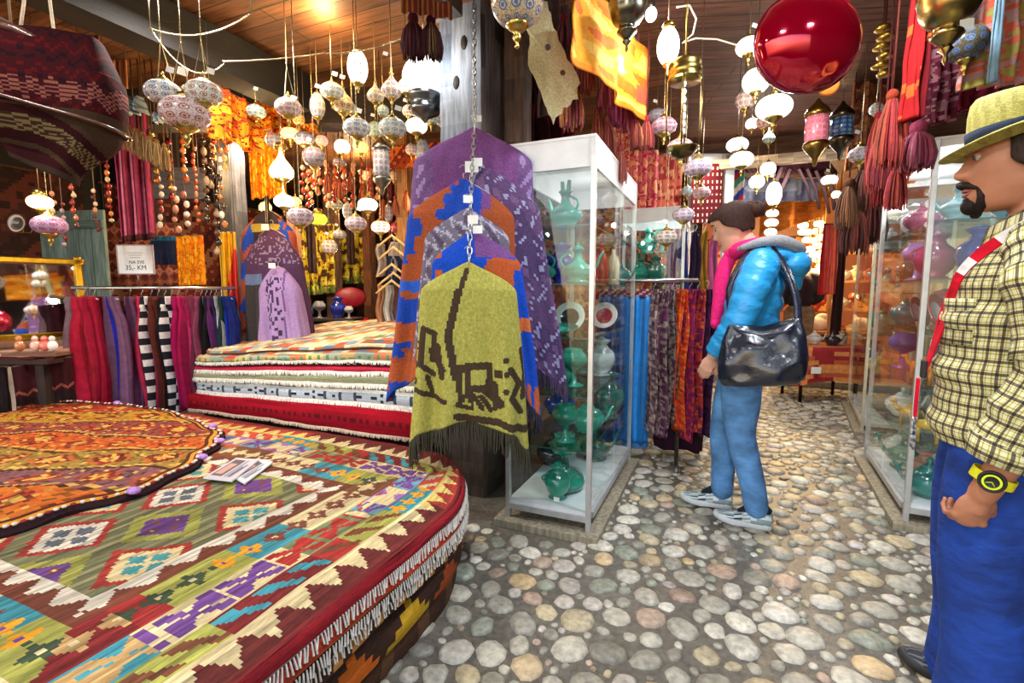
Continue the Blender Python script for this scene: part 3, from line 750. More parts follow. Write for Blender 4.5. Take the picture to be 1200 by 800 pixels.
# ---- cabinet in the middle
AX0, AY0, AX1, AY1 = -.985, 2.22, -.56, 3.33
SH = [.43, .70, .985, 1.245, 1.52]
cabinet('tall glass cabinet with turquoise pottery, in the middle by the ponchos', AX0, AY0, AX1, AY1, 1.90, SH, .13)
def shelfpt(px, z, y): # on the shelf at height z, at room depth y, under photo column px
    r, _ = ray(px, 400); t = y/r.y; return (r.x*t, y, z)
A = 'the middle glass cabinet'
pot('twin', 'turquoise ewer with two upright necks, alone on the top shelf of the middle glass cabinet', shelfpt(661, SH[4]+.001, 2.42), .20, TQ2, 2.6)
pot('ewer', 'green glazed ewer at the left of the cobalt vase, second shelf of the middle cabinet', shelfpt(634, SH[3]+.001, 2.52), .19, TQ, 2.8)
pot('jar', 'cobalt blue vase with handle between two green ewers in the middle glass cabinet', shelfpt(657, SH[3]+.001, 2.62), .21, CB, .4)
pot('ewer', 'sea green ewer at the right of the cobalt vase, second shelf of the middle cabinet', shelfpt(676, SH[3]+.001, 2.42), .185, TQ2, .3)
pot('pot', 'small teal teapot at the far end of the second shelf, middle glass cabinet', shelfpt(722, SH[3]+.001, 3.12), .15, TQ3, .3)
pot('pot', 'squat turquoise teapot at left on the fourth shelf of the middle glass cabinet', shelfpt(651, SH[1]+.001, 2.42), .15, TQ, 2.8)
pot('gob', 'turquoise goblet standing beside the squat teapot, middle glass cabinet', shelfpt(672, SH[1]+.001, 2.50), .18, TQ2)
pot('ewer', 'dark green ewer behind the squat teapot, middle glass cabinet', shelfpt(682, SH[1]+.001, 2.92), .24, TQ3, 2.3)
pot('jar', 'rounded white jar far back on the fourth shelf, middle glass cabinet', shelfpt(705, SH[1]+.001, 2.9), .21, (214, 222, 220))
pot('gob', 'turquoise goblet with dark rim on the fifth shelf, in front, middle glass cabinet', shelfpt(664, SH[0]+.001, 2.38), .17, TQ)
pot('pot', 'open turquoise teapot right behind the dark rimmed goblet, middle glass cabinet', shelfpt(690, SH[0]+.001, 2.60), .17, TQ2, .2)
pot('jar', 'patterned green jar far back on the fifth shelf, middle glass cabinet', shelfpt(712, SH[0]+.001, 2.95), .27, TQ3)
pot('pot', 'cobalt blue pot at the back left of the fifth shelf, middle glass cabinet', shelfpt(655, SH[0]+.001, 2.9), .17, (30, 70, 160))
pot('hook', 'tall turquoise vase with bulb and thin neck, on the white base of the middle cabinet', shelfpt(663, .137, 2.46), .27, TQ, 0)
pot('jar', 'squat turquoise jug with ring handle at front of the middle cabinet base', shelfpt(655, .137, 2.33), .17, TQ, .2)
pot('pot', 'dark glazed pot at the back of the middle cabinet base', shelfpt(648, .137, 2.8), .17, (40, 60, 64), .2)
pot('ewer', 'green ewer far back on the base of the middle cabinet', shelfpt(700, .137, 3.0), .22, TQ3, .2)
def plate(label, p, r, col, rim, tilt=1.2, rz=0, cat='plate'):
    t = thing('ceramic_plate', label, cat, p, rz); M = Matrix.Rotation(tilt, 3, 'X')
    mb = MB(col); mb.lathe([(0, .0), (r*.55, .0), (r*.62, .006), (r*.98, .020), (r, .024), (r*.97, .026), (r*.6, .012), (0, .006)], 30, c=(0, 0, r*math.sin(tilt)), col=lambda j: rim if j in (3, 4, 5) else col, M=M)
    mb.build('dish', 'ceramic', t)
    mb = MB((120, 90, 50)); mb.tube([(-.03, -.02, .002), (-.03, .04, .004), (-.03, .055, r*.7)], .003, 6); mb.tube([(.03, -.02, .002), (.03, .04, .004), (.03, .055, r*.7)], .003, 6); mb.build('plate_stand', 'metal', t)
plate('black plate with pale rim leaning on the third shelf, left, middle glass cabinet', shelfpt(668, SH[2]+.001, 2.5), .085, (34, 34, 40), (210, 210, 200))
plate('turquoise dish lying low on the third shelf, front of the middle glass cabinet', shelfpt(655, SH[2]+.001, 2.36), .10, TQ2, TQ3, .15)
plate('small red and white plate leaning on the third shelf, right, middle glass cabinet', shelfpt(708, SH[2]+.001, 2.85), .08, (176, 60, 60), (230, 220, 210))
# red and cream bottle on shelf seen through the side pane
def bottle(label, p, h, col, cap, nm='painted_bottle', cat='bottle', mat='ceramic'):
    t = thing(nm, label, cat, p); mb = MB(col)
    mb.lathe([(.13*h, 0), (.15*h, .02*h), (.15*h, .55*h), (.10*h, .68*h), (.05*h, .76*h), (.05*h, .9*h)], 18); mb.build('body', mat, t)
    mb = MB(cap); mb.lathe([(.06*h, .88*h), (.06*h, .98*h), (0, 1.0*h)], 12); mb.build('stopper', mat, t); return t
bottle('slim orange red bottle behind the side pane of the middle glass cabinet', shelfpt(704, SH[3]+.001, 2.85), .25, (220, 84, 50), (220, 90, 50))
bottle('slim cream bottle next to the orange red one in the middle glass cabinet', shelfpt(717, SH[3]+.001, 2.90), .24, (226, 206, 160), (190, 120, 60))
tagcard((shelfpt(654, .155, 2.26)))['label'] = 'small white price card standing at the front of the middle cabinet base'
bpy.data.objects['price_tag']['category'] = 'price tag'
# ---- second pottery cabinet behind it
cabinet('glass cabinet with turquoise ewers behind the middle cabinet, left of the woman', -.76, 4.05, -.30, 4.55, 1.86, [.7, 1.0, 1.29, 1.52], .1, headc=(206, 210, 212))
pot('ewer', 'turquoise ewer on the upper shelf of the rear pottery cabinet', shelfpt(756, 1.521, 4.2), .2, TQ2, 2.8)
pot('gob', 'mint goblet near the right post of the rear pottery cabinet', shelfpt(772, 1.521, 4.15), .17, (130, 200, 180))
pot('twin', 'turquoise twin necked ewer on the lower visible shelf of the rear pottery cabinet', shelfpt(749, 1.291, 4.2), .2, TQ, 2.8)
pot('jar', 'teal lidded jar beside the twin necked ewer in the rear pottery cabinet', shelfpt(766, 1.291, 4.2), .19, TQ3)
pot('pot', 'pale green teapot at the right of the lower visible shelf, rear pottery cabinet', shelfpt(779, 1.291, 4.3), .15, (120, 190, 160))
pot('gob', 'grey green goblet behind the teapot, rear pottery cabinet', shelfpt(741, 1.291, 4.4), .18, (110, 150, 140))
# ---- right cabinets
RC = cabinet('tall glass cabinet with figurines behind the man in the hat', .90, 2.98, 1.45, 4.02, 1.92, [.42, .72, 1.0, 1.27, 1.55], .035, rz=math.radians(-3.5))
def rc(u, v, z): # u across, v along, in the right cabinet
    a = math.radians(-3.5); return (.90+u*math.cos(a)-v*math.sin(a), 2.98+u*math.sin(a)+v*math.cos(a), z)
def animal(label, p, h, col, rz=0, kind='camel'):
    """small glazed four-legged figurine"""
    t = thing(kind+'_figurine', label, 'figurine', p, rz); mb = MB(col)
    mb.ell((0, 0, h*.55), (h*.34, h*.16, h*.17), 14, 8)
    if kind == 'camel': mb.ell((-.02*h, 0, h*.72), (h*.13, h*.10, h*.14), 10, 6)
    mb.tube([(h*.26, 0, h*.58), (h*.40, 0, h*.66), (h*.44, 0, h*.84)], [h*.10, h*.07, h*.06], 8)
    mb.ell((h*.5, 0, h*.88), (h*.12, h*.06, h*.065), 10, 6)
    mb.ell((h*.44, h*.04, h*.95), (h*.02, h*.015, h*.04), 6, 4); mb.ell((h*.44, -h*.04, h*.95), (h*.02, h*.015, h*.04), 6, 4)
    mb.tube([(-h*.33, 0, h*.6), (-h*.40, 0, h*.5), (-h*.42, 0, h*.36)], [h*.03, h*.025, h*.03], 6)
    mb.build('body', 'ceramic', t)
    for x in (-.22, .22):
        for y in (-.08, .08):
            mb = MB(shade(col, .92)); mb.tube([(x*h, y*h, h*.48), (x*h*1.04, y*h, h*.24), (x*h, y*h, 0)], [h*.065, h*.045, h*.05], 8); mb.build('leg', 'ceramic', t)
    return t
pot('pot', 'deep teal bowl shaped pot on the top shelf behind the man\'s beard', rc(.34, .14, 1.551), .17, (30, 130, 150), .3)
pot('ewer', 'pale blue ewer on the top shelf of the right cabinet, near its front post', rc(.14, .15, 1.551), .17, (150, 200, 214), 2.8)
plate('white dish with teal rim on the top shelf of the right cabinet', rc(.24, .35, 1.551), .09, (220, 226, 226), (60, 150, 160), .25)
pot('pot', 'pink glazed pot farther along the top shelf of the right cabinet', rc(.10, .60, 1.551), .15, (180, 96, 136))
pot('jar', 'white jar near the far end of the top shelf, right cabinet', rc(.12, .85, 1.551), .18, (226, 222, 226))
pot('jar', 'cobalt blue vase with looped handle beside the man\'s shoulder, right cabinet', rc(.22, .10, 1.271), .23, CB, .6)
pot('jar', 'magenta pink glass vase in the second shelf, middle of the right cabinet', rc(.14, .45, 1.271), .24, (170, 50, 110))
pot('gob', 'lilac goblet on the second shelf of the right cabinet, far half', rc(.12, .68, 1.271), .2, (170, 130, 200))
pot('pot', 'brown patterned pot on the second shelf of the right cabinet, at its far end', rc(.14, .9, 1.271), .16, (130, 90, 70))
plate('white oval plate with a red ornament on the third shelf, right cabinet', rc(.10, .22, 1.001), .10, (232, 232, 236), (196, 50, 80), 1.2, .9)
plate('white plate with dark rings on the third shelf, right cabinet, farther along', rc(.08, .48, 1.001), .09, (226, 228, 232), (90, 90, 120), 1.2, .9)
pot('jar', 'pink jar behind the white plates on the third shelf, right cabinet', rc(.24, .62, 1.001), .2, (190, 80, 120))
pot('pot', 'teal pot at the far end of the third shelf, right cabinet', rc(.12, .88, 1.001), .15, (40, 120, 130))
animal('orange camel figurine on the fourth shelf, nearest the front post, right cabinet', rc(.12, .14, .721), .15, (236, 140, 40), 2.5)
animal('orange elephant like figurine in the middle of the fourth shelf, right cabinet', rc(.10, .40, .721), .14, (240, 150, 50), 2.8, 'animal')
plate('large clear violet plate behind the orange figurines, right cabinet', rc(.20, .50, .721), .12, (150, 130, 180), (200, 190, 220), 1.25, .9)
pot('gob', 'blue violet goblet at the far end of the fourth shelf, right cabinet', rc(.12, .85, .721), .2, (90, 80, 170))
animal('yellow camel figurine on the fifth shelf, front half, right cabinet', rc(.10, .16, .421), .17, (240, 190, 60), 2.9)
animal('yellow camel figurine on the fifth shelf behind another, right cabinet', rc(.10, .52, .421), .16, (236, 176, 50), 2.9)
pot('pot', 'white round teapot low in the right cabinet, fifth shelf, far end', rc(.13, .82, .421), .16, (236, 236, 232))
pot('pot', 'teal teapot standing on the base of the right cabinet in front', rc(.12, .16, .137), .18, (30, 120, 116), 2.9)
pot('jar', 'salmon pink jar on the base of the right cabinet', rc(.16, .40, .137), .17, (226, 150, 120))
pot('ewer', 'green ewer on the base of the right cabinet, middle', rc(.12, .62, .137), .22, (50, 130, 110), 2.9)
pot('pot', 'white teapot on the base of the right cabinet at the far end', rc(.14, .86, .137), .16, (226, 226, 220), 2.9)
RD_ = cabinet('narrow glass cabinet farther down the aisle on the right', 1.12, 4.85, 1.60, 6.1, 1.92, [.5, .85, 1.2, 1.55], .03, rz=math.radians(-7), postc=(216, 206, 186))
def rd(u, v, z):
    a = math.radians(-7); return (1.12+u*math.cos(a)-v*math.sin(a), 4.85+u*math.sin(a)+v*math.cos(a), z)
pot('pot', 'white teapot on the top shelf of the farther right cabinet', rd(.12, .2, 1.551), .17, (232, 232, 228))
pot('jar', 'white lidded jar on the top shelf of the farther right cabinet, deeper in', rd(.12, .7, 1.551), .18, (226, 220, 206))
pot('ewer', 'turquoise ewer on the second shelf of the farther right cabinet', rd(.12, .2, 1.201), .2, TQ2, 2.8)
pot('pot', 'green pot on the second shelf of the farther right cabinet', rd(.14, .6, 1.201), .17, (60, 130, 90))
pot('jar', 'emerald jar on the third shelf of the farther right cabinet', rd(.12, .2, .851), .24, (40, 140, 100))
pot('pot', 'white pot with gold look on the third shelf of the farther right cabinet', rd(.12, .6, .851), .17, (226, 200, 150))
pot('pot', 'yellow pot on the lowest glass shelf of the farther right cabinet', rd(.12, .15, .501), .18, (220, 190, 60))
pot('pot', 'white pot beside the yellow one in the farther right cabinet', rd(.12, .45, .501), .15, (232, 232, 226))
pot('jar', 'dark navy box like jar deep in the farther right cabinet', rd(.14, .9, .501), .22, (50, 40, 70))
# ================================================================ ponchos, scarves, racks
def chain(parent, p0, p1, r=.006, col=(150, 150, 150), links=None, mat='metal', name='chain'):
    """real links for near chains"""
    p0, p1 = Vector(p0), Vector(p1); d = (p1-p0); L_ = d.length; n = links or max(2, int(L_/(r*3.2))); mb = MB(col)
    dn = d.normalized(); a = dn.orthogonal().normalized(); b = dn.cross(a)
    for k in range(n):
        c = p0+d*((k+.5)/n); u = a if k % 2 else b; hl = L_/n*.72; pts = []
        for q in range(11):
            t = 2*PI*q/10; pts.append(c+dn*(hl*math.cos(t))+u*(r*math.sin(t)))
        mb.tube(pts, r*.28, 5, caps=False)
    return mb.build(name, mat, parent)
def hanger(parent, w_=.40, col=(196, 160, 110), z=0, wood=True, drop=.09, hook=.07):
    mb = MB(col); mb.tube([(-w_/2, 0, z-drop), (-w_*.25, 0, z-drop*.42), (0, 0, z), (w_*.25, 0, z-drop*.42), (w_/2, 0, z-drop)], [.006, .009, .011, .009, .006], 8, flat=.6)
    o = mb.build('hanger', 'wood' if wood else 'metal', parent)
    mb = MB((190, 190, 190)); pts = [(0, 0, z+.005), (0, 0, z+hook*.45)]+[(hook*.25*math.sin(a)-0, 0, z+hook*.72-hook*.27*math.cos(a)) for a in [PI*k/8 for k in range(0, 12)]]
    mb.tube(pts, .0022, 6); mb.build('hook', 'metal', o); return o
def poncho(name, label, cat, loc, rz, W, H, sh, drop, colf, dep=.11, neck=.045, seed=1, nu=96, nv=70, fringe=None, mat='wool', lean=0, group=None, fold=.028, asym=0, hng=True, collar=0):
    """a garment draped from one hanger: W hem width, H length at centre, sh = shoulder fall, drop = extra length at the sides"""
    t = thing(name, label, cat, loc, rz, group); P = []; rr = random.Random(seed); ph = rr.uniform(0, 6); hem = []
    for j in range(nv+1):
        v = j/nv; row = []
        for i in range(nu):
            a = 2*PI*i/nu; c_, s_ = math.cos(a), math.sin(a)
            # horizontal half width
            k = min(1, v*H/sh) if sh else 1
            w_ = lerp(neck, W*.40, 1-(1-k)**1.55)+(W*.10)*max(0, (v*H-sh)/(H-sh+1e-6))
            d_ = lerp(neck*.8, dep, min(1, k*1.1))
            fv = smooth(.12, 1, v)
            f_ = fold*fv*(math.sin(a*7+ph+v*1.3)+.6*math.sin(a*12+ph*2-v*2)+.5*noise.noise(Vector((c_*2, s_*2, v*3+seed)))*2)
            x = w_*math.copysign(abs(c_)**.85, c_)+lean*v; y = (d_+f_)*math.copysign(abs(s_)**.7, s_)
            x += .35*f_*c_
            side = abs(c_)**2.2
            ext = drop*side*v*v*(1+asym*(1 if c_ > 0 else -1))
            z = -v*H-ext-.02*(1-k)*abs(c_)+.010*math.sin(a*7+ph)*fv
            row.append((x, y, z))
        P.append(row)
    xm = W*.5
    def cf(i, j):
        a = 2*PI*(i+.5)/nu; p = P[j][i]; e = (H+drop*abs(math.cos(a))**2.2)
        q = P[min(j+1, nv)][i]
        return colf(p[0]/xm, -p[2], j/nv, math.sin(a) < 0, (nv-j-.5)/nv*e, a)
    mb = MB(); mb.grid(P, cf, closeu=True); mb.cap(0, nu, colf(0, 0, 0, True, H, 0), True)
    mb.build('cloth', mat, t, solid=.004)
    if collar:
        cm = MB(); Q = []
        for j in range(7):
            f_ = j/6; Q.append([((neck+.02+.05*f_)*math.cos(2*PI*i/24)*1.5, (neck+.025*f_)*math.sin(2*PI*i/24)-.012*f_, .03-.09*f_-.06*f_*abs(math.cos(2*PI*i/24))) for i in range(24)])
        cm.grid(Q, colf(0, 0, .3, True, H, 0), closeu=True); cm.build('folded_collar', mat, t, solid=.006)
    if fringe:
        fc, fl, fn = fringe; fm = MB(fc)
        for q in range(fn):
            u = q/fn*nu; i = int(u) % nu; p = Vector(P[nv][i]).lerp(Vector(P[nv][(i+1) % nu]), u-int(u)); l1 = fl*rr.uniform(.75, 1.15); sw = Vector((rr.uniform(-.01, .01), rr.uniform(-.008, .008), -l1))
            fm.tube([p+Vector((0, 0, .006)), p+sw*.5+Vector((rr.uniform(-.004, .004), 0, 0)), p+sw], [.003, .0026, .0015], 4, caps=False)
        fm.build('fringe', 'thread', t)
    if hng: hanger(t, W*.40, z=.0, drop=.06)
    return t
RZC = YAW
def tags_on(t, lst):
    for (x, y, z, s) in lst: tagcard((x, y, z), random.uniform(-.4, .4), s, t)
# the ponchos on the column, rear to front
def c_purple(x, d, v, fr, e, a):
    c = mixc((112, 66, 122), (134, 86, 142), .5+.5*noise.noise(Vector((x*9, d*14, a))))
    if abs(x) > .55:
        n = math.sin(x*30+math.sin(d*26)*2.2)*math.sin(d*38+x*8)
        if n > .45: c = (156, 130, 180)
        elif n < -.55: c = (104, 76, 124)
        else: c = (116, 84, 132)
    if e < .05: c = (86, 60, 100)
    return c
def c_violetpais(x, d, v, fr, e, a):
    c = (78, 60, 98) if noise.noise(Vector((x*3, d*4, 1))) > 0 else (92, 68, 106)
    n = math.sin(x*16+math.sin(d*19)*2.6)*math.sin(d*24+x*9)
    if abs(n) < .07: c = (150, 150, 186)
    elif n > .6: c = (112, 84, 122)
    return c
def c_geo(x, d, v, fr, e, a):
    qx = round(x*9)/9; qd = round(d*26)/26
    m_ = (math.sin(qx*5.5+1)+math.sin(qd*17+qx*3))
    c = (158, 78, 44) if m_ < .25 else (34, 70, 168)
    if x > .25 and m_ >= .25 and d < .34: c = (116, 74, 132)
    if .44 < d < .49: c = (46, 90, 190)
    if d > .60: c = (170, 84, 48) if int(d/.09) % 2 else c
    return c
def c_geo2(x, d, v, fr, e, a):
    qx = round(x*8)/8; qd = round(d*22)/22
    m_ = math.sin(qx*6+2.4)+math.sin(qd*21+qx*2)
    c = (176, 84, 46) if m_ < -.35 else (26, 72, 184)
    if x > .0 and d < .11 : c = (116, 74, 130)
    if .36 < d < .42: c = (200, 104, 60)
    if e < .08: c = (180, 92, 56) if int(x*14) % 2 else c
    return c
def c_greyp(x, d, v, fr, e, a):
    n = math.sin(x*18+math.sin(d*30)*2)*math.sin(d*36-x*6)
    c = (112, 104, 122)
    if abs(n) < .12: c = (168, 164, 182)
    elif n > .5: c = (88, 74, 96)
    return c
OL = (150, 146, 66); OB = (66, 52, 40)
def c_olive(x, d, v, fr, e, a):
    c = mixc(OL, (176, 170, 88), .5+.6*noise.noise(Vector((x*30, d*50, 2))))
    if not fr: return c
    L = lambda x0, d0, x1, d1, w_: segd(x, d, x0, d0, x1, d1) < w_
    if L(-.16, .12, -.33, .30, .016) or L(-.33, .30, -.22, .47, .016) or L(-.02, .03, -.16, .14, .010): return OB
    if x < -.26:                       # left flap, ornamented
        for (a0, b0, a1, b1, w_) in ((-.74, .27, -.80, .42, .013), (-.74, .27, -.55, .29, .012), (-.55, .29, -.60, .40, .012), (-.62, .36, -.42, .44, .013), (-.80, .42, -.58, .46, .012), (-.50, .34, -.44, .47, .012), (-.90, .53, -.40, .57, .012), (-.70, .47, -.62, .54, .011)):
            if L(a0, b0, a1, b1, w_): return OB
        for (a0, b0) in ((-.86, .34), (-.92, .42), (-.94, .49)):
            q = math.hypot((x-a0)*.25, d-b0)
            if .010 < q < .020: return OB
        return c
    sq = max(abs(x-.16)/.24, abs(d-.47)/.062)
    if .50 < sq < 1: return OB
    for (a0, b0, s0) in ((-.13, .435, .017), (.50, .455, .017), (-.16, .52, .012)):
        if max(abs(x-a0)*.25, abs(d-b0)) < s0: return OB
    for (a0, b0, a1, b1, w_) in ((-.16, .46, -.14, .57, .012), (-.20, .585, .02, .52, .010), (-.20, .585, .05, .60, .010), (.02, .52, .05, .60, .010), (.06, .54, .22, .60, .011), (.20, .55, .36, .61, .011), (.30, .53, .52, .58, .020), (.42, .50, .44, .60, .014),
        (.70, .44, .84, .50, .013), (.84, .50, .72, .56, .013), (.72, .56, .86, .62, .013), (.88, .36, .94, .46, .012), (.94, .46, .90, .56, .012), (-.2, .635, .56, .665, .016), (.56, .665, .95, .70, .016)):
        if L(a0, b0, a1, b1, w_): return OB
    for (a0, b0) in ((.62, .40), (.63, .46), (.62, .53)):
        if math.hypot((x-a0)*.25, d-b0) < .013: return OB
    return c
def segd(x, y, x0, y0, x1, y1):
    ax, ay, bx, by = (x-x0)*.25, y-y0, (x1-x0)*.25, y1-y0; t = max(0, min(1, (ax*bx+ay*by)/(bx*bx+by*by))); return math.hypot(ax-bx*t, ay-by*t)
pX = lambda px, py, d: at(px, py, d)
pg = 'ponchos hanging from the column'
p1 = poncho('poncho', 'plain purple poncho, topmost and rearmost on the column', 'poncho', pX(556, 152, 2.38), RZC, .70, 1.02, .16, .10, c_purple, .09, seed=3, fringe=((120, 84, 128), .06, 200), lean=-.045)
p2 = poncho('poncho', 'violet poncho with pale scroll pattern, reaching to the glass cabinet', 'poncho', pX(566, 196, 2.31), RZC, .60, .92, .20, .12, c_violetpais, .085, seed=5, lean=.10, fringe=((80, 62, 96), .07, 200))
p3 = poncho('poncho', 'rust orange poncho with blue diamonds, showing left behind the grey one', 'poncho', pX(543, 212, 2.24), RZC, .60, .86, .17, .14, c_geo, .085, seed=8, lean=-.06)
p4 = poncho('poncho', 'grey paisley poncho between two orange and blue ones', 'poncho', pX(548, 246, 2.18), RZC, .46, .66, .13, .05, c_greyp, .08, seed=9, lean=-.015)
p5 = poncho('poncho', 'bright blue poncho with orange blocks right behind the olive one', 'poncho', pX(556, 272, 2.13), RZC, .48, .60, .14, .12, c_geo2, .075, seed=12, lean=.045, asym=.9, fringe=((40, 40, 60), .08, 160))
p6 = poncho('poncho', 'olive green poncho with brown square ornaments and fringe, front of the column', 'poncho', pX(549, 308, 2.05), RZC, .50, .67, .12, .11, c_olive, .075, seed=14, fringe=((60, 56, 40), .10, 260), nu=200, nv=150, fold=.019, asym=.15)
tags_on(p1, [(.02, -.06, .03, .035)]); tags_on(p2, [(-.02, -.09, .0, .045), (-.045, -.09, -.02, .06)]); tags_on(p4, [(.01, -.09, .03, .04)]); tags_on(p5, [(.0, -.09, .04, .045), (.02, -.09, .0, .04)])
ct = thing('hanging_chain', 'steel chain hanging down the column that carries the ponchos', 'chain', (0, 0, 0))
top = at(556, -30, 2.45); pts = [top, at(556, 60, 2.38), at(556, 150, 2.30), at(553, 200, 2.19), at(551, 250, 2.07), at(550, 306, 1.97)]
for a, b_ in zip(pts, pts[1:]): chain(ct, a, b_, .009, (170, 170, 170))
# small poncho stand at the left
def c_lav(x, d, v, fr, e, a):
    c = (176, 146, 200)
    if fr and abs(x+.1) < .3 and .08 < d < .6 and noise.noise(Vector((x*14, d*26, 3))) > .05: c = (72, 58, 92)
    if abs(x-.3) < .03: c = (120, 90, 150)
    return c
def c_darkp(x, d, v, fr, e, a):
    c = (88, 60, 92)
    if .06 < d < .28 and noise.noise(Vector((x*22, d*44, 3))) > .18: c = (150, 128, 160)
    if x < -.3 and d > .42: c = (70, 66, 66)
    if x < -.2 and .36 < d < .44: c = (110, 130, 170)
    return c
def c_cor(x, d, v, fr, e, a):
    c = (40, 80, 190) if noise.noise(Vector((x*4, d*7, 5))) > 0 else (170, 84, 60)
    if abs(x) < .35: c = (60, 50, 60)
    if abs(x) < .4 and .12 < d < .17: c = (170, 150, 60)
    return c
q1 = poncho('poncho', 'blue and rust poncho, rearmost of the three on the left stand', 'poncho', pX(314, 246, 4.1), RZC, .54, .95, .22, .10, c_cor, .10, seed=20, nu=60, nv=40)
q2 = poncho('poncho', 'dark plum poncho with pale embroidery in the middle of the left stand', 'poncho', pX(318, 268, 3.98), RZC, .56, .98, .28, .05, c_darkp, .09, seed=21, nu=80, nv=70, lean=.04)
q3 = poncho('poncho', 'lavender poncho with dark print at the front of the left stand', 'poncho', pX(326, 312, 3.86), RZC, .40, .66, .20, .05, c_lav, .08, seed=22, nu=80, nv=60, lean=.03)
tags_on(q1, [(0, -.1, .0, .05)]); tags_on(q2, [(0, -.1, .0, .06)]); tags_on(q3, [(0, -.1, .0, .05)])
sg = thing('garment_stand', 'dark stand that carries three ponchos left of the middle rug stack', 'stand', (pX(318, 343, 4.02).x, pX(318, 343, 4.02).y, 0), RZC)
mb = MB((50, 44, 42)); mb.tube([(0, 0, .02), (0, 0, 1.98)], .016, 10); mb.build('pole', 'metal', sg)
mb = MB((50, 44, 42)); mb.lathe([(.22, 0), (.22, .015), (.04, .03), (.02, .05)], 24); mb.build('base', 'metal', sg)
# ---------------------------------------------------------------- scarves on rails
def scarf(label, loc, rz, w_, th, H, stripes, seed, group, mat='cloth', cat='scarf', name='scarf', pinch=.45, hook=True, pat=None, twist=0, solid=0, nu=0):
    """folded length of cloth over a hook: stripes = [(upto, colour)] across the width"""
    t = thing(name, label, cat, loc, rz, group); rr = random.Random(seed); ph = rr.uniform(0, 6); P = []; nv = 90 if pat else 26; nu = nu or (60 if pat else 28)
    for j in range(nv+1):
        v = j/nv; k = lerp(pinch, 1, smooth(0, .22, v))*(1+.05*math.sin(v*5+ph)); row = []
        for i in range(nu):
            a = 2*PI*i/nu; c_, s_ = math.cos(a), math.sin(a)
            f_ = th*.34*math.sin(a*5+ph+v*1.5)*smooth(0, .3, v)+th*.2*math.sin(a*9+ph)
            x = w_/2*k*math.copysign(abs(c_)**.8, c_); y = (th/2*(1.2 if v < .1 else 1)+f_)*math.copysign(abs(s_)**.8, s_)
            x += .012*math.sin(v*7+ph)+twist*v
            z = -v*H*(1+.03*math.sin(ph*3+a)) if j else 0
            row.append((x, y, z))
        P.append(row)
    def cf(i, j):
        a = 2*PI*(i+.5)/nu; u = (math.cos(a)+1)/2
        if pat: return pat(u, j/nv*H, rr)
        for q, c in stripes:
            if u <= q: return shade(c, .84+.10*math.sin(i*2.1))
        return stripes[-1][1]
    mb = MB(); mb.grid(P, cf, closeu=True); mb.cap(0, nu, stripes[0][1] if stripes else pat(.5, 0, rr), True); mb.cap(nu*nv, nu, stripes[-1][1] if stripes else pat(.5, H, rr))
    mb.build('cloth', mat, t)
    if hook:
        mb = MB((196, 196, 196)); mb.tube([(0, 0, -.02), (0, 0, .02), (.012, 0, .035), (.014, 0, .05), (0, 0, .062), (-.012, 0, .052)], .0022, 6); mb.build('hook', 'metal', t)
        mb = MB((210, 212, 214)); mb.tube([(-w_*.3, 0, -.022), (0, 0, -.008), (w_*.3, 0, -.022)], .004, 6); mb.build('hanger', 'paint', t)
    return t
def rail(label, p, q, z, foot=True, inset=.1, rings=0):
    t = thing('garment_rail', label, 'rack', (0, 0, 0)); p, q = Vector(p), Vector(q); d = (q-p).normalized(); n_ = Vector((-d.y, d.x, 0))
    mb = MB((196, 196, 192)); mb.tube([p, q], .013, 12); mb.build('rail', 'metal', t)
    for s_, e in ((inset, p), (-inset, q)):
        b = e+d*s_
        mb = MB((150, 150, 150)); mb.tube([(b.x, b.y, .03), (b.x, b.y, z)], .014, 10); mb.build('upright', 'metal', t)
        mb = MB((150, 150, 150)); mb.tube([(b.x-n_.x*.25, b.y-n_.y*.25, .015), (b.x+n_.x*.25, b.y+n_.y*.25, .015)], .014, 8); mb.build('foot', 'metal', t)
    return t
ra, rb_ = at(84, 341, 3.45), at(276, 337, 3.85); ra.z = rb_.z = 1.235
rail('chrome rail full of purple and red scarves in front of the left shop wall', ra, rb_, 1.235)
sg_ = 'scarves on the left rail'
PUR=(96,44,88); MAU=(134,92,128); BLU=(40,50,200); BLK=(30,28,34); CRI=(180,24,60); MAG=(180,20,96); WH_=(220,220,224); GRY=(130,120,130); TEA=(28,100,120); NAV=(40,40,90)
chk = lambda u, d, rr: (228, 228, 228) if (int(d/.05)+int(u*3)) % 2 == 0 else (34, 36, 44)
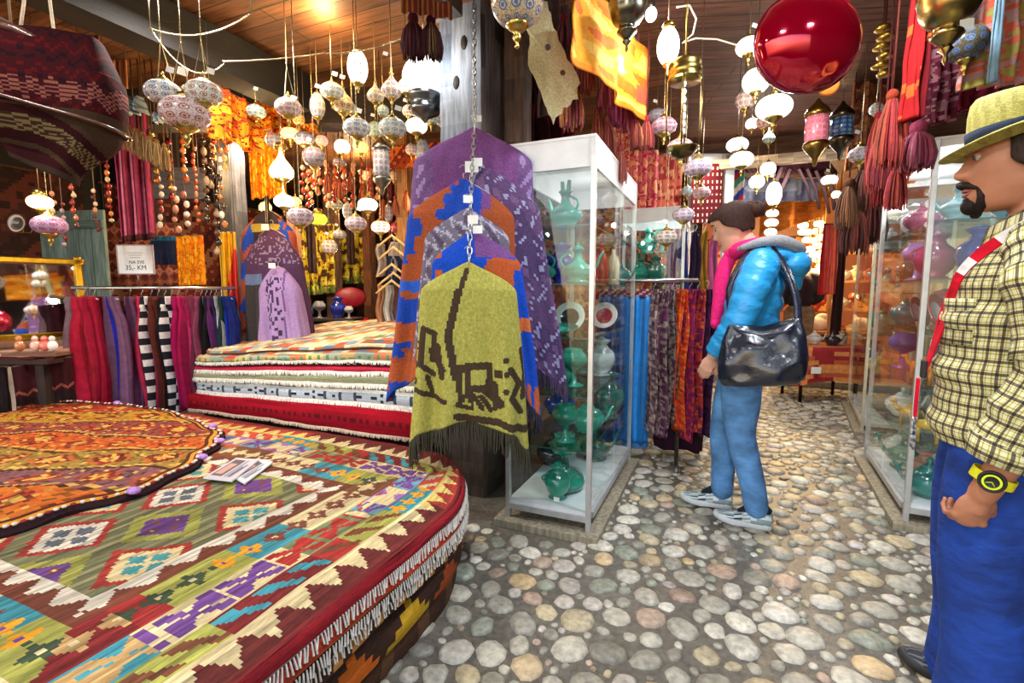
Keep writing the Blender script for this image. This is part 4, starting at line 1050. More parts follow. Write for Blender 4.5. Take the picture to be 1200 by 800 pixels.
sl = [ # px, width px, colours, words
 (88, 9, [(.5, (70, 24, 40)), (1, (140, 110, 120))], 'thin dark wine scarf at the very left end of the left rail'),
 (97, 13, [(.4, CRI), (.6, (120, 20, 50)), (1, (190, 30, 60))], 'crimson scarf, second from the left end of the left rail'),
 (107, 12, [(.5, (200, 40, 60)), (1, CRI)], 'bright red scarf beside the first striped purple one, left rail'),
 (127, 30, [(.12, PUR), (.3, (110, 56, 104)), (.36, MAU), (.48, MAU), (.60, BLU), (.66, MAU), (.76, (70, 40, 66)), (1, MAU)], 'wide purple scarf with one bright blue stripe, left rail'),
 (147, 18, [(.3, (52, 34, 50)), (.5, MAU), (.7, (84, 40, 70)), (1, (110, 70, 100))], 'mauve scarf with black stripe just right of the blue striped one'),
 (160, 9, [(.5, CRI), (1, (200, 50, 90))], 'thin crimson scarf left of the first chequered scarf'),
 (171, 9, None, 'black and white chequered scarf, the left one on the left rail'),
 (179, 10, [(.5, (190, 40, 90)), (1, (110, 50, 40))], 'pink and brown scarf between the two chequered scarves'),
 (187, 7, [(1, BLK)], 'plain black scarf between the two chequered scarves'),
 (195, 9, None, 'black and white chequered scarf, the right one on the left rail'),
 (203, 9, [(1, MAG)], 'magenta scarf next to the right chequered scarf'),
 (213, 13, [(.5, (200, 22, 90)), (1, (170, 20, 80))], 'wide hot pink scarf in the middle right of the left rail'),
 (224, 9, [(.5, (200, 60, 110)), (1, (150, 60, 90))], 'rose scarf with a silver edge, left rail'),
 (231, 7, [(1, (150, 70, 100))], 'dull rose scarf left of the grey black one, left rail'),
 (237, 7, [(.4, GRY), (1, BLK)], 'grey and black scarf on the right part of the left rail'),
 (243, 6, [(.5, (160, 170, 200)), (1, BLK)], 'black scarf with pale blue edge, left rail'),
 (249, 8, [(.6, (110, 50, 120)), (1, (60, 40, 90))], 'violet scarf near the right end of the left rail'),
 (256, 7, [(.5, (226, 228, 232)), (1, (190, 192, 200))], 'white scarf near the right end of the left rail'),
 (262, 6, [(1, (30, 60, 60))], 'dark teal scarf near the right end of the left rail'),
 (268, 7, [(.45, (30, 60, 190)), (.6, WH_), (1, (36, 56, 160))], 'blue scarf with white stripe at the right end of the left rail'),
]
for k, (px, wp, stp, lab) in enumerate(sl):
    f_ = (px-84)/(276-84); d = lerp(3.45, 3.85, f_); c = ra.lerp(rb_, f_); c.z = 1.235-.062
    w_ = px2m(wp, d)*1.25
    scarf(lab, c, RZC+(-.35 if wp > 12 else .15*((k % 3)-1)), w_, .12 if wp < 14 else .06, .93-.12*f_, stp, k+3, sg_, pat=(chk if stp is None else None), twist=.012)
# price sign above the rail
ps = thing('price_sign', 'small white printed price sign standing above the left scarf rail', 'sign', at(159, 304, 3.75), RZC)
mb = MB((226, 230, 234)); mb.box((0, 0, 0), (.27, .006, .215)); mb.build('card', 'paper', ps, smooth=False)
mb = MB((170, 150, 160))
for (cx_, cz, a, b_) in ((0, .108, .28, .008), (0, -.108, .28, .008), (-.136, 0, .008, .22), (.136, 0, .008, .22)): mb.box((cx_, 0, cz), (a, .012, b_))
mb.build('frame', 'paint', ps, smooth=False)
def text_part(s, size, loc, parent, col, name='lettering'):
    cu = bpy.data.curves.new(name, 'FONT'); cu.body = s; cu.size = size; cu.align_x = 'CENTER'; cu.extrude = .0006
    o = bpy.data.objects.new(name, cu); C.objects.link(o); o.parent = parent; o.location = loc; o.rotation_euler = (PI/2, 0, 0)
    if 'ink' not in MATS:
        m, nt, b = nodemat('ink'); b.inputs['Base Color'].default_value = lin(col); b.inputs['Roughness'].default_value = .7
    cu.materials.append(MATS['ink']); bpy.context.view_layer.update(); me = bpy.data.meshes.new_from_object(o); bpy.data.objects.remove(o); o = bpy.data.objects.new(name, me); C.objects.link(o); o.parent = parent; o.location = loc; o.rotation_euler = (PI/2, 0, 0); return o
text_part('NA SVE', .036, (.01, -.0045, -.032), ps, (70, 76, 84)); text_part('35,- KM', .05, (.0, -.0045, -.078), ps, (70, 76, 84))
mb = MB((130, 136, 142))
for k in range(3): mb.box((.0, -.0036, .05-.018*k), (.12-.02*k, .001, .004))
mb.build('small_print', 'paint', ps, smooth=False)
mb = MB((150, 150, 150)); mb.tube([(0, .006, -.108), (0, .02, -.20)], .005, 6); mb.build('clip_stem', 'metal', ps)
# right rail
qa, qb = at(700, 333, 3.52), at(818, 331, 3.30); qa.z = qb.z = 1.285
rail('chrome rail with blue trousers and printed scarves between the cabinet and the woman', qa, qb, 1.285)
def trousers(label, px, wp, d, col, seed, group):
    f_ = (px-700)/118; c = qa.lerp(qb, f_); c.z = 1.285-.06; t = thing('harem_trousers', label, 'trousers', c, RZC+.1, group); rr = random.Random(seed)
    w_ = px2m(wp, d); mb = MB(); P = []
    for j in range(31):
        v = j/30; row = []
        for i in range(32):
            a = 2*PI*i/32; c_, s_ = math.cos(a), math.sin(a); k = 1-.12*smooth(.7, 1, v)
            row.append((w_/2*k*c_*(1+.05*math.sin(v*8+seed)), (.07+.018*math.sin(a*6+seed+v*2))*s_, -.05-v*1.05))
        P.append(row)
    b = mb.grid(P, lambda i, j: shade(col, .88+.16*math.sin(i*1.3)), closeu=True); mb.cap(b, 32, col, True); mb.cap(b+30*32, 32, col); mb.build('cloth', 'satin', t)
    mb = MB(); P = []
    for j in range(5): P.append([(w_/2*1.04*math.cos(2*PI*i/24), .078*math.sin(2*PI*i/24), -.012*j*1.1) for i in range(24)])
    b = mb.grid(P, lambda i, j: (96, 40, 84) if (i+j) % 3 else (190, 150, 110), closeu=True); mb.cap(b, 24, (96, 40, 84), True); mb.build('waistband', 'cloth', t)
    mb = MB((70, 110, 160)); P = [[(w_/2*.9*math.cos(2*PI*i/24), .074*math.sin(2*PI*i/24), -1.09-.02*j) for i in range(24)] for j in range(3)]
    mb.grid(P, None, closeu=True); mb.build('cuff', 'cloth', t)
    mb = MB((196, 196, 196)); mb.tube([(0, 0, -.04), (0, 0, .02), (.012, 0, .035), (.014, 0, .05), (0, 0, .062), (-.012, 0, .052)], .0022, 6); mb.build('hook', 'metal', t)
trousers('bright blue trousers hanging on the right rail, seen through the glass cabinet', 717, 26, 3.5, (20, 120, 206), 1, 'blue trousers on the right rail')
trousers('bright blue trousers hanging just right of the glass cabinet edge', 735, 27, 3.45, (24, 128, 214), 2, 'blue trousers on the right rail')
trousers('bright blue trousers, the ones farthest right on the right rail', 754, 27, 3.42, (28, 136, 222), 3, 'blue trousers on the right rail')
def leo(c1, c2, c3, s):
    def f_(u, d, rr):
        n = noise.noise(Vector((u*7+s, d*34, s))); m_ = noise.noise(Vector((u*11, d*60, s+4)))
        return c2 if n > .12 else (c3 if m_ > .2 else c1)
    return f_
rs = [(768, 12, leo((120, 90, 96), (176, 150, 140), (70, 50, 60), 1), 'mauve grey leopard print scarf next to the blue trousers'),
      (779, 12, leo((96, 60, 84), (160, 140, 130), (130, 60, 110), 2), 'plum and beige print scarf, second after the blue trousers'),
      (789, 10, leo((150, 130, 120), (90, 60, 70), (60, 90, 110), 3), 'beige print scarf with dark spots left of the orange one'),
      (799, 11, leo((232, 96, 40), (214, 60, 50), (240, 150, 60), 4), 'orange red print scarf hanging on the right rail'),
      (809, 10, leo((150, 40, 90), (200, 70, 60), (110, 40, 110), 5), 'purple and red print scarf right of the orange one'),
      (818, 10, leo((190, 60, 60), (120, 40, 90), (220, 110, 60), 6), 'brick red print scarf close to the woman'),
      (828, 12, leo((60, 30, 70), (80, 40, 80), (40, 20, 50), 7), 'dark aubergine scarf right in front of the woman')]
for k, (px, wp, pt, lab) in enumerate(rs):
    f_ = (px-700)/118; c = qa.lerp(qb, f_); c.z = 1.285-.062; scarf(lab, c, RZC, px2m(wp, 3.38)*1.2, .13, 1.0+.05*math.sin(k*2), None, k+40, 'print scarves on the right rail', pat=pt)
# lower hem cloths below the prints
scarf('dark purple cloth showing below the print scarves on the right rail', at(800, 420, 3.45), RZC, .36, .12, .66, [(1, (60, 26, 50))], 77, None, hook=False)
# scarves hung up behind the rail and around the woman
bk = [(790, 300, 12, 60, (150, 90, 140), 'pink and lilac scarf high behind the right rail'), (802, 300, 12, 62, (60, 80, 160), 'blue scarf high behind the right rail'), (815, 300, 12, 62, (50, 30, 60), 'dark scarf high behind the right rail'), (826, 298, 9, 60, (206, 150, 50), 'mustard scarf hanging before the woman\'s face'), (838, 300, 11, 64, (226, 110, 170), 'bubble gum pink scarf hanging before the woman')]
for k, (px, py, wp, hp, col, lab) in enumerate(bk):
    d = 3.9; scarf(lab, at(px, py-28, d), RZC, px2m(wp, d), .06, px2m(hp+40, d), [(.4, col), (.6, shade(col, .7)), (1, col)], 60+k, None, hook=True)
# ================================================================ mosaic lanterns and other lamps
BRS = (196, 170, 92)
GP = {'flat': [(.18, .30), (.34, .26), (.46, .14), (.50, 0), (.46, -.14), (.34, -.25), (.16, -.31)],
      'round': [(.15, .42), (.32, .36), (.45, .2), (.50, 0), (.45, -.2), (.32, -.36), (.13, -.43)],
      'drop': [(.05, .72), (.09, .60), (.16, .46), (.32, .30), (.46, .10), (.50, -.06), (.42, -.24), (.24, -.36), (.14, -.40)],
      'barrel': [(.16, .78), (.30, .66), (.44, .38), (.50, 0), (.46, -.36), (.32, -.66), (.18, -.80)],
      'onion': [(.06, .95), (.10, .78), (.16, .6), (.34, .36), (.48, .12), (.50, -.06), (.42, -.22), (.3, -.3)]}
def smprof(pr, n=18):
    out = []
    for k in range(n+1):
        x = k/n*(len(pr)-1); i = min(int(x), len(pr)-2); f_ = x-i
        p0 = pr[max(i-1, 0)]; p1 = pr[i]; p2 = pr[i+1]; p3 = pr[min(i+2, len(pr)-1)]
        out.append(tuple(.5*((2*p1[c])+(-p0[c]+p2[c])*f_+(2*p0[c]-5*p1[c]+4*p2[c]-p3[c])*f_*f_+(-p0[c]+3*p1[c]-3*p2[c]+p3[c])*f_**3) for c in (0, 1)))
    return [(max(.0, r), z) for r, z in out]
_ch = MB((176, 160, 120)); Pn = [(.0012+.0020*(k % 2), k/60) for k in range(61)]
_ch.lathe(Pn, 6); CHO = _ch.build('chain', 'metal'); C.objects.unlink(CHO)
_cap = {}; _fin = {}; _gl = {}
_tg = MB((240, 240, 238)); _tg.box((.0, 0, 0), (.26, .012, .18), M=Matrix.Rotation(.3, 3, 'Y')); TGO = _tg.build('price_tag', 'paper', smooth=False); C.objects.unlink(TGO)
def proto(kind):
    if kind in _gl: return
    pr = GP[kind]; zt, zb = pr[0][1], pr[-1][1]; rb_ = pr[-1][0]
    mb = MB(); mb.lathe(smprof(pr), 28); o = mb.build('globe', 'mosaic'); C.objects.unlink(o)
    mb = MB(); mb.lathe(smprof(pr), 28); o2 = mb.build('globe', 'glowlamp' if False else 'mosaic_lit'); C.objects.unlink(o2); _gl[kind] = (o, o2)
    mb = MB(BRS); r = pr[0][0]
    mb.lathe([(r+.05, zt-.03), (r+.07, zt), (r+.02, zt+.05), (r*.7, zt+.07), (r*.8, zt+.11), (.07, zt+.15), (.03, zt+.22), (.05, zt+.25), (.01, zt+.30)], 18)
    o = mb.build('brass_cap', 'metal'); C.objects.unlink(o); _cap[kind] = o
    mb = MB(BRS); r = rb_
    mb.lathe([(.01, zb-.42), (.05, zb-.38), (.02, zb-.33), (.05, zb-.28), (.09, zb-.20), (.05, zb-.14), (.14, zb-.08), (r+.09, zb), (r+.07, zb+.05)], 18)
    o = mb.build('brass_finial', 'metal'); C.objects.unlink(o); _fin[kind] = o
for k in GP: proto(k)
def hang(o, parent, s=None):
    c = o.copy(); C.objects.link(c); c.parent = parent; return c
def lantern(px, py, wp, kind, d, col, label, lit=False, tagd=None, group='mosaic lanterns hanging left of the column', ztop=None, size=None, tri3=False, capcol=None):
    wp *= 1.12
    while at(px, py, d).z > 2.38 and d > 1.5: d -= .1
    p = at(px, py, d); s = px2m(wp, d)
    t = thing('mosaic_lantern', label, 'lantern', p, random.uniform(0, 6), group); t.scale = (s, s, s)
    g = hang(_gl[kind][1 if lit else 0], t); g.color = lin(col)
    hang(_cap[kind], t); hang(_fin[kind], t)
    zt = GP[kind][0][1]+.28
    L_ = ((ztop if ztop else ZC+.004)-p.z)/s-zt
    if L_ > 0:
        if tri3:
            L3 = 1.1
            for a in (0, 2.1, 4.2):
                c = hang(CHO, t); r = GP[kind][0][0]+.05; v = Vector((-math.cos(a)*r, -math.sin(a)*r, L3)); c.location = (math.cos(a)*r, math.sin(a)*r, zt-.2); c.scale = (1/s*.7, 1/s*.7, v.length); c.rotation_euler = v.to_track_quat('Z', 'Y').to_euler()
            c = hang(CHO, t); c.location = (0, 0, zt-.2+L3); c.scale = (1/s, 1/s, max(.05, L_-L3+.2))
        else:
            c = hang(CHO, t); c.location = (0, 0, zt); c.scale = (1/s, 1/s, L_)
    if not tagd and int(px*7+py) % 5 < 2: tagd = (.3, .25)
    if tagd: c = hang(TGO, t); c.location = (tagd[0]*.5, -.15, zt+tagd[1]*.5); c.scale = (.9, .9, .9) if s > .1 else (1.3, 1.3, 1.3); c.rotation_euler = (0, 0, YAW-t.rotation_euler.z)
    return t
W1=(238,236,226); W2=(214,226,226); W3=(236,214,214); BLG=(176,196,214); CRM=(246,228,180); PK=(222,190,196); GRN=(206,224,200); YW=(250,206,110); GR2=(170,170,180); WL=(255,246,222)
G1 = 'mosaic lanterns hanging left of the column'
def D_(wp, sz=.125): return max(2.3, min(5.2, F*sz/wp))
LL = [ # px,py,w,kind,col,words,lit,tag
 (192,109,34,'flat',W1,'white mosaic lantern with a brass collar, left one of the trio at upper left',0,(.35,.15)),
 (239,109,34,'flat',W1,'white mosaic lantern with dark star pattern, right one of the trio at upper left',0,(.35,.25)),
 (217,133,46,'flat',W3,'wide pinkish white mosaic lantern, lowest of the trio at upper left',0,(0,.7)),
 (300,131,19,'flat',GRN,'small pale green lantern with price tag in front of the orange cloth',0,(-.5,1.0)),
 (286,134,11,'round',(190,110,130),'tiny dull pink lantern at the left of the pale green one',0,None),
 (338,126,26,'flat',W3,'pinkish dome lantern on three thin chains in front of the orange cloth',0,(.4,-.5)),
 (321,164,16,'round',BLG,'small blue grey lantern above the large lit onion lamp',0,(-.3,1.0)),
 (340,157,18,'flat',YW,'small yellow lit lantern between two blue grey ones',1,None),
 (357,163,20,'flat',BLG,'blue white lantern right of the small yellow lit one',0,None),
 (372,124,15,'barrel',W2,'narrow white barrel lantern with a tag, above the grey globe',0,(-.2,.3)),
 (389,107,23,'flat',W1,'speckled white lantern with square tag, high beside the cream drop one',0,(0,.3)),
 (402,122,22,'drop',CRM,'cream drop lantern with square tag on a long thin chain',0,(0,.5)),
 (419,79,20,'barrel',WL,'tall white barrel lamp hanging high, alone above the others',1,None),
 (440,112,17,'drop',CRM,'slim cream drop lantern right below the white tags',0,None),
 (459,105,21,'drop',W1,'pale drop lantern on a chain of crystal beads',0,(-.6,1.0)),
 (476,101,17,'drop',CRM,'lit cream drop lantern touching the bright oil lamp on its left',1,None),
 (418,150,27,'flat',W1,'broad white mosaic lantern, left of the two broad ones in the middle row',0,None),
 (440,152,17,'round',GRN,'greenish lantern between the two broad white ones',0,(0,.3)),
 (460,150,28,'flat',W1,'broad white mosaic lantern with dark dots, right of two broad ones, middle row',0,None),
 (488,148,22,'flat',WL,'bright white lantern under the dark band of the oil lamp',1,(-.6,.5)),
 (505,139,17,'flat',GRN,'small pale green lantern close to the column, upper row',0,None),
 (520,141,15,'round',W3,'pink white lantern touching the column edge',0,None),
 (401,172,16,'round',W3,'small pink lantern with yellow lit base, left of the yellow one',1,None),
 (424,173,13,'round',YW,'little yellow lit lantern under the left broad white one',1,(0,-.6)),
 (398,190,13,'flat',GR2,'small grey lantern below the pink lit one',0,None),
 (368,184,22,'round',GR2,'round grey mosaic lantern hanging tilted above the orange beads',0,(-.5,0)),
 (495,178,15,'barrel',BLG,'light blue barrel lantern near the purple poncho shoulder',0,None),
 (482,175,12,'round',W3,'pale pink lantern left of the light blue barrel one',0,None),
 (429,206,11,'round',(226,150,90),'small orange lantern lower left of the silver cylinder lantern',1,None),
 (461,206,10,'round',CRM,'tiny cream lantern right beside the silver cylinder lantern',0,None),
 (473,209,13,'flat',W2,'small whitish lantern second to the right of the silver cylinder lantern',0,(0,1.2)),
 (497,197,11,'round',GR2,'small grey lantern against the purple poncho sleeve',0,None),
 (333,236,20,'flat',CRM,'cream mosaic lantern directly under the large lit onion lamp',1,None),
 (346,237,12,'round',YW,'small honey coloured lantern right of the one under the onion lamp',1,None),
 (394,240,14,'flat',GRN,'pale green lantern above the row of orange bead strings',0,None),
 (352,254,27,'flat',W3,'wide pinkish lantern touching the lime green glass lamp',0,None),
 (398,275,14,'flat',W2,'star dotted white lantern above the yellow kilim',0,None),
 (386,289,16,'round',W1,'white star shaped dotted lantern at the top of the brown post',0,None),
 (417,262,22,'flat',W3,'lilac white lantern right of the lime green glass lamp',0,None),
 (431,240,20,'flat',WL,'bright white lit lantern above the lilac white one',1,None),
 (446,266,19,'flat',(255,180,160),'lit lantern with red glow above the wooden hangers',1,None),
 (465,267,13,'round',(196,60,60),'small red lantern right of the red glowing one',0,None),
 (407,247,10,'barrel',W2,'slim white lantern between the green and the bright white one',0,None),
 (455,250,10,'barrel',BLG,'slim grey blue lantern above the wooden hangers',0,None),
 (377,165,12,'round',(210,120,60),'small amber lantern left of the pink lit one',1,None),
 (412,128,12,'round',W2,'small white lantern tucked behind the cream drop lantern',0,None),
 (478,130,12,'round',W1,'small white globe between broad lantern and oil lamp band',0,None),
 (449,130,12,'round',GRN,'tiny green white globe above the right broad lantern',0,None),
 (350,140,12,'round',YW,'tiny yellow globe just right of the pinkish dome lantern',0,None),
 (311,243,12,'round',YW,'small golden lantern above the left poncho stand',1,None)]
for (px, py, wp, kd, col, lab, lit, tg) in LL:
    lantern(px, py, wp, kd, D_(wp, .125) if wp < 30 else 2.25, col, lab, bool(lit), tg, G1, tri3=(wp > 30 or 'dome' in lab))
G2 = 'mosaic lanterns hanging over the aisle'
RL = [
 (770,135,18,'flat',(200,176,196),'lilac mosaic lantern partly hidden, top of the left aisle group',0,None),
 (778,148,25,'flat',(216,186,206),'blue and pink mosaic lantern beside the glass cabinet corner',0,None),
 (797,174,27,'flat',(232,200,204),'pink rimmed milky lantern, third down in the left aisle group',0,None),
 (818,197,27,'flat',(228,196,204),'pink and violet mosaic lantern, fourth down in the left aisle group',0,None),
 (822,226,18,'flat',(228,196,204),'white lantern with pink petals above the woman\'s head',0,(0,1.2)),
 (805,224,11,'round',GR2,'tiny grey lantern left of the one with pink petals',0,None),
 (801,252,22,'flat',(222,196,200),'pale pink mosaic lantern in front of the printed textiles',0,None),
 (781,278,22,'flat',W1,'white mosaic lantern with grey dots above the right rail',0,None),
 (757,240,12,'round',W3,'small pale lantern by the textile with red pattern',0,None),
 (878,55,25,'flat',WL,'bright lit lantern upper left of the red ball',1,None),
 (886,95,26,'round',WL,'bright lit globe with brass cup left below the red ball',1,None),
 (874,117,20,'round',(226,212,200),'unlit pale glass shade behind the lit globe, left of the red ball',0,None),
 (907,126,34,'flat',WL,'large lit milky lantern with brass foot just under the red ball',1,None),
 (881,145,12,'round',WL,'small lit pear lamp left of the large milky lantern',1,None),
 (896,142,16,'round',(222,180,160),'dull pink glass lantern behind the large milky one',0,None),
 (864,170,21,'flat',WL,'lit white lantern, upper of the touching pair over the woman',1,None),
 (869,187,23,'flat',WL,'lit white lantern, lower of the touching pair over the woman',1,None),
 (900,198,15,'round',WL,'lit round lamp in front of the lattice, upper',1,None),
 (887,213,15,'round',(255,250,210),'lit yellowish round lamp in front of the lattice, left',1,None),
 (907,227,15,'barrel',WL,'lit white lamp below the lattice, right',1,None),
 (901,162,12,'drop',GRN,'small green glass drop hanging under the large milky lantern',0,None),
 (1008,181,22,'flat',(214,216,220),'blue grey mosaic lantern with eye motif, left of the red tassels',0,(.1,.9)),
 (1027,128,13,'round',W2,'small silvery mosaic ball left of the long red sash',0,None),
 (972,211,15,'flat',(220,230,236),'small lit white lamp under the pink cylinder lantern',1,None),
 (980,228,9,'round',CRM,'very small cream lamp under the small lit white one',1,None),
 (1031,214,11,'round',W3,'small pale globe between brown textiles near the right cabinets',0,None),
 (905,250,12,'flat',WL,'first disc of the little string of lit lamps right of the woman\'s head',1,None),
 (904,261,13,'flat',WL,'second disc of the little string of lit lamps right of the woman\'s head',1,None),
 (903,272,12,'flat',WL,'third disc of the little string of lit lamps right of the woman\'s head',1,None)]
for (px, py, wp, kd, col, lab, lit, tg) in RL:
    dd = D_(wp, .125)
    if px > 890 and wp < 16 and py > 240: dd = 5.0
    if 760 < px < 830: dd = min(4.6, max(2.7, dd))
    lantern(px, py, wp, kd, dd, col, lab, bool(lit), tg, G2)
# big cropped lantern at the top of the column, brown diamonds
lantern(606, 2, 52, 'round', 1.9, (206, 186, 150), 'large brown and cream mosaic globe cropped by the top edge, right of the column', False, None, G1)
# very bright oil lamp next to the column
def oil_lamp(px, py, d, label):
    t = thing('oil_lamp', label, 'lamp', at(px, py, d)); s = px2m(48, d)
    mb = MB((255, 252, 244)); mb.lathe(smprof([(.12*s, .62*s), (.16*s, .5*s), (.40*s, .30*s), (.50*s, .05*s), (.44*s, -.2*s), (.34*s, -.34*s)]), 28); mb.build('glass_shade', 'glowlamp', t)
    mb = MB((120, 128, 134)); mb.lathe([(.34*s, -.30*s), (.40*s, -.34*s), (.40*s, -.44*s), (.34*s, -.5*s), (.30*s, -.62*s), (.38*s, -.66*s), (.34*s, -.76*s), (.12*s, -.86*s), (.04*s, -.95*s), (0, -1.0*s)], 28); mb.build('metal_bowl', 'metal', t)
    mb = MB((180, 180, 180))
    for a in (0, 2.1, 4.2): mb.tube([(.39*s*math.cos(a), .39*s*math.sin(a), -.36*s), (.47*s*math.cos(a), .47*s*math.sin(a), .1*s), (.04*s*math.cos(a), .04*s*math.sin(a), 1.15*s)], .003, 6)
    mb.tube([(0, 0, 1.1*s), (0, 0, ZC-t.location.z)], .004, 6); mb.build('suspension', 'metal', t); return t
oil_lamp(497, 93, 2.9, 'large glaring white oil lamp with grey metal bowl beside the column')
# silver cylinder lantern
def cyl_lantern(px, py, w_, h_, d, label, glass, metal_, mat='mosaic', oc=(200, 210, 214), cone=.5):
    t = thing('metal_lantern', label, 'lantern', at(px, py, d)); r = px2m(w_, d)/2; h = px2m(h_, d)
    mb = MB(glass); mb.lathe([(r, -h/2), (r*1.04, 0), (r, h/2)], 24); o = mb.build('glass_body', mat, t); o.color = lin(oc)
    mb = MB(metal_); mb.lathe([(r*1.1, h/2-.01), (r*1.15, h/2+.01), (r*.9, h/2+r*.6), (r*.3, h/2+r*1.2), (r*.15, h/2+r*1.5), (0, h/2+r*1.6)], 20); mb.build('metal_roof', 'metal', t)
    mb = MB(metal_); mb.lathe([(0, -h/2-r*2.2), (r*.2, -h/2-r*1.9), (r*.3, -h/2-r*1.3), (r*.8, -h/2-r*.7), (r*1.15, -h/2-.01), (r*1.1, -h/2+.01)], 20); mb.build('metal_base', 'metal', t)
    mb = MB(metal_); mb.tube([(0, 0, h/2+r*1.5), (0, 0, ZC-t.location.z)], .003, 6); mb.build('chain', 'metal', t); return t
cyl_lantern(447, 192, 18, 32, 3.3, 'tall silvery cylinder lantern with dark base amid the left lanterns', (200, 210, 214), (150, 150, 140))
cyl_lantern(957, 152, 23, 32, 2.9, 'pink white net patterned cylinder lantern with brass ends under the red ball', (230, 150, 170), (150, 120, 60), oc=(236, 130, 160))
cyl_lantern(986, 150, 22, 24, 3.0, 'dark bronze lantern with blue glass right of the pink cylinder lantern', (60, 70, 120), (96, 84, 66), oc=(50, 60, 120))
# ringed brass lantern with crystal beads
t = thing('brass_lantern', 'brass ring lantern frame with hanging crystal beads over the aisle', 'lantern', at(803, 84, 2.3)); s = px2m(36, 2.3)
mb = MB((150, 128, 66)); mb.lathe([(.30*s, .34*s), (.44*s, .30*s), (.47*s, .2*s), (.44*s, .12*s), (.50*s, .06*s), (.50*s, -.06*s), (.46*s, -.14*s), (.52*s, -.2*s), (.50*s, -.3*s)], 28); mb.build('ring_cap', 'metal', t)
mb = MB((120, 104, 60))
for a in (0, 1.57, 3.14, 4.71): mb.tube([(.5*s*math.cos(a), .5*s*math.sin(a), -.2*s), (.52*s*math.cos(a), .52*s*math.sin(a), -1.3*s), (.48*s*math.cos(a), .48*s*math.sin(a), -2.3*s)], .004, 6)
mb.lathe([(.48*s, -2.26*s), (.5*s, -2.3*s), (.3*s, -2.5*s), (.1*s, -2.6*s)], 24); mb.build('wire_frame', 'metal', t)
mb = MB((220, 226, 220))
for k in range(7): mb.ell((0, 0, -.35*s-.24*k*s), (.07*s, .07*s, .11*s), 8, 6)
mb.build('crystal_drop', 'ceramic', t)
mb = MB((150, 128, 66)); mb.tube([(0, 0, .3*s), (0, 0, ZC-t.location.z)], .004, 6); mb.build('chain', 'metal', t)
# lit cylinder lamp and bulb
def lit_lamp(label, px, py, w_, kind, d, em='glowlamp', col=(255, 252, 240), metal_=(190, 160, 90), nm='pendant_lamp'):
    t = thing(nm, label, 'lamp', at(px, py, d)); s = px2m(w_, d); pr = GP[kind]
    mb = MB(col); mb.lathe([(a*s, b*s) for a, b in smprof(pr)], 24); mb.build('glass_shade', em, t)
    zt, zb = pr[0][1]*s, pr[-1][1]*s
    mb = MB(metal_); mb.lathe([(pr[0][0]*s+.08*s, zt-.03*s), (.3*s, zt+.1*s), (.22*s, zt+.26*s), (.06*s, zt+.34*s)], 18); mb.build('socket_cap', 'metal', t)
    mb = MB(metal_); mb.lathe([(.0, zb-.5*s), (.07*s, zb-.4*s), (.05*s, zb-.2*s), (.2*s, zb-.1*s), (pr[-1][0]*s+.05*s, zb+.02*s)], 18); mb.build('foot_finial', 'metal', t)
    mb = MB((150, 140, 120)); mb.tube([(0, 0, zt+.3*s), (0, 0, ZC-t.location.z)], .003, 6); mb.build('cord', 'metal', t); return t
lit_lamp('glowing white barrel lamp with brass cap over the aisle, left of the ring lantern', 783, 54, 24, 'barrel', 2.3)
lit_lamp('glowing warm onion shaped lamp in front of the amber curtain', 330, 202, 26, 'onion', 3.7, col=(255, 226, 150))
lit_lamp('lime green glowing glass lamp above the yellow kilims', 373, 257, 20, 'flat', 4.4, 'softglow', (190, 226, 60))
lit_lamp('glowing warm lamp between the brown posts right of the hangers', 491, 238, 16, 'barrel', 4.6, col=(255, 214, 130))
t = thing('light_bulb', 'bare bright bulb under the ceiling beside the large brass bowl', 'bulb', at(763, 17, 2.5))
mb = MB((255, 255, 255)); mb.ell((0, 0, 0), (.028, .028, .034), 16, 10); mb.build('bulb_glass', 'glowlamp', t)
mb = MB((120, 120, 120)); mb.lathe([(.016, .028), (.018, .06), (.012, .07)], 12); mb.tube([(0, 0, .06), (0, 0, ZC-t.location.z)], .003, 6); mb.build('socket', 'metal', t)
# curved white cable near it
cb_ = MB((214, 206, 180)); cb_.tube([at(*q) for q in ((793, 8, 2.3), (808, 6, 2.3), (816, 22, 2.32), (812, 40, 2.34), (800, 50, 2.34), (815, 45, 2.36), (840, 46, 2.4), (864, 53, 2.45))], .004, 6)
o = cb_.build('lamp_cable', 'paint'); tag(o, 'pale curved cable running from the barrel lamp to the lit lantern', 'cable')
# big brass bowls at the top
def bowl(label, px, py, w_, d, col, prof):
    t = thing('brass_lamp', label, 'lamp', at(px, py, d)); s = px2m(w_, d); mb = MB(col); mb.lathe([(a*s, b*s) for a, b in smprof(prof, 26)], 32); mb.build('bowl', 'metal', t)
    mb = MB(shade(col, .8)); mb.lathe([(.0, -.95*s), (.05*s, -.85*s), (.03*s, -.75*s), (.12*s, -.66*s), (.08*s, -.58*s)], 18); mb.build('foot_finial', 'metal', t)
    mb = MB(col); mb.tube([(0, 0, .3*s), (0, 0, ZC-t.location.z)], .006, 8); mb.build('rod', 'metal', t); return t
BP = [(.10, .32), (.42, .34), (.5, .28), (.47, .18), (.44, .0), (.34, -.18), (.2, -.28), (.22, -.34), (.26, -.42), (.16, -.52), (.08, -.6)]
bowl('large grey brass lamp bowl hanging from the ceiling left of the bare bulb', 735, 18, 42, 2.0, (120, 116, 100), BP)
bowl('large turned brass lamp at the upper right with square tag', 1112, 14, 60, 1.7, (164, 140, 84), BP)
tagcard(at(1133, 28, 1.66), YAW, .045)
o = bpy.data.objects['price_tag.%03d' % max(int(n.name.split('.')[-1]) for n in bpy.data.objects if n.name.startswith('price_tag.'))]; tag(o, 'square white tag hanging from the turned brass lamp at the upper right', 'price tag')
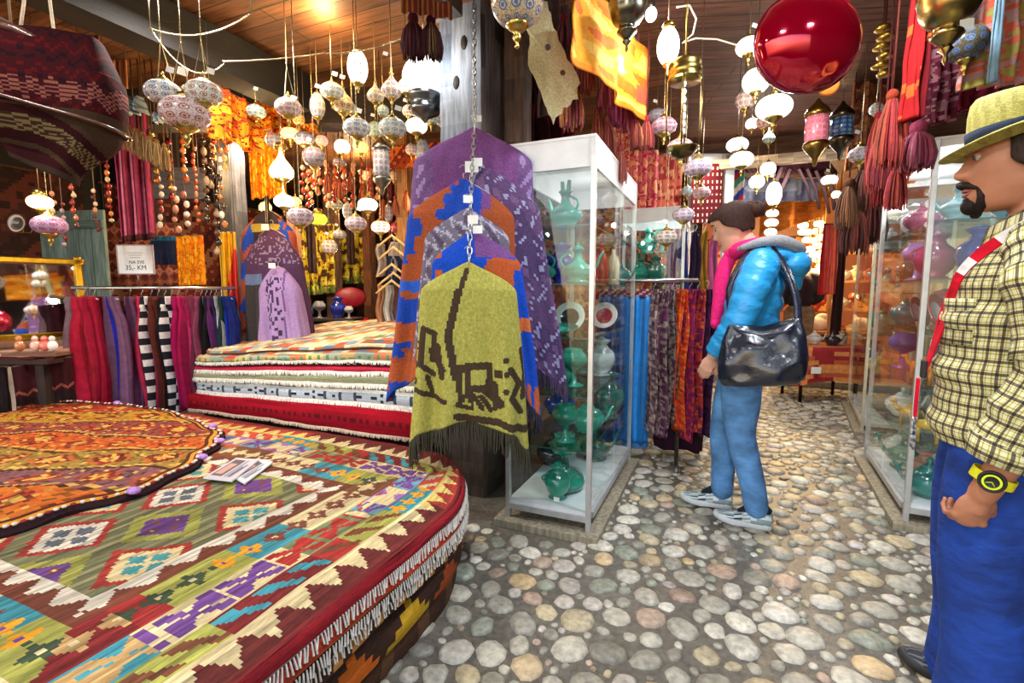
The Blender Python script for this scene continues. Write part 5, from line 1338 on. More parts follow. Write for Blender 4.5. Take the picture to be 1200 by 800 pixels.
lantern(1133, 52, 36, 'round', 1.9, (92, 86, 70), 'dark grey bronze mosaic ball lantern under the square white tag', False, None, G2)
# stacked brass chimes
t = thing('brass_chime', 'stack of brass rings hanging under the ceiling left of the red sash', 'chime', at(1033, 60, 2.6)); s = px2m(20, 2.6)
for k in range(6):
    mb = MB((206, 174, 84)); r = s*(.5-.03*k if k % 2 else .42); mb.lathe([(r*.55, .02), (r, .004), (r, -.008), (r*.5, -.012)], 20, c=(.018*(k % 2), 0, .11-.045*k)); mb.build('ring', 'metal', t)
mb = MB((160, 150, 120)); mb.tube([(0, 0, -.2), (0, 0, ZC-t.location.z)], .003, 6); mb.build('cord', 'metal', t)
# swag chain with the trio at upper left
sw = thing('swag_chain', 'beaded chain looping under the ceiling above the trio of lanterns', 'chain')
for a, b_, dip in (((176, 33), (295, 15), 14), ((176, 33), (262, 75), 25), ((262, 72), (380, 62), 2), ((380, 62), (480, 40), 6)):
    p, q = at(a[0], a[1], 2.4), at(b_[0], b_[1], 2.4 if b_[1] < 50 else 2.6); pts = []
    for k in range(13):
        f_ = k/12; v = p.lerp(q, f_); v.z -= px2m(dip, 2.5)*4*f_*(1-f_); pts.append(v)
    mb = MB((196, 180, 140)); L_ = (q-p).length; n = int(L_/.012); 
    for k in range(n):
        f_ = k/n*12; i = min(11, int(f_)); v = pts[i].lerp(pts[i+1], f_-i); mb.ell(v, (.0045, .0045, .004), 6, 4)
    mb.tube(pts, .002, 5); mb.build('strand', 'metal', sw)
for px, py, dz in ((176, 33, 0), (295, 15, 0), (480, 40, 0)):
    p = at(px, py, 2.4); mb = MB((160, 150, 130)); mb.tube([(p.x, p.y, p.z), (p.x, p.y, ZC)], .003, 5); mb.build('hook_wire', 'metal', sw)
# chandelier of many glowing globes deep in the shop
ch = thing('globe_chandelier', 'cascade chandelier of many small glowing globes at the end of the aisle', 'chandelier', at(955, 280, 7.2))
cg = [(951,243),(945,256),(941,264),(941,272),(946,281),(960,262),(957,271),(967,266),(956,252),(955,282),(949,292),(962,278),(958,288),(955,298),(958,304),(962,312),(956,318),(950,322),(946,272),(964,296),(941,254),(953,331),(960,338),(955,347)]
for k, (px, py) in enumerate(cg):
    p = at(px, py, 7.2+.25*math.sin(k*2.3))-ch.location; s = px2m(11, 7.2)
    mb = MB((255, 226, 160)); mb.lathe([(a*s, b*s) for a, b in smprof(GP['flat'], 10)], 14, c=p); g = mb.build('glowing_globe', 'glowlamp', ch)
    mb = MB((170, 140, 80)); mb.tube([p+Vector((0, 0, .3*s)), p+Vector((0, 0, 3.15-ch.location.z-p.z))], .006, 5); mb.build('wire', 'metal', g)

# ================================================================ hanging textiles, tassels, bags
def tassel(label, p, L_, r, col, col2=None, group=None, seed=0, cat='tassel', cord=.12, n=46, ztop=None):
    L_ *= 1.25; r *= 1.3; n = int(n*1.5); col = shade(col, .72); col2 = shade(col2, .8) if col2 else None
    t = thing('tassel', label, cat, p, seed, group); rr = random.Random(seed)
    mb = MB(col); mb.ell((0, 0, 0), (r*.42, r*.42, r*.5), 12, 8); mb.build('knot', 'wool', t)
    mb = MB(col)
    for k in range(n):
        a = rr.uniform(0, 2*PI); q = math.sqrt(rr.random()); x, y = math.cos(a)*q, math.sin(a)*q; l1 = L_*rr.uniform(.88, 1.04)
        mb.tube([(x*r*.3, y*r*.3, -r*.3), (x*r*.75, y*r*.75, -l1*.35), (x*r, y*r, -l1*.75), (x*r*.95, y*r*.95, -l1)], [r*.06, r*.07, r*.07, r*.04], 5, (col2 if (col2 and k % 3 == 0) else shade(col, rr.uniform(.75, 1.15))), caps=False)
    mb.build('strands', 'thread', t)
    mb = MB(shade(col, .7)); mb.tube([(0, 0, r*.3), (0, 0, (ztop-p[2]) if ztop else cord)], .004, 6); mb.build('cord', 'thread', t)
    return t
def hanging(name, label, cat, px0, px1, py0, py1, d0, d1, colf, fold=.03, nf=5, nu=60, nv=40, group=None, mat='cloth', hem=0, hempts=None, top=None, seed=0, th=.006, ztop=True):
    """cloth hung from a top line between two photo columns; real folds and thickness"""
    a, b = at(px0, py0 if not isinstance(py0, tuple) else py0[0], d0), at(px1, py0 if not isinstance(py0, tuple) else py0[1], d1)
    c = at((px0+px1)/2, py1, (d0+d1)/2); H = (a.z+b.z)/2-c.z; W_ = Vector((b.x-a.x, b.y-a.y, 0)); n_ = Vector((-W_.y, W_.x, 0)).normalized()
    t = thing(name, label, cat, (a.x, a.y, a.z), 0, group); P = []
    for j in range(nv+1):
        row = []
        for i in range(nu+1):
            u = i/nu; v = j/nv; ztp = lerp(0, b.z-a.z, u)-hem*math.sin(PI*u)*(1-v)
            hh = H*(1+(hempts(u) if hempts else 0))
            f_ = fold*(math.sin(u*nf*2*PI+seed+v)+.5*math.sin(u*nf*4.3*PI+seed*2)+.6*noise.noise(Vector((u*4, v*3, seed))))*(.5+.5*v)
            row.append(Vector((W_.x*u, W_.y*u, ztp-hh*v))+n_*f_)
        P.append(row)
    mb = MB(); mb.grid(P, lambda i, j: colf(i/nu, j/nv)); mb.build('cloth', mat, t, solid=th)
    mb = MB((90, 70, 56)); mb.tube([P[0][0]+Vector((0, 0, .0)), P[0][nu//2], P[0][nu]], .006, 6)
    if ztop:
        for i in (2, nu-2): mb.tube([P[0][i], (P[0][i].x, P[0][i].y, ZC-a.z)], .0025, 5)
    mb.build('hanging_rod', 'wood', t); return t
# striped wine red scarf at left
def c_str(u, v):
    k = int(u*17); c = ((150, 50, 84), (110, 28, 56), (186, 100, 120), (96, 26, 44), (130, 44, 70))[k % 5]
    if v > .93: return (70, 30, 30)
    return c
hanging('striped_shawl', 'wine and rose striped shawl hanging above the white price sign', 'shawl', 130, 172, 130, 282, 3.5, 3.6, c_str, .035, 3)
# amber curtain pieces
def amb(seed, cs):
    def f_(u, v):
        n = noise.noise(Vector((u*5+seed, v*6, seed))); m_ = noise.noise(Vector((u*14, v*16, seed+3)))
        c = cs[0] if n > .1 else (cs[1] if n > -.15 else cs[2])
        if abs(m_) < .05: c = cs[3]
        return shade(c, 1+.25*noise.noise(Vector((u*40, v*5, seed))))
    return f_
ORS = [(226, 116, 14), (186, 60, 14), (240, 160, 30), (84, 24, 14)]
scl = lambda u: .10*abs(math.sin(u*PI*5))
hanging('orange_valance', 'bright orange patchwork valance hanging right of the lantern trio', 'valance', 246, 306, (96, 128), 168, 2.9, 3.4, amb(1, ORS), .03, 3, hempts=scl)
hanging('orange_valance', 'orange valance with scalloped hem above the amber curtain', 'valance', 300, 372, (118, 124), 152, 3.7, 3.9, amb(2, ORS), .03, 4, hempts=scl)
hanging('amber_curtain', 'long amber yellow curtain behind the glowing onion lamp', 'curtain', 290, 332, 150, 232, 4.3, 4.4, amb(3, [(240, 170, 30), (226, 130, 20), (250, 200, 60), (180, 90, 20)]), .04, 4)
hanging('orange_cloth', 'folded bright orange cloth hanging above the left scarf rail', 'cloth', 206, 238, 276, 334, 4.0, 4.1, amb(4, [(240, 160, 20), (226, 120, 20), (246, 180, 40), (206, 96, 20)]), .012, 2)
def yr(u, v): return (226, 176, 20) if u+v*.9 < .95 or v < .2 else (216, 54, 40)
hanging('yellow_garment', 'yellow and red silky garment hanging right of the orange cloth', 'garment', 256, 276, 272, 372, 4.0, 4.05, yr, .03, 3, mat='satin')
def brn(u, v): return shade((60, 40, 36), 1+.4*noise.noise(Vector((u*8, v*8, 0))))
hanging('dark_cloth', 'dark navy and teal bag like cloth above the price sign, right', 'cloth', 176, 206, 277, 310, 4.1, 4.1, lambda u, v: (30, 100, 130) if v < .15 else (34, 40, 66), .02, 2)
def kpat(cs, nx_, ny_):
    def f_(u, v):
        a = u*nx_; b = v*ny_; k = int(a+b)+int(a-b+50)*3; fa = abs((a+b) % 1-.5)+abs((a-b) % 1-.5)
        c = cs[k % len(cs)]
        if fa < .25: c = cs[(k+2) % len(cs)]
        if fa > .88: c = cs[-1]
        return shade(c, 1+.2*noise.noise(Vector((u*50, v*50, 0))))
    return f_
hanging('brown_kilim', 'reddish brown kilim hanging on the wall behind the price sign', 'kilim', 120, 206, 262, 336, 4.6, 4.8, kpat([(110, 52, 44), (150, 84, 60), (90, 40, 40), (170, 110, 90)], 7, 6), .01, 2)
# grey green old wardrobe door at the left
gp = thing('panel_screen', 'weathered grey green wooden panel standing behind the gold framed mirror', 'panel', at(92, 343, 4.4), RZC-.15); gp.location.z = 0
for k in range(5):
    mb = MB(shade((112, 130, 122), 1+.1*math.sin(k*2))); mb.box((-.27+.135*k, 0, 1.0), (.128, .03, 1.85)); mb.build('board', 'wood', gp, smooth=False, bevel=.004)
for z in (.3, 1.0, 1.8):
    mb = MB((92, 110, 104)); mb.box((0, -.025, z), (.68, .02, .07)); mb.build('cross_rail', 'woodx', gp, smooth=False, bevel=.003)
# garlands of small bells, felt toys and beads above the left racks (each strand one thing)
def strand(label, px, py0, py1, d, cols, kind='bead', size=.03, seed=0, group='strings of beads and ornaments on the left'):
    p, q = at(px, py0, d), at(px, py1, d); size *= .78; H = p.z-q.z; t = thing('bead_string', label, 'bead string', p, 0, group); rr = random.Random(seed)
    mb = MB((120, 90, 60)); mb.tube([(0, 0, ZC-p.z), (0, 0, 0), (0, 0, -H)], .003, 5); mb.build('cord', 'thread', t)
    n = max(2, int(H/(size*1.5)))
    for k in range(n):
        z = -H*(k+.5)/n; c = rr.choice(cols); mb = MB(c); x, y = rr.uniform(-.3, .3)*size, rr.uniform(-.3, .3)*size
        if kind == 'bell': mb.lathe([(size*.1, size*.6), (size*.3, size*.5), (size*.4, 0), (size*.6, -size*.5)], 10, c=(x, y, z)); mb.build('bell', 'metal', t)
        elif kind == 'gourd': mb.lathe([(0, size*.9), (size*.15, size*.7), (size*.2, size*.5), (size*.5, size*.1), (size*.5, -size*.3), (size*.2, -size*.6), (0, -size*.65)], 10, c=(x, y, z)); mb.build('drop', 'ceramic', t)
        else: mb.ell((x, y, z), (size*rr.uniform(.35, .6), size*.5, size*rr.uniform(.4, .8)), 9, 6); mb.build('bead', 'ceramic', t)
    return t
RC_ = [(176, 70, 50), (226, 190, 150), (150, 40, 50), (200, 130, 90), (100, 40, 40)]; GC = [(206, 170, 90), (176, 130, 60), (226, 200, 140)]; BC = [(50, 40, 40), (90, 60, 50), (170, 150, 130), (30, 30, 34)]; OC = [(226, 110, 50), (200, 80, 40), (236, 170, 90), (176, 50, 40)]
sd = [(60, 222, 262, 3.3, RC_, 'bead', .04, 'short string of pale beads under the big kilim bag'), (72, 235, 290, 3.4, [(150, 60, 70), (200, 160, 170)], 'bead', .035, 'string with pink beads beside the purple mosaic lantern'),
      (84, 215, 268, 3.4, RC_, 'gourd', .04, 'string of dark red drops left of the grey green panel'), (110, 220, 272, 3.5, RC_, 'bead', .035, 'string of red beads in front of the grey green panel'),
      (122, 150, 262, 3.6, [(226, 130, 60), (180, 50, 40), (226, 190, 140)], 'bead', .04, 'coral and cream bead string left of the striped shawl'),
      (178, 150, 216, 3.6, GC, 'bell', .05, 'string of golden bells right of the striped shawl'), (186, 205, 268, 3.9, [(170, 50, 50), (240, 220, 200)], 'bead', .05, 'red and white felt bead string above the orange cloth'),
      (196, 160, 235, 3.7, GC+RC_, 'bell', .05, 'mixed brass bell string under the lowest lantern of the trio'), (204, 215, 275, 4.0, [(236, 200, 170), (226, 160, 130), (250, 230, 200)], 'bead', .06, 'string of pale peach felt balls over the orange cloth'),
      (214, 160, 215, 3.8, [(226, 150, 70), (200, 90, 40)], 'gourd', .055, 'string of orange drops under the trio of lanterns'), (216, 222, 268, 4.0, [(230, 190, 180), (250, 240, 220), (200, 110, 110)], 'bead', .06, 'string of cream and pink felt balls right of the peach one'),
      (226, 170, 262, 3.9, [(220, 100, 60), (190, 140, 110)], 'bead', .04, 'thin rusty bead string above the right edge of the orange cloth'), (237, 160, 262, 3.8, BC, 'bead', .06, 'thick string of black ornaments left of the grey post'),
      (247, 165, 300, 3.85, BC, 'gourd', .06, 'long string of black and brown drops left of the grey post'), (256, 170, 268, 3.8, [(170, 110, 60), (60, 50, 50), (226, 226, 226)], 'bead', .055, 'black and white ornament string touching the grey post'),
      (262, 150, 200, 3.7, OC, 'gourd', .05, 'string of orange red drops over the grey post'), (250, 150, 190, 3.6, OC, 'bell', .05, 'cluster of orange bells under the orange valance')]
for k, (px, a, b_, d, cs, kd, sz, lab) in enumerate(sd): strand(lab, px, a, b_, d, cs, kd, sz, k)
words = ['leftmost', 'second', 'third', 'fourth', 'fifth', 'sixth', 'seventh', 'eighth', 'ninth', 'tenth', 'eleventh', 'twelfth', 'thirteenth', 'fourteenth', 'fifteenth', 'sixteenth', 'seventeenth', 'eighteenth']
for k in range(18):
    px = 354+k*5.1+2*math.sin(k*3); a = 192+5*math.sin(k*2.1); b_ = 236+9*math.sin(k*1.3)
    strand('coral bead string, %s from the left in the row under the small lanterns' % words[k], px, a, b_, 4.8+.2*math.sin(k), [(196, 90, 50), (170, 50, 40), (222, 150, 100)] if k % 3 else [(236, 200, 160), (200, 60, 50)], 'gourd' if k % 2 else 'bead', .06, 90+k, 'coral bead strings in front of the yellow kilims')
# yellow kilims and back-left corner
YK = [(206, 180, 40), (60, 60, 36), (226, 200, 60), (120, 70, 40), (180, 150, 40)]
def yk(seed):
    def f_(u, v):
        c = (196, 176, 40) if v < .8 else (150, 160, 60)
        n = noise.noise(Vector((u*7+seed, v*9, 0))); m_ = noise.noise(Vector((u*13+seed, v*15, 3)))
        if n > .12: c = (74, 52, 34)
        if n < -.25: c = (232, 210, 80)
        if abs(m_) < .04: c = (150, 60, 40)
        if v > .86 and int(u*20) % 2: c = (100, 120, 60)
        return c
    return f_
hanging('yellow_shawl', 'yellow and brown patterned shawl left of the brown post', 'shawl', 350, 391, 262, 345, 5.9, 6.2, yk(1), .05, 4)
hanging('yellow_shawl', 'yellow patterned shawl between the two brown posts behind the red chair', 'shawl', 397, 433, 270, 332, 6.6, 6.8, yk(6), .05, 3)
hanging('dark_garment', 'dark brown garment hanging left of the lime lamp over the yellow shawl', 'garment', 358, 368, 258, 320, 5.7, 5.7, brn, .03, 2)
hanging('dark_garment', 'dark brown garment hanging right of the brown post', 'garment', 405, 414, 262, 310, 6.3, 6.3, brn, .03, 2)
hanging('pink_drape', 'pale pink cloth falling beside the left poncho stand', 'cloth', 336, 352, 250, 330, 4.5, 4.6, lambda u, v: (226, 176, 150), .02, 2)
hanging('brown_kilim', 'dark orange kilim strip high behind the slim lanterns near the purple poncho', 'kilim', 450, 520, (172, 166), 196, 4.9, 4.8, kpat([(150, 60, 30), (210, 110, 50), (110, 40, 30)], 6, 2), .01, 2)
hanging('brown_kilim', 'dark wine kilim panel right of the hangers, behind the purple poncho', 'kilim', 452, 470, 210, 330, 5.4, 5.4, kpat([(60, 20, 24), (90, 30, 34), (40, 18, 20)], 2, 8), .02, 2)
# red chair
cp = at(411, 343, 5.9); t = thing('chair', 'dark red upholstered chair between the brown posts at the back left', 'chair', (cp.x, cp.y, 0), RZC+PI+.35)
cb_ = MB((150, 16, 34)); cb_.ell((0, 0, .86), (.23, .23, .05), 24, 10); cb_.build('seat', 'satin', t)
cb_ = MB((130, 14, 30)); cb_.ell((0, -.20, 1.14), (.19, .05, .13), 24, 14); cb_.build('backrest', 'satin', t)
for x in (-.16, .16):
    for y in (-.16, .16): cb_ = MB((50, 30, 26)); cb_.tube([(x, y, .84), (x*1.15, y*1.15, 0)], [.022, .014], 8); cb_.build('leg', 'wood', t)
# small table with dark goods in front of the chair
tp = at(383, 343, 5.5); t = thing('side_table', 'low dark table with metal ware left of the red chair', 'table', (tp.x, tp.y, 0), RZC)
mb = MB((50, 38, 36)); mb.box((0, 0, .90), (.7, .4, .03)); mb.build('tabletop', 'woodx', t, smooth=False, bevel=.006)
for x in (-.3, .3):
    for y in (-.16, .16): mb = MB((44, 34, 30)); mb.box((x, y, .44), (.04, .04, .88)); mb.build('leg', 'wood', t, smooth=False)
def tl(x, y): v = Vector((x, y, 0)); v.rotate(Matrix.Rotation(RZC, 3, 'Z').to_euler()); return (tp.x+v.x, tp.y+v.y, .916)
pot('pot', 'light blue pot on the low dark table at the back left', tl(-.24, -.05), .17, (40, 140, 200), 0)
pot('gob', 'grey goblet on the low dark table at the back left', tl(-.06, -.08), .17, (150, 150, 156), 0)
pot('jar', 'deep blue jar with white spots on the low dark table at the back left', tl(.12, .0), .22, (30, 50, 160), 0)
pot('gob', 'small silver goblet at the right end of the low dark table', tl(.27, -.08), .12, (200, 200, 200), 0)
# wooden hangers with hung tops
hg = 'pale wooden hangers at the back'
for k, (py, lab) in enumerate(((277, 'topmost pale wooden hanger of the five at the back'), (291, 'second pale wooden hanger from the top at the back'), (311, 'third pale wooden hanger, middle of the five'), (321, 'fourth pale wooden hanger from the top'), (330, 'lowest pale wooden hanger of the five at the back'))):
    t = thing('clothes_hanger', lab, 'hanger', at(459+(k % 2)*2, py, 4.5-.07*k), RZC, hg); s = .28
    mb = MB((222, 190, 130)); mb.tube([(-s/2, 0, -.10), (-s*.25, 0, -.045), (0, 0, .01), (s*.25, 0, -.045), (s/2, 0, -.10)], [.007, .010, .012, .010, .007], 8); mb.build('shoulder_bar', 'wood', t)
    mb = MB((190, 190, 190)); mb.tube([(0, 0, .01), (0, 0, .05), (.015, 0, .07), (0, 0, .09)], .0025, 6); mb.build('hook', 'metal', t)
gs = [(447, 10, (190, 176, 168), 'greyish white top hanging on the wooden hangers, left', 286, 4.6), (464, 14, (206, 190, 186), 'pinkish white top under the highest wooden hanger', 284, 4.65), (462, 16, (40, 56, 100), 'navy top hanging behind the lower wooden hangers', 300, 4.62),
      (447, 10, (206, 150, 110), 'peach brown cloth at the left below the wooden hangers', 334, 4.3), (456, 10, (236, 234, 226), 'white cloth below the wooden hangers', 334, 4.3), (466, 11, (130, 90, 84), 'brown cloth right of the white one below the wooden hangers', 333, 4.32), (474, 7, (90, 60, 64), 'dark brown cloth at the right end below the wooden hangers', 333, 4.34)]
for k, (px, wp, col, lab, py, d) in enumerate(gs):
    scarf(lab, at(px, py, d), RZC, px2m(wp, d)*1.1, .08, .30 if py < 310 else .36, [(.5, col), (1, shade(col, .85))], 300+k, 'tops and cloths under the wooden hangers', hook=False, pinch=.8)
# ---------------- left: big kilim bag on ropes
t = thing('kilim_bag', 'large dark red kilim bag hanging from cream ropes at the upper left edge', 'bag', at(46, 124, 1.9), RZC+.35)
def bagc(u, v, back=False):
    zz = tri(u*1.0, .115)*.09; w_ = v+zz
    c = (70, 12, 20)
    k = (w_*5.2) % 1.0
    if v < .56:
        if .30 < k < .46: c = (40, 12, 24)
        elif k > .86: c = (104, 16, 22)
        if .36 < v-zz*.8 < .47: c = (170, 100, 84) if (int(u*90)+int(v*70)) % 2 else (80, 20, 34)
    else:
        c = (60, 14, 18) if v < .95 else (70, 50, 40)
        q = math.hypot((u-.42)*1.2, (v-1.3)*1.1)
        if .62 < q < .74: c = (150, 124, 80) if (int(u*80)+int(v*60)) % 2 else (70, 46, 36)
        elif .5 < q < .54 or q > .80: c = (84, 60, 42)
    return shade(c, .8)
W_, H_, Dp = .50, .48, .14; P = []; nu, nv = 130, 110
for j in range(nv+1):
    v = j/nv; row = []
    for i in range(nu):
        a = 2*PI*i/nu; c_, s_ = math.cos(a), math.sin(a); half = W_/2*(.80+.28*math.sin(PI*min(1, v*1.05+.05)))*(1-.5*smooth(.72, 1, v))
        row.append((half*math.copysign(abs(c_)**.8, c_), Dp*(.35+.75*math.sin(PI*min(1, v+.12)))*math.copysign(abs(s_)**.75, s_)+.01*math.sin(a*5+v*4), H_*(.5-v)+.05*c_*(1-2*v)-.035*(c_*c_)*(v < .3)))
    P.append(row)
mb = MB(); mb.grid(P, lambda i, j: bagc((P[j][i][0]/W_+.5)*1.0, j/nv), closeu=True); mb.cap(0, nu, (70, 20, 26), True); mb.cap(nu*nv, nu, (60, 40, 30)); mb.build('bag_body', 'kilim', t)
mb = MB((96, 60, 50)); e = [(P[int(nv*.56)][i][0]*1.02, P[int(nv*.56)][i][1]*1.04, P[int(nv*.56)][i][2]-.10*(P[int(nv*.56)][i][0]/W_+.0)) for i in range(0, nu, 5)]; mb.tube(e+[e[0]], .007, 8); mb.build('leather_seam', 'leather', t)
mb = MB((96, 54, 44)); mb.tube([(-.20, -.06, .22), (-.12, -.10, .25), (.0, -.11, .22), (.12, -.09, .17), (.2, -.04, .12)], .016, 10); mb.build('leather_handle', 'leather', t)
mb = MB((214, 196, 170)); mb.tube([(-.02, -.06, .18), (.0, -.04, .34), (.045, 0, ZC-t.location.z)], .0055, 8); mb.build('rope', 'thread', t)
mb = MB((214, 196, 170)); mb.tube([(.12, -.06, .10), (.10, -.07, .16), (.085, -.05, .22), (.045, 0, ZC-t.location.z)], .0055, 8); mb.build('rope', 'thread', t)
mb = MB((190, 160, 120)); mb.ell((.085, -.055, .22), (.014, .014, .02), 10, 6); mb.build('knot', 'thread', t)
# second bag behind at the far left top
t = thing('kilim_bag', 'grey brown rolled bag with pink weave behind the big hanging one', 'bag', at(16, 62, 1.95), RZC+.2)
mb = MB((120, 70, 74)); mb.ell((0, 0, 0), (.14, .10, .09), 24, 14, lambda i, j: (170, 120, 110) if (i+j) % 3 == 0 else (112, 40, 60)); mb.build('bag_body', 'kilim', t)
mb = MB((110, 92, 84)); mb.tube([(-.13, -.05, .03), (0, -.09, .08), (.13, -.04, .02)], .02, 10); mb.build('roll_handle', 'wool', t)
mb = MB((150, 130, 100)); mb.tube([(0, 0, .07), (0, 0, ZC-t.location.z)], .005, 6); mb.build('rope', 'thread', t)
# cloths on the beam at upper left
hanging('kilim_strip', 'orange red kilim strip on the dark beam above the hanging bag', 'kilim', 90, 116, 42, 78, 2.7, 2.8, kpat([(190, 84, 50), (150, 40, 40), (110, 60, 50)], 3, 4), .01, 2)
hanging('kilim_strip', 'brown striped kilim strip left of the dark post at upper left', 'kilim', 120, 148, 70, 104, 3.0, 3.1, lambda u, v: ((150, 96, 60), (110, 60, 44), (170, 120, 80))[int(u*12) % 3], .01, 2)
hanging('crumpled_bag', 'crumpled pale blue plastic sheet at upper left under the beam', 'plastic sheet', 130, 168, 114, 132, 3.3, 3.3, lambda u, v: (150, 176, 186) if noise.noise(Vector((u*7, v*7, 0))) > -.1 else (90, 110, 130), .05, 3, mat='satin')
hanging('crumpled_bag', 'small pale blue plastic bag left of the lowest lantern of the trio', 'plastic sheet', 178, 198, 133, 143, 3.3, 3.3, lambda u, v: (170, 190, 200), .03, 3, mat='satin')
# dark boards and shelf frame behind the left clutter
for k, (a, b_, d, y, col, lab) in enumerate(((170, 240, 4.9, 215, (96, 96, 110), 'grey wooden shelf board behind the felt balls on the left'),)):
    p, q = at(a, y, d), at(b_, y, d); t = thing('shelf_board', lab, 'shelf', (p+q)/2, RZC); mb = MB(col); mb.box((0, 0, 0), ((q-p).length, .04, .30)); mb.build('board', 'woodx', t, smooth=False, bevel=.004)
    mb = MB((60, 50, 46)); mb.box((0, .03, (ZC-t.location.z)/2), (.06, .04, ZC-t.location.z)); mb.build('bracket', 'wood', t, smooth=False)
# lit lamp with leaves far left, and purple mosaic lantern under it
lit_lamp('glowing warm lamp with leafy brass fitting at the far left edge', 47, 237, 24, 'flat', 3.0, col=(255, 214, 140))
lantern(58, 264, 30, 'flat', 2.9, (186, 150, 190), 'purple and white mosaic lantern under the glowing lamp at the far left', False, None, G1)
plate('old dark clock like round plate hanging at the far left edge', at(23, 262, 3.3), .06, (70, 62, 60), (110, 90, 70), 1.5, RZC)
bpy.data.objects['ceramic_plate.%03d' % max(int(n.name.split('.')[-1]) for n in bpy.data.objects if n.name.startswith('ceramic_plate.'))].location.z -= .06
# gold framed mirror leaning at the left
mc = at(8, 350, 3.35); t = thing('framed_mirror', 'gold framed mirror leaning at the left edge, reflecting lanterns', 'mirror', mc, RZC+.28)
t.rotation_euler = (math.radians(-7), 0, RZC+1.0)
Wm, Hm = .80, .54
mb = MB(); mb.box((0, 0, 0), (Wm, .006, Hm)); mb.build('mirror_glass', 'mirror', t, smooth=False)
for (x, z, a, b_) in ((0, Hm/2, Wm+.08, .045), (0, -Hm/2, Wm+.08, .045), (-Wm/2, 0, .045, Hm+.08), (Wm/2, 0, .045, Hm+.08)):
    mb = MB((196, 152, 40)); mb.box((x, -.012, z), (a, .03, b_)); mb.build('gilt_moulding', 'metal', t, smooth=False, bevel=.008)
# left table with cloths below it
tb = at(30, 343, 3.45); t = thing('display_table', 'dark table with folded cloths under the gold framed mirror', 'table', (tb.x, tb.y, 0), RZC)
mb = MB((60, 36, 30)); mb.box((-.15, .1, .74), (1.0, .7, .04)); mb.build('tabletop', 'woodx', t, smooth=False, bevel=.006)
for x in (-.55, .25):
    for y in (-.18, .36): mb = MB((50, 34, 28)); mb.box((x, y, .36), (.06, .06, .72)); mb.build('leg', 'wood', t, smooth=False)
mb = MB((40, 26, 24)); mb.box((-.15, .12, .30), (.94, .6, .03)); mb.build('lower_shelf', 'woodx', t, smooth=False)
def tcl(col, lab, z, h, off, side=None):
    o = MB(); P = []
    for k, (u, v) in enumerate(((-1, -1), (1, -1), (1, 1), (-1, 1))): pass
    n = 14; R = []
    for j in range(5):
        row = []
        for i in range(60):
            a = 2*PI*i/60; c_, s_ = math.cos(a), math.sin(a); x = (.5+off)*math.copysign(abs(c_)**.25, c_); y = (.35+off)*math.copysign(abs(s_)**.25, s_); row.append((x-.15+.006*math.sin(i*1.7), y+.1+.006*math.sin(i*2.1), z+h*(j/4-.5)+.006*math.sin(i*.9)))
        R.append(row)
    b = o.grid(R, side or (lambda i, j: shade(col, 1+.3*noise.noise(Vector((i*.3, j, z*9))))), closeu=True); o.cap(b+4*60, 60, col); o.cap(b, 60, col, True)
    q = o.build('folded_textile', 'kilim', loc=t.location, rz=RZC, smooth='auto'); tag(q, lab, 'cloth', 'textiles on the left table')
tcl((196, 150, 130), 'pale rose cloth lying on top of the left table', .795, .03, .01)
tcl((84, 40, 34), 'dark brown textile under the pale rose cloth on the left table', .772-.001, .014, .02)
o_ = MB(); 
hanging('dark_drape', 'dark wine draped textile with pale zigzag in front of the left table', 'textile', 2, 84, (432, 418), 478, 3.15, 3.35, lambda u, v: (150, 80, 70) if abs(v-.55-.08*tri(u, .2)) < .03 else ((60, 20, 24) if v < .7 else (40, 24, 24)), .015, 3, ztop=False)
hanging('dark_drape', 'black textile with white edge at the very left under the mirror', 'textile', -6, 14, 430, 492, 3.0, 3.1, lambda u, v: (206, 190, 176) if .7 < u < .85 else (30, 24, 28), .015, 2, ztop=False)
t2 = thing('small_stand', 'white and pink small figures stand on the left table before the mirror', 'figurines', at(40, 392, 3.05), RZC)
for k, (x, c) in enumerate(((-.1, (220, 140, 90)), (.0, (236, 190, 170)), (.06, (230, 120, 100)), (.11, (240, 226, 214)))):
    mb = MB(c); mb.ell((x, 0, .03), (.03, .025, .035), 12, 8); mb.ell((x, 0, .075), (.018, .018, .02), 10, 6); mb.build('figure', 'ceramic', t2)
mb = MB((120, 80, 60)); mb.box((0, 0, -.02), (.34, .1, .02)); mb.build('stand_base', 'woodx', t2, smooth=False); t2.location.z = .835
# ---------------- right of the column: orange cloth and tassels
def orc(u, v):
    c = (232, 156, 40); n = noise.noise(Vector((u*4, v*5, 2)))
    if n > .15: c = (216, 104, 26)
    if n < -.2: c = (240, 190, 90)
    if abs(u-.52) < .05 and .35 < v < .6: c = (110, 110, 130)
    if abs(u-.8) < .06 and .55 < v < .8: c = (190, 90, 60)
    if v > .9 or v < .08: c = (236, 130, 30)
    return c
hanging('orange_textile', 'orange and yellow patchwork cloth slung under the ceiling above the glass cabinet', 'cloth', 676, 762, (-40, 66), 108, 1.9, 2.9, orc, .02, 2, nu=90, hempts=lambda u: .25*u)
hanging('dark_shawl', 'dark wine shawl hanging between column and orange cloth', 'shawl', 608, 672, 30, 165, 3.1, 3.4, lambda u, v: ((60, 20, 30), (96, 20, 30), (40, 16, 26))[int(u*14+2*math.sin(v*5)) % 3], .05, 4)
hanging('dark_shawl', 'dark grey brown shawl hanging high right of the column', 'shawl', 640, 676, -20, 130, 2.7, 2.9, lambda u, v: (64, 50, 50), .04, 3)
t = thing('fur_skin', 'pale spotted lambskin hanging at a slant right of the column', 'skin', at(636, 75, 2.35), RZC); P = []
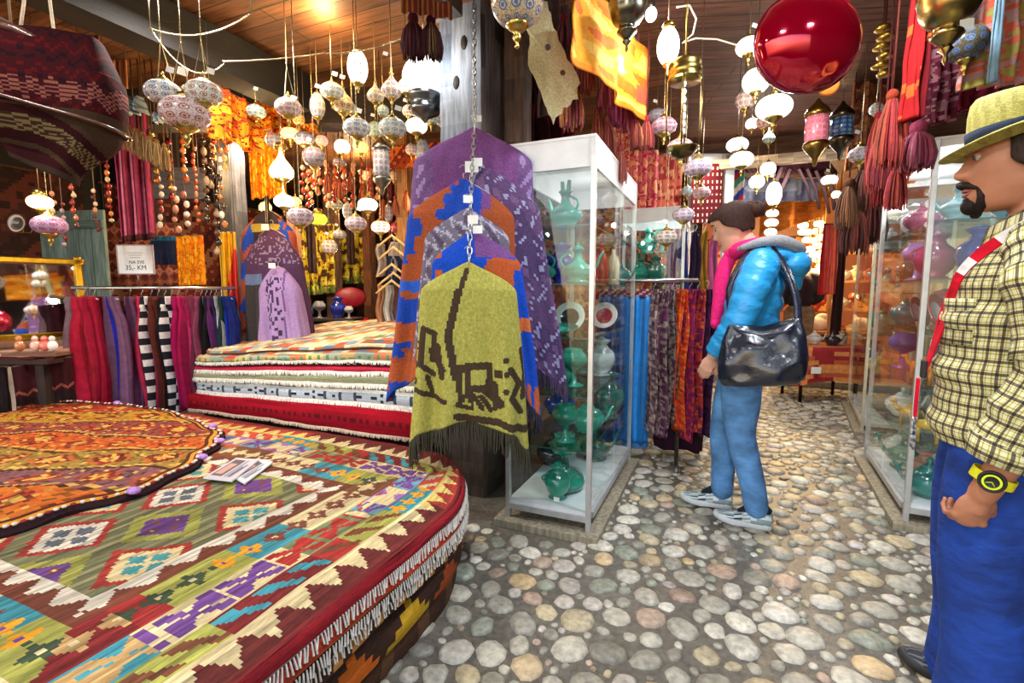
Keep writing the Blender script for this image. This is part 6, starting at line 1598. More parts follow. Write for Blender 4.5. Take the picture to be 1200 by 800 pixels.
out = [(-.06, .26), (.02, .27), (.05, .16), (.10, .05), (.17, -.06), (.16, -.15), (.10, -.2), (.05, -.26), (.02, -.2), (-.02, -.1), (-.07, .0), (-.06, .12), (-.10, .2)]
mb = MB((206, 200, 160))
for s_ in (-1, 1):
    b = len(mb.v); mb.v.append((.03, .03*s_, 0)); n = len(out)
    ring = []
    for k in range(n*4):
        i = k//4; f_ = (k % 4)/4; p = out[i]; q = out[(i+1) % n]; x, z = lerp(p[0], q[0], f_), lerp(p[1], q[1], f_); wv = 1+.04*math.sin(k*2.3); ring.append((x*wv, z*wv))
    for kk, sc2 in ((0, .5), (1, .85), (2, 1.0)):
        for x, z in ring: mb.v.append((.03*(1-sc2)+x*sc2, .028*s_*(1-sc2**2)+.004*math.sin(x*60), z*sc2))
    m_ = len(ring)
    for k in range(m_):
        k2 = (k+1) % m_; mb.face((b, b+1+k, b+1+k2) if s_ < 0 else (b, b+1+k2, b+1+k))
        for q in range(2):
            f4 = (b+1+q*m_+k, b+1+(q+1)*m_+k, b+1+(q+1)*m_+k2, b+1+q*m_+k2); mb.face(f4 if s_ < 0 else f4[::-1])
mb.build('fleece', 'wool', t)
mb = MB((90, 90, 100)); mb.ell((.02, -.03, .06), (.012, .004, .014), 8, 6); mb.build('dark_spot', 'wool', t)
mb = MB((100, 70, 60)); mb.ell((.09, -.028, -.05), (.012, .004, .012), 8, 6); mb.build('dark_spot', 'wool', t)
mb = MB((60, 50, 46)); mb.tube([(-.03, 0, .25), (-.02, 0, ZC-t.location.z)], .004, 6); mb.build('cord', 'thread', t)
TG = 'tassels above the glass cabinet'
ts = [(661, 22, 36, 9, (120, 30, 40), (90, 20, 30), 'dark wine tassel highest above the glass cabinet'), (686, 60, 36, 9, (176, 70, 60), (200, 110, 60), 'brick red tassel at the left edge of the orange cloth'),
      (671, 98, 38, 12, (196, 80, 110), (226, 150, 90), 'large pink and peach tassel above the glass cabinet front'), (712, 88, 30, 9, (206, 84, 100), (226, 110, 130), 'coral tassel right of the large pink and peach one'),
      (724, 104, 32, 9, (206, 60, 130), (226, 100, 150), 'magenta tassel under the middle of the orange cloth'), (737, 116, 28, 7, (210, 90, 110), (190, 60, 80), 'rose tassel right of the magenta one'),
      (746, 142, 24, 7, (206, 90, 80), (226, 150, 90), 'salmon tassel near the lilac lanterns'), (758, 140, 26, 7, (200, 60, 80), (226, 120, 90), 'red tassel right of the salmon one'),
      (712, 140, 44, 9, (190, 100, 84), (160, 60, 60), 'long brick coloured tassel beside the cabinet top'), (727, 175, 30, 7, (206, 96, 96), (220, 140, 110), 'coral tassel low beside the cabinet side'), (700, 130, 30, 6, (170, 60, 60), (190, 100, 60), 'small rust tassel right of the cabinet front post')]
for k, (px, py, h_, w_, c, c2, lab) in enumerate(ts):
    d = 2.5 if k < 3 else 2.75; tassel(lab, at(px, py, d), px2m(h_, d), px2m(w_, d), c, c2, TG, k+1, ztop=ZC)
tassel('dark wine tassel beside the white oil lamp at the top', at(484, 22, 2.35), px2m(33, 2.35), px2m(11, 2.35), (110, 36, 56), (90, 26, 44), TG, 31, ztop=ZC, n=80)
tassel('dark wine and gold tassel directly at the left of the column top', at(505, 24, 2.35), px2m(32, 2.35), px2m(10, 2.35), (96, 30, 50), (150, 120, 70), TG, 32, ztop=ZC, n=80)
hanging('fringed_strip', 'brown fringed kilim strip across the top, left of the column', 'kilim', 470, 530, (-6, 4), 18, 2.2, 2.25, lambda u, v: (110, 40, 30) if int(u*30) % 3 else (150, 100, 50), .01, 3)
# printed textiles beside / behind the cabinet
def prt(a, b_, c, s):
    def f_(u, v):
        n = noise.noise(Vector((u*6+s, v*12, s))); return a if n > .1 else (b_ if n > -.12 else c)
    return f_
hanging('printed_textile', 'pink red paisley textile hanging behind the glass cabinet', 'textile', 736, 772, 176, 246, 4.0, 4.0, prt((206, 96, 100), (170, 40, 70), (226, 150, 110), 1), .02, 3)
hanging('printed_textile', 'orange red paisley textile over the cabinet side, left of the pink one', 'textile', 712, 738, 150, 205, 3.7, 3.8, prt((216, 110, 84), (180, 50, 60), (230, 160, 120), 4), .02, 3)
hanging('printed_textile', 'coral cloth hanging right of the pink paisley textile', 'textile', 772, 800, 180, 330, 4.6, 4.7, prt((206, 110, 84), (170, 60, 60), (220, 150, 110), 6), .03, 3)
def lat(u, v):
    return (226, 210, 196) if (abs((u*7) % 1-.5) < .14 and abs((v*9) % 1-.5) < .2) else (96, 24, 34)
hanging('red_kilim', 'dark red kilim with cream dashes behind the pink lanterns', 'kilim', 812, 848, 192, 262, 5.0, 5.1, lat, .005, 1)
mb = MB((206, 214, 222)); p, q = at(812, 186, 5.15), at(855, 186, 5.15)
t = thing('door_frame', 'white painted frame around the dark red kilim', 'frame', p, RZC)
w2 = (q-p).length
for (x, z, a, b_) in ((w2/2, 0, w2+.1, .09), (w2, -.85, .09, 1.75), (0, -.85, .06, 1.75)):
    mb = MB((206, 216, 226)); mb.box((x, 0, z), (a, .05, b_)); mb.build('frame_bar', 'paint', t, smooth=False)
hanging('flag_cloth', 'blue red and green striped cloth right of the white frame', 'cloth', 857, 873, 200, 250, 5.3, 5.3, lambda u, v: ((50, 70, 150), (190, 40, 60), (60, 140, 110), (220, 200, 190))[int(v*6+u*2) % 4], .02, 2)
# lattice and pale plastic sheet in the header
lt = thing('lattice_panel', 'dark red lattice panel with pale openings above the end of the aisle', 'lattice', at(918, 188, 5.75), 0); pL, pR = at(868, 188, 5.75), at(968, 188, 5.75); Wl = (pR-pL).length; lt.rotation_euler.z = math.atan2((pR-pL).y, (pR-pL).x)
mb = MB((70, 24, 34))
for k in range(-9, 10):
    for s_ in (-1, 1): mb.box((k*Wl/18, .01*s_, 0), (.035, .012, .42), M=Matrix.Rotation(s_*.7, 3, 'Y'))
mb.build('lattice', 'woodx', lt, smooth=False)
mb = MB((96, 60, 40)); mb.box((0, 0, .17), (Wl+.1, .05, .05)); mb.box((0, 0, -.17), (Wl+.1, .05, .05)); mb.build('lattice_frame', 'woodx', lt, smooth=False)
hanging('plastic_sheet', 'grey blue translucent sheet hanging under the lattice at the end of the aisle', 'plastic sheet', 862, 962, 203, 236, 6.0, 6.3, lambda u, v: (130, 136, 170) if noise.noise(Vector((u*5, v*3, 1))) < .1 else (190, 196, 214), .05, 4, mat='satin')
for k, (px, tx) in enumerate(((868, 900), (880, 905), (893, 912), (940, 915), (952, 930), (965, 945), (975, 958))):
    pass
def swagc(label, pts, col, r=.03):
    mb = MB(col); P = [at(*q) for q in pts]; mb.tube(P, r, 8, flat=.5); o = mb.build('gathered_drape', 'cloth'); tag(o, label, 'drape', 'gathered drapes under the lattice')
for k, (a, b_) in enumerate((((916, 196), (890, 245)), ((926, 198), (902, 240)), ((936, 198), (950, 236)), ((946, 198), (960, 245)), ((956, 200), (972, 250)), ((968, 200), (978, 246)))):
    swagc('mauve brown drape strip under the lattice, %s from the left' % words[k], [(a[0], a[1], 5.65), ((a[0]+b_[0])/2+3, (a[1]+b_[1])/2, 5.66), (b_[0], b_[1], 5.68)], (120, 90, 96), .022)
# amber arch and far room things
hanging('amber_arch_cloth', 'amber orange ceiling cloth arching at the end of the aisle', 'cloth', 893, 970, 236, 262, 6.6, 6.9, lambda u, v: shade((220, 136, 56), 1+.2*noise.noise(Vector((u*6, v*30, 1)))), .03, 2, hempts=lambda u: .5*(1-2*u)+.1)
hanging('red_scarf', 'red and orange silk scarf hanging at the end of the aisle', 'scarf', 966, 984, 262, 345, 6.3, 6.3, lambda u, v: (190, 40, 40) if u < .4 else ((226, 110, 80) if u < .8 else (120, 30, 40)), .04, 2, mat='satin')
hanging('dark_curtain', 'dark curtain left of the narrow right cabinet', 'curtain', 984, 994, 250, 395, 6.4, 6.4, lambda u, v: (50, 30, 34), .03, 2)
# tassel curtain on the right
rt = [(1046, 112, 62, 11, (206, 80, 50), (176, 30, 40), 'large orange red tassel at the left of the long red sash'), (1076, 150, 36, 15, (206, 84, 120), (226, 140, 150), 'thick pink tassel at the end of the red sash'),
      (1052, 192, 40, 9, (206, 60, 70), (226, 100, 90), 'crimson tassel in front of the right cabinets, lower middle'), (1037, 150, 55, 12, (176, 40, 60), (206, 90, 60), 'wine tassel left of the large orange red one'), (1038, 196, 34, 10, (196, 50, 50), (160, 30, 40), 'deep red tassel hanging lowest on the right'),
      (1060, 138, 50, 9, (226, 90, 50), (190, 40, 50), 'orange red tassel just left of the thick pink one'), (1030, 136, 44, 8, (190, 50, 60), (220, 110, 60), 'crimson tassel at the far left of the red group'), (1056, 160, 40, 8, (206, 60, 60), (226, 100, 60), 'scarlet tassel between the thick pink and the lower crimson one')]
for k, (px, py, h_, w_, c, c2, lab) in enumerate(rt):
    d = 2.1+.1*k; tassel(lab, at(px, py, d), px2m(h_, d), px2m(w_, d), c, c2, 'tassels on the right', 60+k, ztop=ZC, n=90)
bt = [(1003, 240, 44, 12, (110, 50, 40), 'dark brown tassel left of the deep red ones'), (1022, 225, 46, 14, (96, 40, 36), 'brown red tassel under the blue grey eye lantern'), (1013, 195, 40, 12, (90, 44, 30), 'rust brown tassel right of the eye lantern'), (995, 215, 40, 10, (126, 80, 50), 'tan brown tassel above the narrow cabinet')]
for k, (px, py, h_, w_, c, lab) in enumerate(bt):
    tassel(lab, at(px, py, 3.6), px2m(h_, 3.6), px2m(w_, 3.6), c, shade(c, 1.4), 'tassels on the right', 80+k, ztop=ZC, n=60)
t = hanging('long_sash', 'long twisted red and orange sash hanging from the ceiling on the right', 'sash', 1074, 1090, -10, 140, 2.0, 2.0, lambda u, v: (200, 90, 36) if (noise.noise(Vector((u*3, v*9, 1))) > .25) else ((160, 24, 26) if u < .5 else (104, 12, 20)), .03, 2, hempts=None)
hanging('brocade_scarf', 'dusky pink brocade scarf behind the square white tag on the right', 'scarf', 1088, 1122, 40, 145, 2.25, 2.3, prt((120, 50, 70), (160, 110, 120), (90, 26, 46), 3), .03, 3)
hanging('brocade_scarf', 'dark wine red scarf right of the brocade one, above the hat', 'scarf', 1118, 1160, 60, 130, 2.4, 2.5, lambda u, v: ((110, 20, 44), (60, 14, 24), (150, 40, 60))[int(u*9+v*2) % 3], .05, 3)
hanging('kilim_strip', 'brown and orange kilim hanging above the narrow right cabinets', 'kilim', 1002, 1060, (95, 80), 190, 3.7, 3.9, kpat([(120, 74, 50), (160, 90, 50), (90, 50, 40), (176, 110, 60)], 5, 5), .03, 3)
hanging('floral_textile', 'floral textile in red, yellow and grey at the upper right corner', 'textile', 1146, 1215, -20, 100, 1.9, 2.0, prt((150, 140, 70), (196, 90, 70), (170, 130, 130), 9), .03, 3)
hanging('blue_ribbon', 'narrow blue grey ribbon hanging above the hat', 'ribbon', 1170, 1179, -20, 96, 1.75, 1.75, lambda u, v: (120, 150, 170), .006, 1, nu=10)
hanging('brown_bag_cloth', 'dark brown cloth slung between brocade and hat on the right', 'cloth', 1136, 1200, (110, 60), 112, 2.6, 2.5, brn, .05, 2)
# wooden strut above the right cabinets
sp, sq = at(1018, 262, 3.9), at(1100, 170, 2.9); beam('pale diagonal wooden strut above the right glass cabinets', sp, sq, .05, .08, (190, 130, 80), 'wood', 'wooden_strut', False)
bpy.data.objects['wooden_strut']['category'] = 'strut'
# orange heart like leaf under the red ball
o = MB((226, 130, 50)); o.ell((0, 0, 0), (.05, .012, .05), 16, 10); q = o.build('orange_pendant', 'satin', loc=at(970, 98, 2.1), rz=YAW); tag(q, 'small orange pendant just under the red ball', 'pendant')
m2_ = MB((100, 80, 60)); m2_.tube([(0, 0, .04), (0, 0, ZC-q.location.z)], .003, 5); m2_.build('cord', 'thread', q)
# red shiny ball
rbp = at(945, 50, 1.55); t = thing('red_balloon', 'large shiny red foil balloon under the ceiling', 'balloon', rbp, YAW)
mb = MB((200, 0, 44)); P = []
R = px2m(58, 1.55)*.98
for j in range(41):
    ph_ = PI*j/40; row = []
    for i in range(64):
        a = 2*PI*i/64; r = math.sin(ph_); w_ = 1+.010*math.sin(a*16)*r**4
        row.append((R*r*math.cos(a)*w_*1.0, R*.62*(-math.cos(ph_))*1.0, R*.93*r*math.sin(a)*w_))
    P.append(row)
mb.grid(P, None, closeu=True); mb.build('balloon_skin', 'foil', t)
mb = MB((150, 20, 60)); mb.tube([(R*.995*math.cos(2*PI*k/48), 0, R*.93*math.sin(2*PI*k/48)) for k in range(49)], .006, 6); mb.build('seam', 'foil', t)
mb = MB((220, 200, 190)); mb.tube([(0, 0, R*.92), (0, 0, ZC-rbp.z)], .003, 5); mb.build('string', 'thread', t)
# table with orange cloth at the end of the aisle
tp = ground(968, 470); tp = Vector((1.02, 6.35, 0)); t = thing('market_table', 'table with orange brown patterned cloth at the end of the aisle', 'table', tp, .3)
mb = MB(); P = []
for j in range(9):
    v = j/8; row = []
    for i in range(80):
        a = 2*PI*i/80; c_, s_ = math.cos(a), math.sin(a); k = 1+.10*v+.03*v*math.sin(a*9); row.append((.36*k*math.copysign(abs(c_)**.35, c_), .3*k*math.copysign(abs(s_)**.35, s_), .62-.36*v-.06*v*abs(math.sin(2*a))))
    P.append(row)
b = mb.grid(P, lambda i, j: prt((176, 84, 50), (150, 40, 44), (206, 130, 70), 2)(i/80*3, j/8), closeu=True); mb.cap(b, 80, (170, 100, 60), True); mb.build('tablecloth', 'cloth', t)
for x in (-.28, .28):
    for y in (-.22, .22): mb = MB((60, 44, 38)); mb.tube([(x, y, .6), (x, y, 0)], .018, 8); mb.build('leg', 'metal', t)
mb = MB((236, 236, 230)); mb.box((-.2, -.36, .38), (.1, .004, .07)); mb.build('price_tag', 'paper', t, smooth=False)
for k, (x, y, c, lab) in enumerate(((-.2, -.1, (70, 60, 60), 'dark metal cup at the left on the orange clothed table'), (-.05, .05, (200, 196, 190), 'silver pot in the middle of the orange clothed table'), (.1, -.08, (40, 36, 40), 'black pot right of the silver one on the orange clothed table'), (.22, .08, (190, 170, 150), 'pale pot at the right end of the orange clothed table'))):
    pot(('gob', 'pot', 'pot', 'jar')[k], lab, (tp.x+x, tp.y+y, .622), .14, c)
# far room: chest, shelf and warm goods
t = thing('wooden_chest', 'dark wooden chest in the far room below the chandelier', 'chest', (1.28, 8.6, .06), .3)
mb = MB((120, 84, 54)); mb.box((0, 0, .28), (.75, .45, .5)); mb.build('body', 'woodx', t, smooth=False, bevel=.01)
mb = MB((196, 130, 70)); mb.box((0, 0, .55), (.85, .52, .05)); mb.build('lid', 'woodx', t, smooth=False, bevel=.01)
o = MB((236, 226, 210)); o.ell((0, 0, .0), (.22, .16, .12), 18, 10); o.ell((.12, .05, .09), (.1, .1, .08), 12, 8); q = o.build('lamb_fleece', 'wool', loc=(1.28, 8.6, .72)); tag(q, 'bundle of bright white fleece on the far wooden chest', 'fleece')
t = thing('display_shelf', 'wooden display shelf with small goods at the far right of the aisle end', 'shelf', (1.75, 8.5, .06), -.1)
for z in (.1, .5, .9, 1.3, 1.7): mb = MB((176, 120, 70)); mb.box((0, 0, z), (.6, .35, .03)); mb.build('shelf', 'woodx', t, smooth=False)
for x in (-.3, .3):
    for y in (-.16, .16): mb = MB((150, 100, 60)); mb.box((x, y, .95), (.04, .04, 1.9)); mb.build('upright', 'wood', t, smooth=False)
rr = random.Random(4)
dn = ('bottom', 'second', 'middle', 'fourth', 'top')
for zi, z in enumerate((.1, .5, .9, 1.3, 1.7)):
    for k in range(3):
        c = rr.choice(((220, 190, 140), (180, 90, 60), (236, 226, 206), (120, 60, 50), (226, 150, 60)))
        pot(rr.choice(('pot', 'jar', 'gob')), 'small %s vessel on the %s board of the far display shelf' % ((('left', 'central', 'right')[k]), dn[zi]), (1.75-.18+.18*k, 8.46, .06+z+.017), .2, c, 0, 'vessels on the far display shelf')
# kilims on the far and right walls
for k, (x, c, lab) in enumerate(((.2, [(206, 120, 50), (170, 70, 40), (230, 170, 90)], 'orange kilim on the far wall, left of the chandelier'), (1.5, [(196, 100, 50), (140, 50, 40), (226, 160, 80)], 'rust kilim on the far wall behind the chandelier'))):
    t = thing('wall_kilim', lab, 'kilim', (x, 12.22, 2.4)); mb = MB(); mb.grid([[(-.55+1.1*i/40, -.01*math.sin(i*.5), -1.6*j/40) for i in range(41)] for j in range(41)], lambda i, j: kpat(c, 5, 7)(i/40, j/40)); mb.build('weave', 'kilim', t, solid=.01)
    mb = MB((90, 60, 40)); mb.tube([(-.6, 0, .01), (.6, 0, .01)], .015, 8); mb.build('hanging_rod', 'woodx', t)
for k, (y, c, lab) in enumerate(((3.5, [(90, 40, 90), (130, 60, 120), (60, 40, 80)], 'purple kilim on the right wall behind the glass cabinet'), (5.2, [(60, 90, 130), (110, 50, 60), (170, 150, 120)], 'blue and wine kilim on the right wall behind the farther cabinet'))):
    t = thing('wall_kilim', lab, 'kilim', (2.36, y, 2.1)); mb = MB(); mb.grid([[(-.01*math.sin(i*.5), -.7+1.4*i/40, -1.7*j/40) for i in range(41)] for j in range(41)], lambda i, j: kpat(c, 5, 6)(i/40, j/40)); mb.build('weave', 'kilim', t, solid=.01)
    mb = MB((90, 60, 40)); mb.tube([(0, -.75, .01), (0, .75, .01)], .015, 8); mb.build('hanging_rod', 'woody', t)
for k, (x, c, lab) in enumerate(((-4.6, [(120, 60, 40), (180, 110, 60), (80, 40, 36), (200, 150, 90)], 'brown kilim on the back wall, left part'), (-3.0, [(110, 36, 36), (150, 90, 60), (70, 30, 40)], 'dark red kilim on the back wall behind the ponchos'), (-1.6, [(150, 50, 50), (190, 120, 80), (90, 34, 44), (210, 170, 120)], 'red kilim on the back wall right of the column'))):
    t = thing('wall_kilim', lab, 'kilim', (x, 7.28, 2.5)); mb = MB(); mb.grid([[(-.65+1.3*i/50, -.01*math.sin(i*.5), -2.0*j/50) for i in range(51)] for j in range(51)], lambda i, j: kpat(c, 6, 9)(i/50, j/50)); mb.build('weave', 'kilim', t, solid=.01)
    mb = MB((90, 60, 40)); mb.tube([(-.7, 0, .01), (.7, 0, .01)], .015, 8); mb.build('hanging_rod', 'woodx', t)
for k, (y, c, lab) in enumerate(((2.4, [(60, 44, 40), (110, 60, 50), (80, 50, 44)], 'dark kilim on the left wall behind the mirror'), (3.9, [(130, 60, 50), (90, 40, 44), (176, 120, 90)], 'wine and tan kilim on the left wall behind the price sign'), (5.5, [(160, 100, 50), (120, 50, 40), (206, 160, 80)], 'ochre kilim on the left wall behind the amber curtain'))):
    t = thing('wall_kilim', lab, 'kilim', (-6.36, y, 2.4)); mb = MB(); mb.grid([[(.01*math.sin(i*.5), -.65+1.3*i/50, -1.8*j/50) for i in range(51)] for j in range(51)], lambda i, j: kpat(c, 6, 8)(i/50, j/50)); mb.build('weave', 'kilim', t, solid=.01)
    mb = MB((90, 60, 40)); mb.tube([(0, -.7, .01), (0, .7, .01)], .015, 8); mb.build('hanging_rod', 'woody', t)

for k in range(6):
    tassel('tan gold tassel, %s from the left in the row beside the striped shawl' % words[k], at(150+k*8.5, 148+k*4.5, 3.4), px2m(22, 3.4), px2m(4.5, 3.4), (176, 130, 70), (210, 170, 110), 'tan tassels on the left', 200+k, ztop=ZC, n=26)
for k, (px, py) in enumerate(((384, 205), (398, 212), (411, 204), (424, 222), (436, 228), (449, 236), (463, 232), (476, 226))):
    tassel('small rust tassel, %s from the left under the small lanterns' % words[k], at(px, py, 4.4), px2m(16, 4.4), px2m(4, 4.4), (190, 80, 50), (226, 130, 80), 'rust tassels behind the lanterns', 220+k, ztop=ZC, n=22)
# ================================================================ people (local frame: +x forward, +y their left, z up)
def remesh(o, vox=.006, sm=4, fac=.5):
    r = o.modifiers.new('r', 'REMESH'); r.mode = 'VOXEL'; r.voxel_size = vox; r.use_smooth_shade = True
    s = o.modifiers.new('s', 'SMOOTH'); s.factor = fac; s.iterations = sm
    a = o.modifiers.new('w', 'WELD') if False else None
    return o
def bake_colors(o): pass
def limb(mb, pts, rs, n=14, flat=1.0, sub=4):
    """smooth tapered limb through the joints"""
    P = [Vector(p) for p in pts]; Q = []; R = []
    k = len(P)
    for i in range(k-1):
        p0, p1, p2, p3 = P[max(i-1, 0)], P[i], P[i+1], P[min(i+2, k-1)]
        for q in range(sub):
            t = q/sub; Q.append(.5*((2*p1)+(p2-p0)*t+(2*p0-5*p1+4*p2-p3)*t*t+(3*p1-p0-3*p2+p3)*t**3)); R.append(lerp(rs[i], rs[i+1], t*t*(3-2*t)))
    Q.append(P[-1]); R.append(rs[-1]); mb.tube(Q, R, n, flat=flat); mb.ell(Q[0], (R[0],)*3, n, 8); mb.ell(Q[-1], (R[-1],)*3, n, 8)
HT = [(-.122, .058, -.02, .030), (-.115, .078, -.025, .042), (-.10, .088, -.035, .050), (-.083, .089, -.052, .056), (-.070, .084, -.066, .061), (-.05, .088, -.078, .065), (-.025, .087, -.09, .069), (0, .085, -.098, .073), (.02, .083, -.103, .075), (.045, .090, -.105, .076), (.07, .086, -.102, .074), (.092, .070, -.09, .066), (.109, .044, -.064, .048), (.119, .012, -.026, .018), (.121, 0, -.008, .003)]
def headmesh(mb, M, c, s=1.0, nose=1.0, female=False):
    P = []; nv, nu = 60, 64
    for j in range(nv+1):
        z = lerp(-.122, .121, j/nv); f_, b_, w_ = interp(HT, z); row = []
        for i in range(nu):
            a = 2*PI*i/nu; 
            if a > PI: a -= 2*PI
            c_, s_ = math.cos(a), math.sin(a); ex = .88
            x = (f_ if c_ > 0 else -b_)*math.copysign(abs(c_)**ex, c_); y = w_*math.copysign(abs(s_)**.95, s_)
            d = math.degrees(abs(a))
            g = lambda m_, s2: math.exp(-((d-m_)/s2)**2)
            h = lambda m_, s2: math.exp(-((z-m_)/s2)**2)
            nz = interp([(-.043, 0), (-.036, .010), (-.028, .024), (-.018, .027), (0, .015), (.018, .007), (.035, .003), (.05, 0)], z)[0]*nose
            x += nz*g(0, 7.5)+.009*nose*g(11, 5)*h(-.027, .010)
            x -= .011*g(24, 11)*h(.017, .013); x += .005*g(22, 16)*h(.040, .009)
            x += .007*g(0, 16)*h(-.060, .006)+.008*g(0, 14)*h(-.074, .006)-.005*g(0, 18)*h(-.067, .0035)
            x += .006*g(0, 16)*h(-.10, .014); y += math.copysign(.004*g(55, 18)*h(-.012, .022), y)
            row.append(M @ Vector((x*s, y*s, z*s))+c)
        P.append(row)
    b = mb.grid(P, None, closeu=True); mb.cap(b, nu, None, True); mb.cap(b+nu*nv, nu)
    for sg in (-1, 1):
        e = Vector((-.012, sg*.074, -.004)); mb.ell(M @ (e*s)+c, (.011*s, .010*s, .030*s), 12, 8, M=M @ Matrix.Rotation(.2, 3, 'Y'))
        mb.ell(M @ (Vector((-.020, sg*.082, .006))*s)+c, (.014*s, .005*s, .020*s), 12, 8, M=M)
def face_parts(t, M, c, s, iris=(70, 50, 36), brow=(40, 28, 22), lip=(170, 96, 90), closed=False):
    for sg, nm in ((-1, 'right'), (1, 'left')):
        e = M @ (Vector((.067, sg*.031, .017))*s)+c
        mb = MB((196, 186, 176)); mb.ell(e, (.0120*s,)*3, 14, 10); o = mb.build('eye', 'ceramic', t)
        mb = MB(iris); p = M @ (Vector((.0780, sg*.033, .0145))*s)+c; mb.ell(p, (.004*s, .0065*s, .0065*s), 10, 8, M=M); mb.build('iris', 'ceramic', o)
        mb = MB((186, 128, 104)); mb.ell(M @ (Vector((.0675, sg*.031, .0215))*s)+c, (.0137*s, .0150*s, .0085*s), 14, 8, M=M); mb.build('eyelid', 'skin', o)
        mb = MB(brow); mb.tube([M @ (Vector(q)*s)+c for q in ((.087, sg*.014, .040), (.0845, sg*.030, .046), (.074, sg*.048, .041))], [.004*s, .0048*s, .002*s], 8); mb.build('eyebrow', 'hair', t)
    mb = MB(lip); mb.tube([M @ (Vector(q)*s)+c for q in ((.076, -.024, -.067), (.092, -.010, -.062), (.0945, 0, -.064), (.092, .010, -.062), (.076, .024, -.067))], [.002*s, .004*s, .0045*s, .004*s, .002*s], 8)
    mb.tube([M @ (Vector(q)*s)+c for q in ((.076, -.023, -.068), (.091, -.010, -.074), (.093, 0, -.075), (.091, .010, -.074), (.076, .023, -.068))], [.002*s, .004*s, .0048*s, .004*s, .002*s], 8); mb.build('lips', 'skin', t)
def hand(mb, wrist, d, palmn, s=1.0, curl=1.0, side=1):
    """d: pointing direction of the hand, palmn: palm normal (direction fingers curl to)"""
    d = Vector(d).normalized(); n = Vector(palmn); n = (n-d*n.dot(d)).normalized(); w = d.cross(n)*side; W0 = Vector(wrist)
    Mx = Matrix((d, w, n)).transposed()
    mb.ell(W0+d*.048*s, (.052*s, .040*s, .017*s), 16, 10, M=Mx); mb.tube([W0-d*.02*s, W0+d*.02*s, W0+d*.05*s], [.024*s, .026*s, .030*s], 12, flat=.75)
    for k in range(4):
        off = (k-1.5)*.0195; L_ = (.040, .046, .043, .034)[k]*s; p = W0+d*(.084-.006*abs(k-1.3))*s+w*off*s; a = .35*curl; pts = [W0+d*.05*s+w*off*.8*s, p]; q = p
        for seg_, st in ((1.0, .75), (.68, 1.0), (.5, .9)):
            a += st*curl; q = q+(d*math.cos(a)+n*math.sin(a))*L_*seg_; pts.append(q)
        r = (.0092, .0096, .0092, .008)[k]*s; mb.tube(pts, [r*1.1, r*1.12, r, r*.92, r*.75], 10); mb.ell(pts[-1], (r*.78,)*3, 8, 6); mb.ell(p-n*.003, (r*1.25,)*3, 8, 6)
    b0 = W0+d*.022*s-w*.026*s+n*.006*s; q1 = b0+(d*.75-w*.55+n*.35).normalized()*.042*s; q2 = q1+(d*.85+w*.1+n*.5*curl).normalized()*.030*s; q3 = q2+(d*.7+w*.45+n*.5*curl).normalized()*.024*s
    mb.tube([W0+d*.03*s, b0, q1, q2, q3], [.014*s, .016*s, .0125*s, .0105*s, .0085*s], 10); mb.ell(q3, (.0085*s,)*3, 8, 6)
def shoe(parent, pos, ang, cols, L_=.28):
    base, mid, sole, lace, inner = cols; R = rotz(ang); pos = Vector(pos); s = L_/.28
    def T(x, y, z): return R @ Vector((x*s, y*s, z*s))+pos
    out = [(-.09, .020), (-.085, .030), (-.06, .036), (-.02, .034), (.03, .036), (.08, .046), (.12, .047), (.155, .040), (.18, .022), (.188, .005)]
    def ringo(k, z, dz=0):
        pts = [(x, y*k) for x, y in out]+[(x, -y*k) for x, y in out[::-1]]; return [T(x*(.5+.5*k), y, z+max(0, (x-.10))*.22+dz) for x, y in pts]
    mb = MB(sole); P = [ringo(.92, 0), ringo(1.03, .006), ringo(1.06, .018), ringo(1.0, .032), ringo(.9, .034)]; b = mb.grid(P, None, closeu=True); n = len(P[0]); mb.cap(b, n, None, True); mb.cap(b+4*n, n); o = mb.build('shoe_sole', 'rubber', parent)
    mb = MB(); P = []; prof = [(-.092, .075, .018), (-.085, .088, .030), (-.06, .092, .034), (-.02, .092, .034), (.01, .090, .034), (.05, .075, .037), (.09, .060, .041), (.13, .050, .042), (.165, .040, .030), (.185, .028, .008)]
    for x, h, w_ in prof:
        P.append([T(x, w_*math.copysign(abs(math.cos(a))**.8, math.cos(a)), .028+(h-.028)*max(0, math.sin(a))**.8+max(0, (x-.10))*.18) for a in [PI*i/16 for i in range(17)]])
    mb.grid([list(r) for r in zip(*P)], lambda i, j: mid if (i+j) % 4 == 0 or j in (2, 13) else (base if not (4 < i < 7 and (j+i) % 3 == 0) else inner)); mb.build('shoe_upper', 'cloth', parent, solid=.004)
    mb = MB(inner); mb.tube([T(-.08, 0, .085), T(-.06, 0, .10), T(-.02, 0, .10), T(.02, 0, .09), T(.07, 0, .066)], [.020*s, .030*s, .032*s, .026*s, .014*s], 12); mb.build('shoe_tongue', 'cloth', parent)
    mb = MB(lace)
    for k in range(5): x = .01+.016*k; z = .094-.0085*k; mb.tube([T(x, -.026, z-.010), T(x+.005, 0, z+.006), T(x, .026, z-.010)], .0035, 6)
    mb.build('shoe_laces', 'thread', parent)
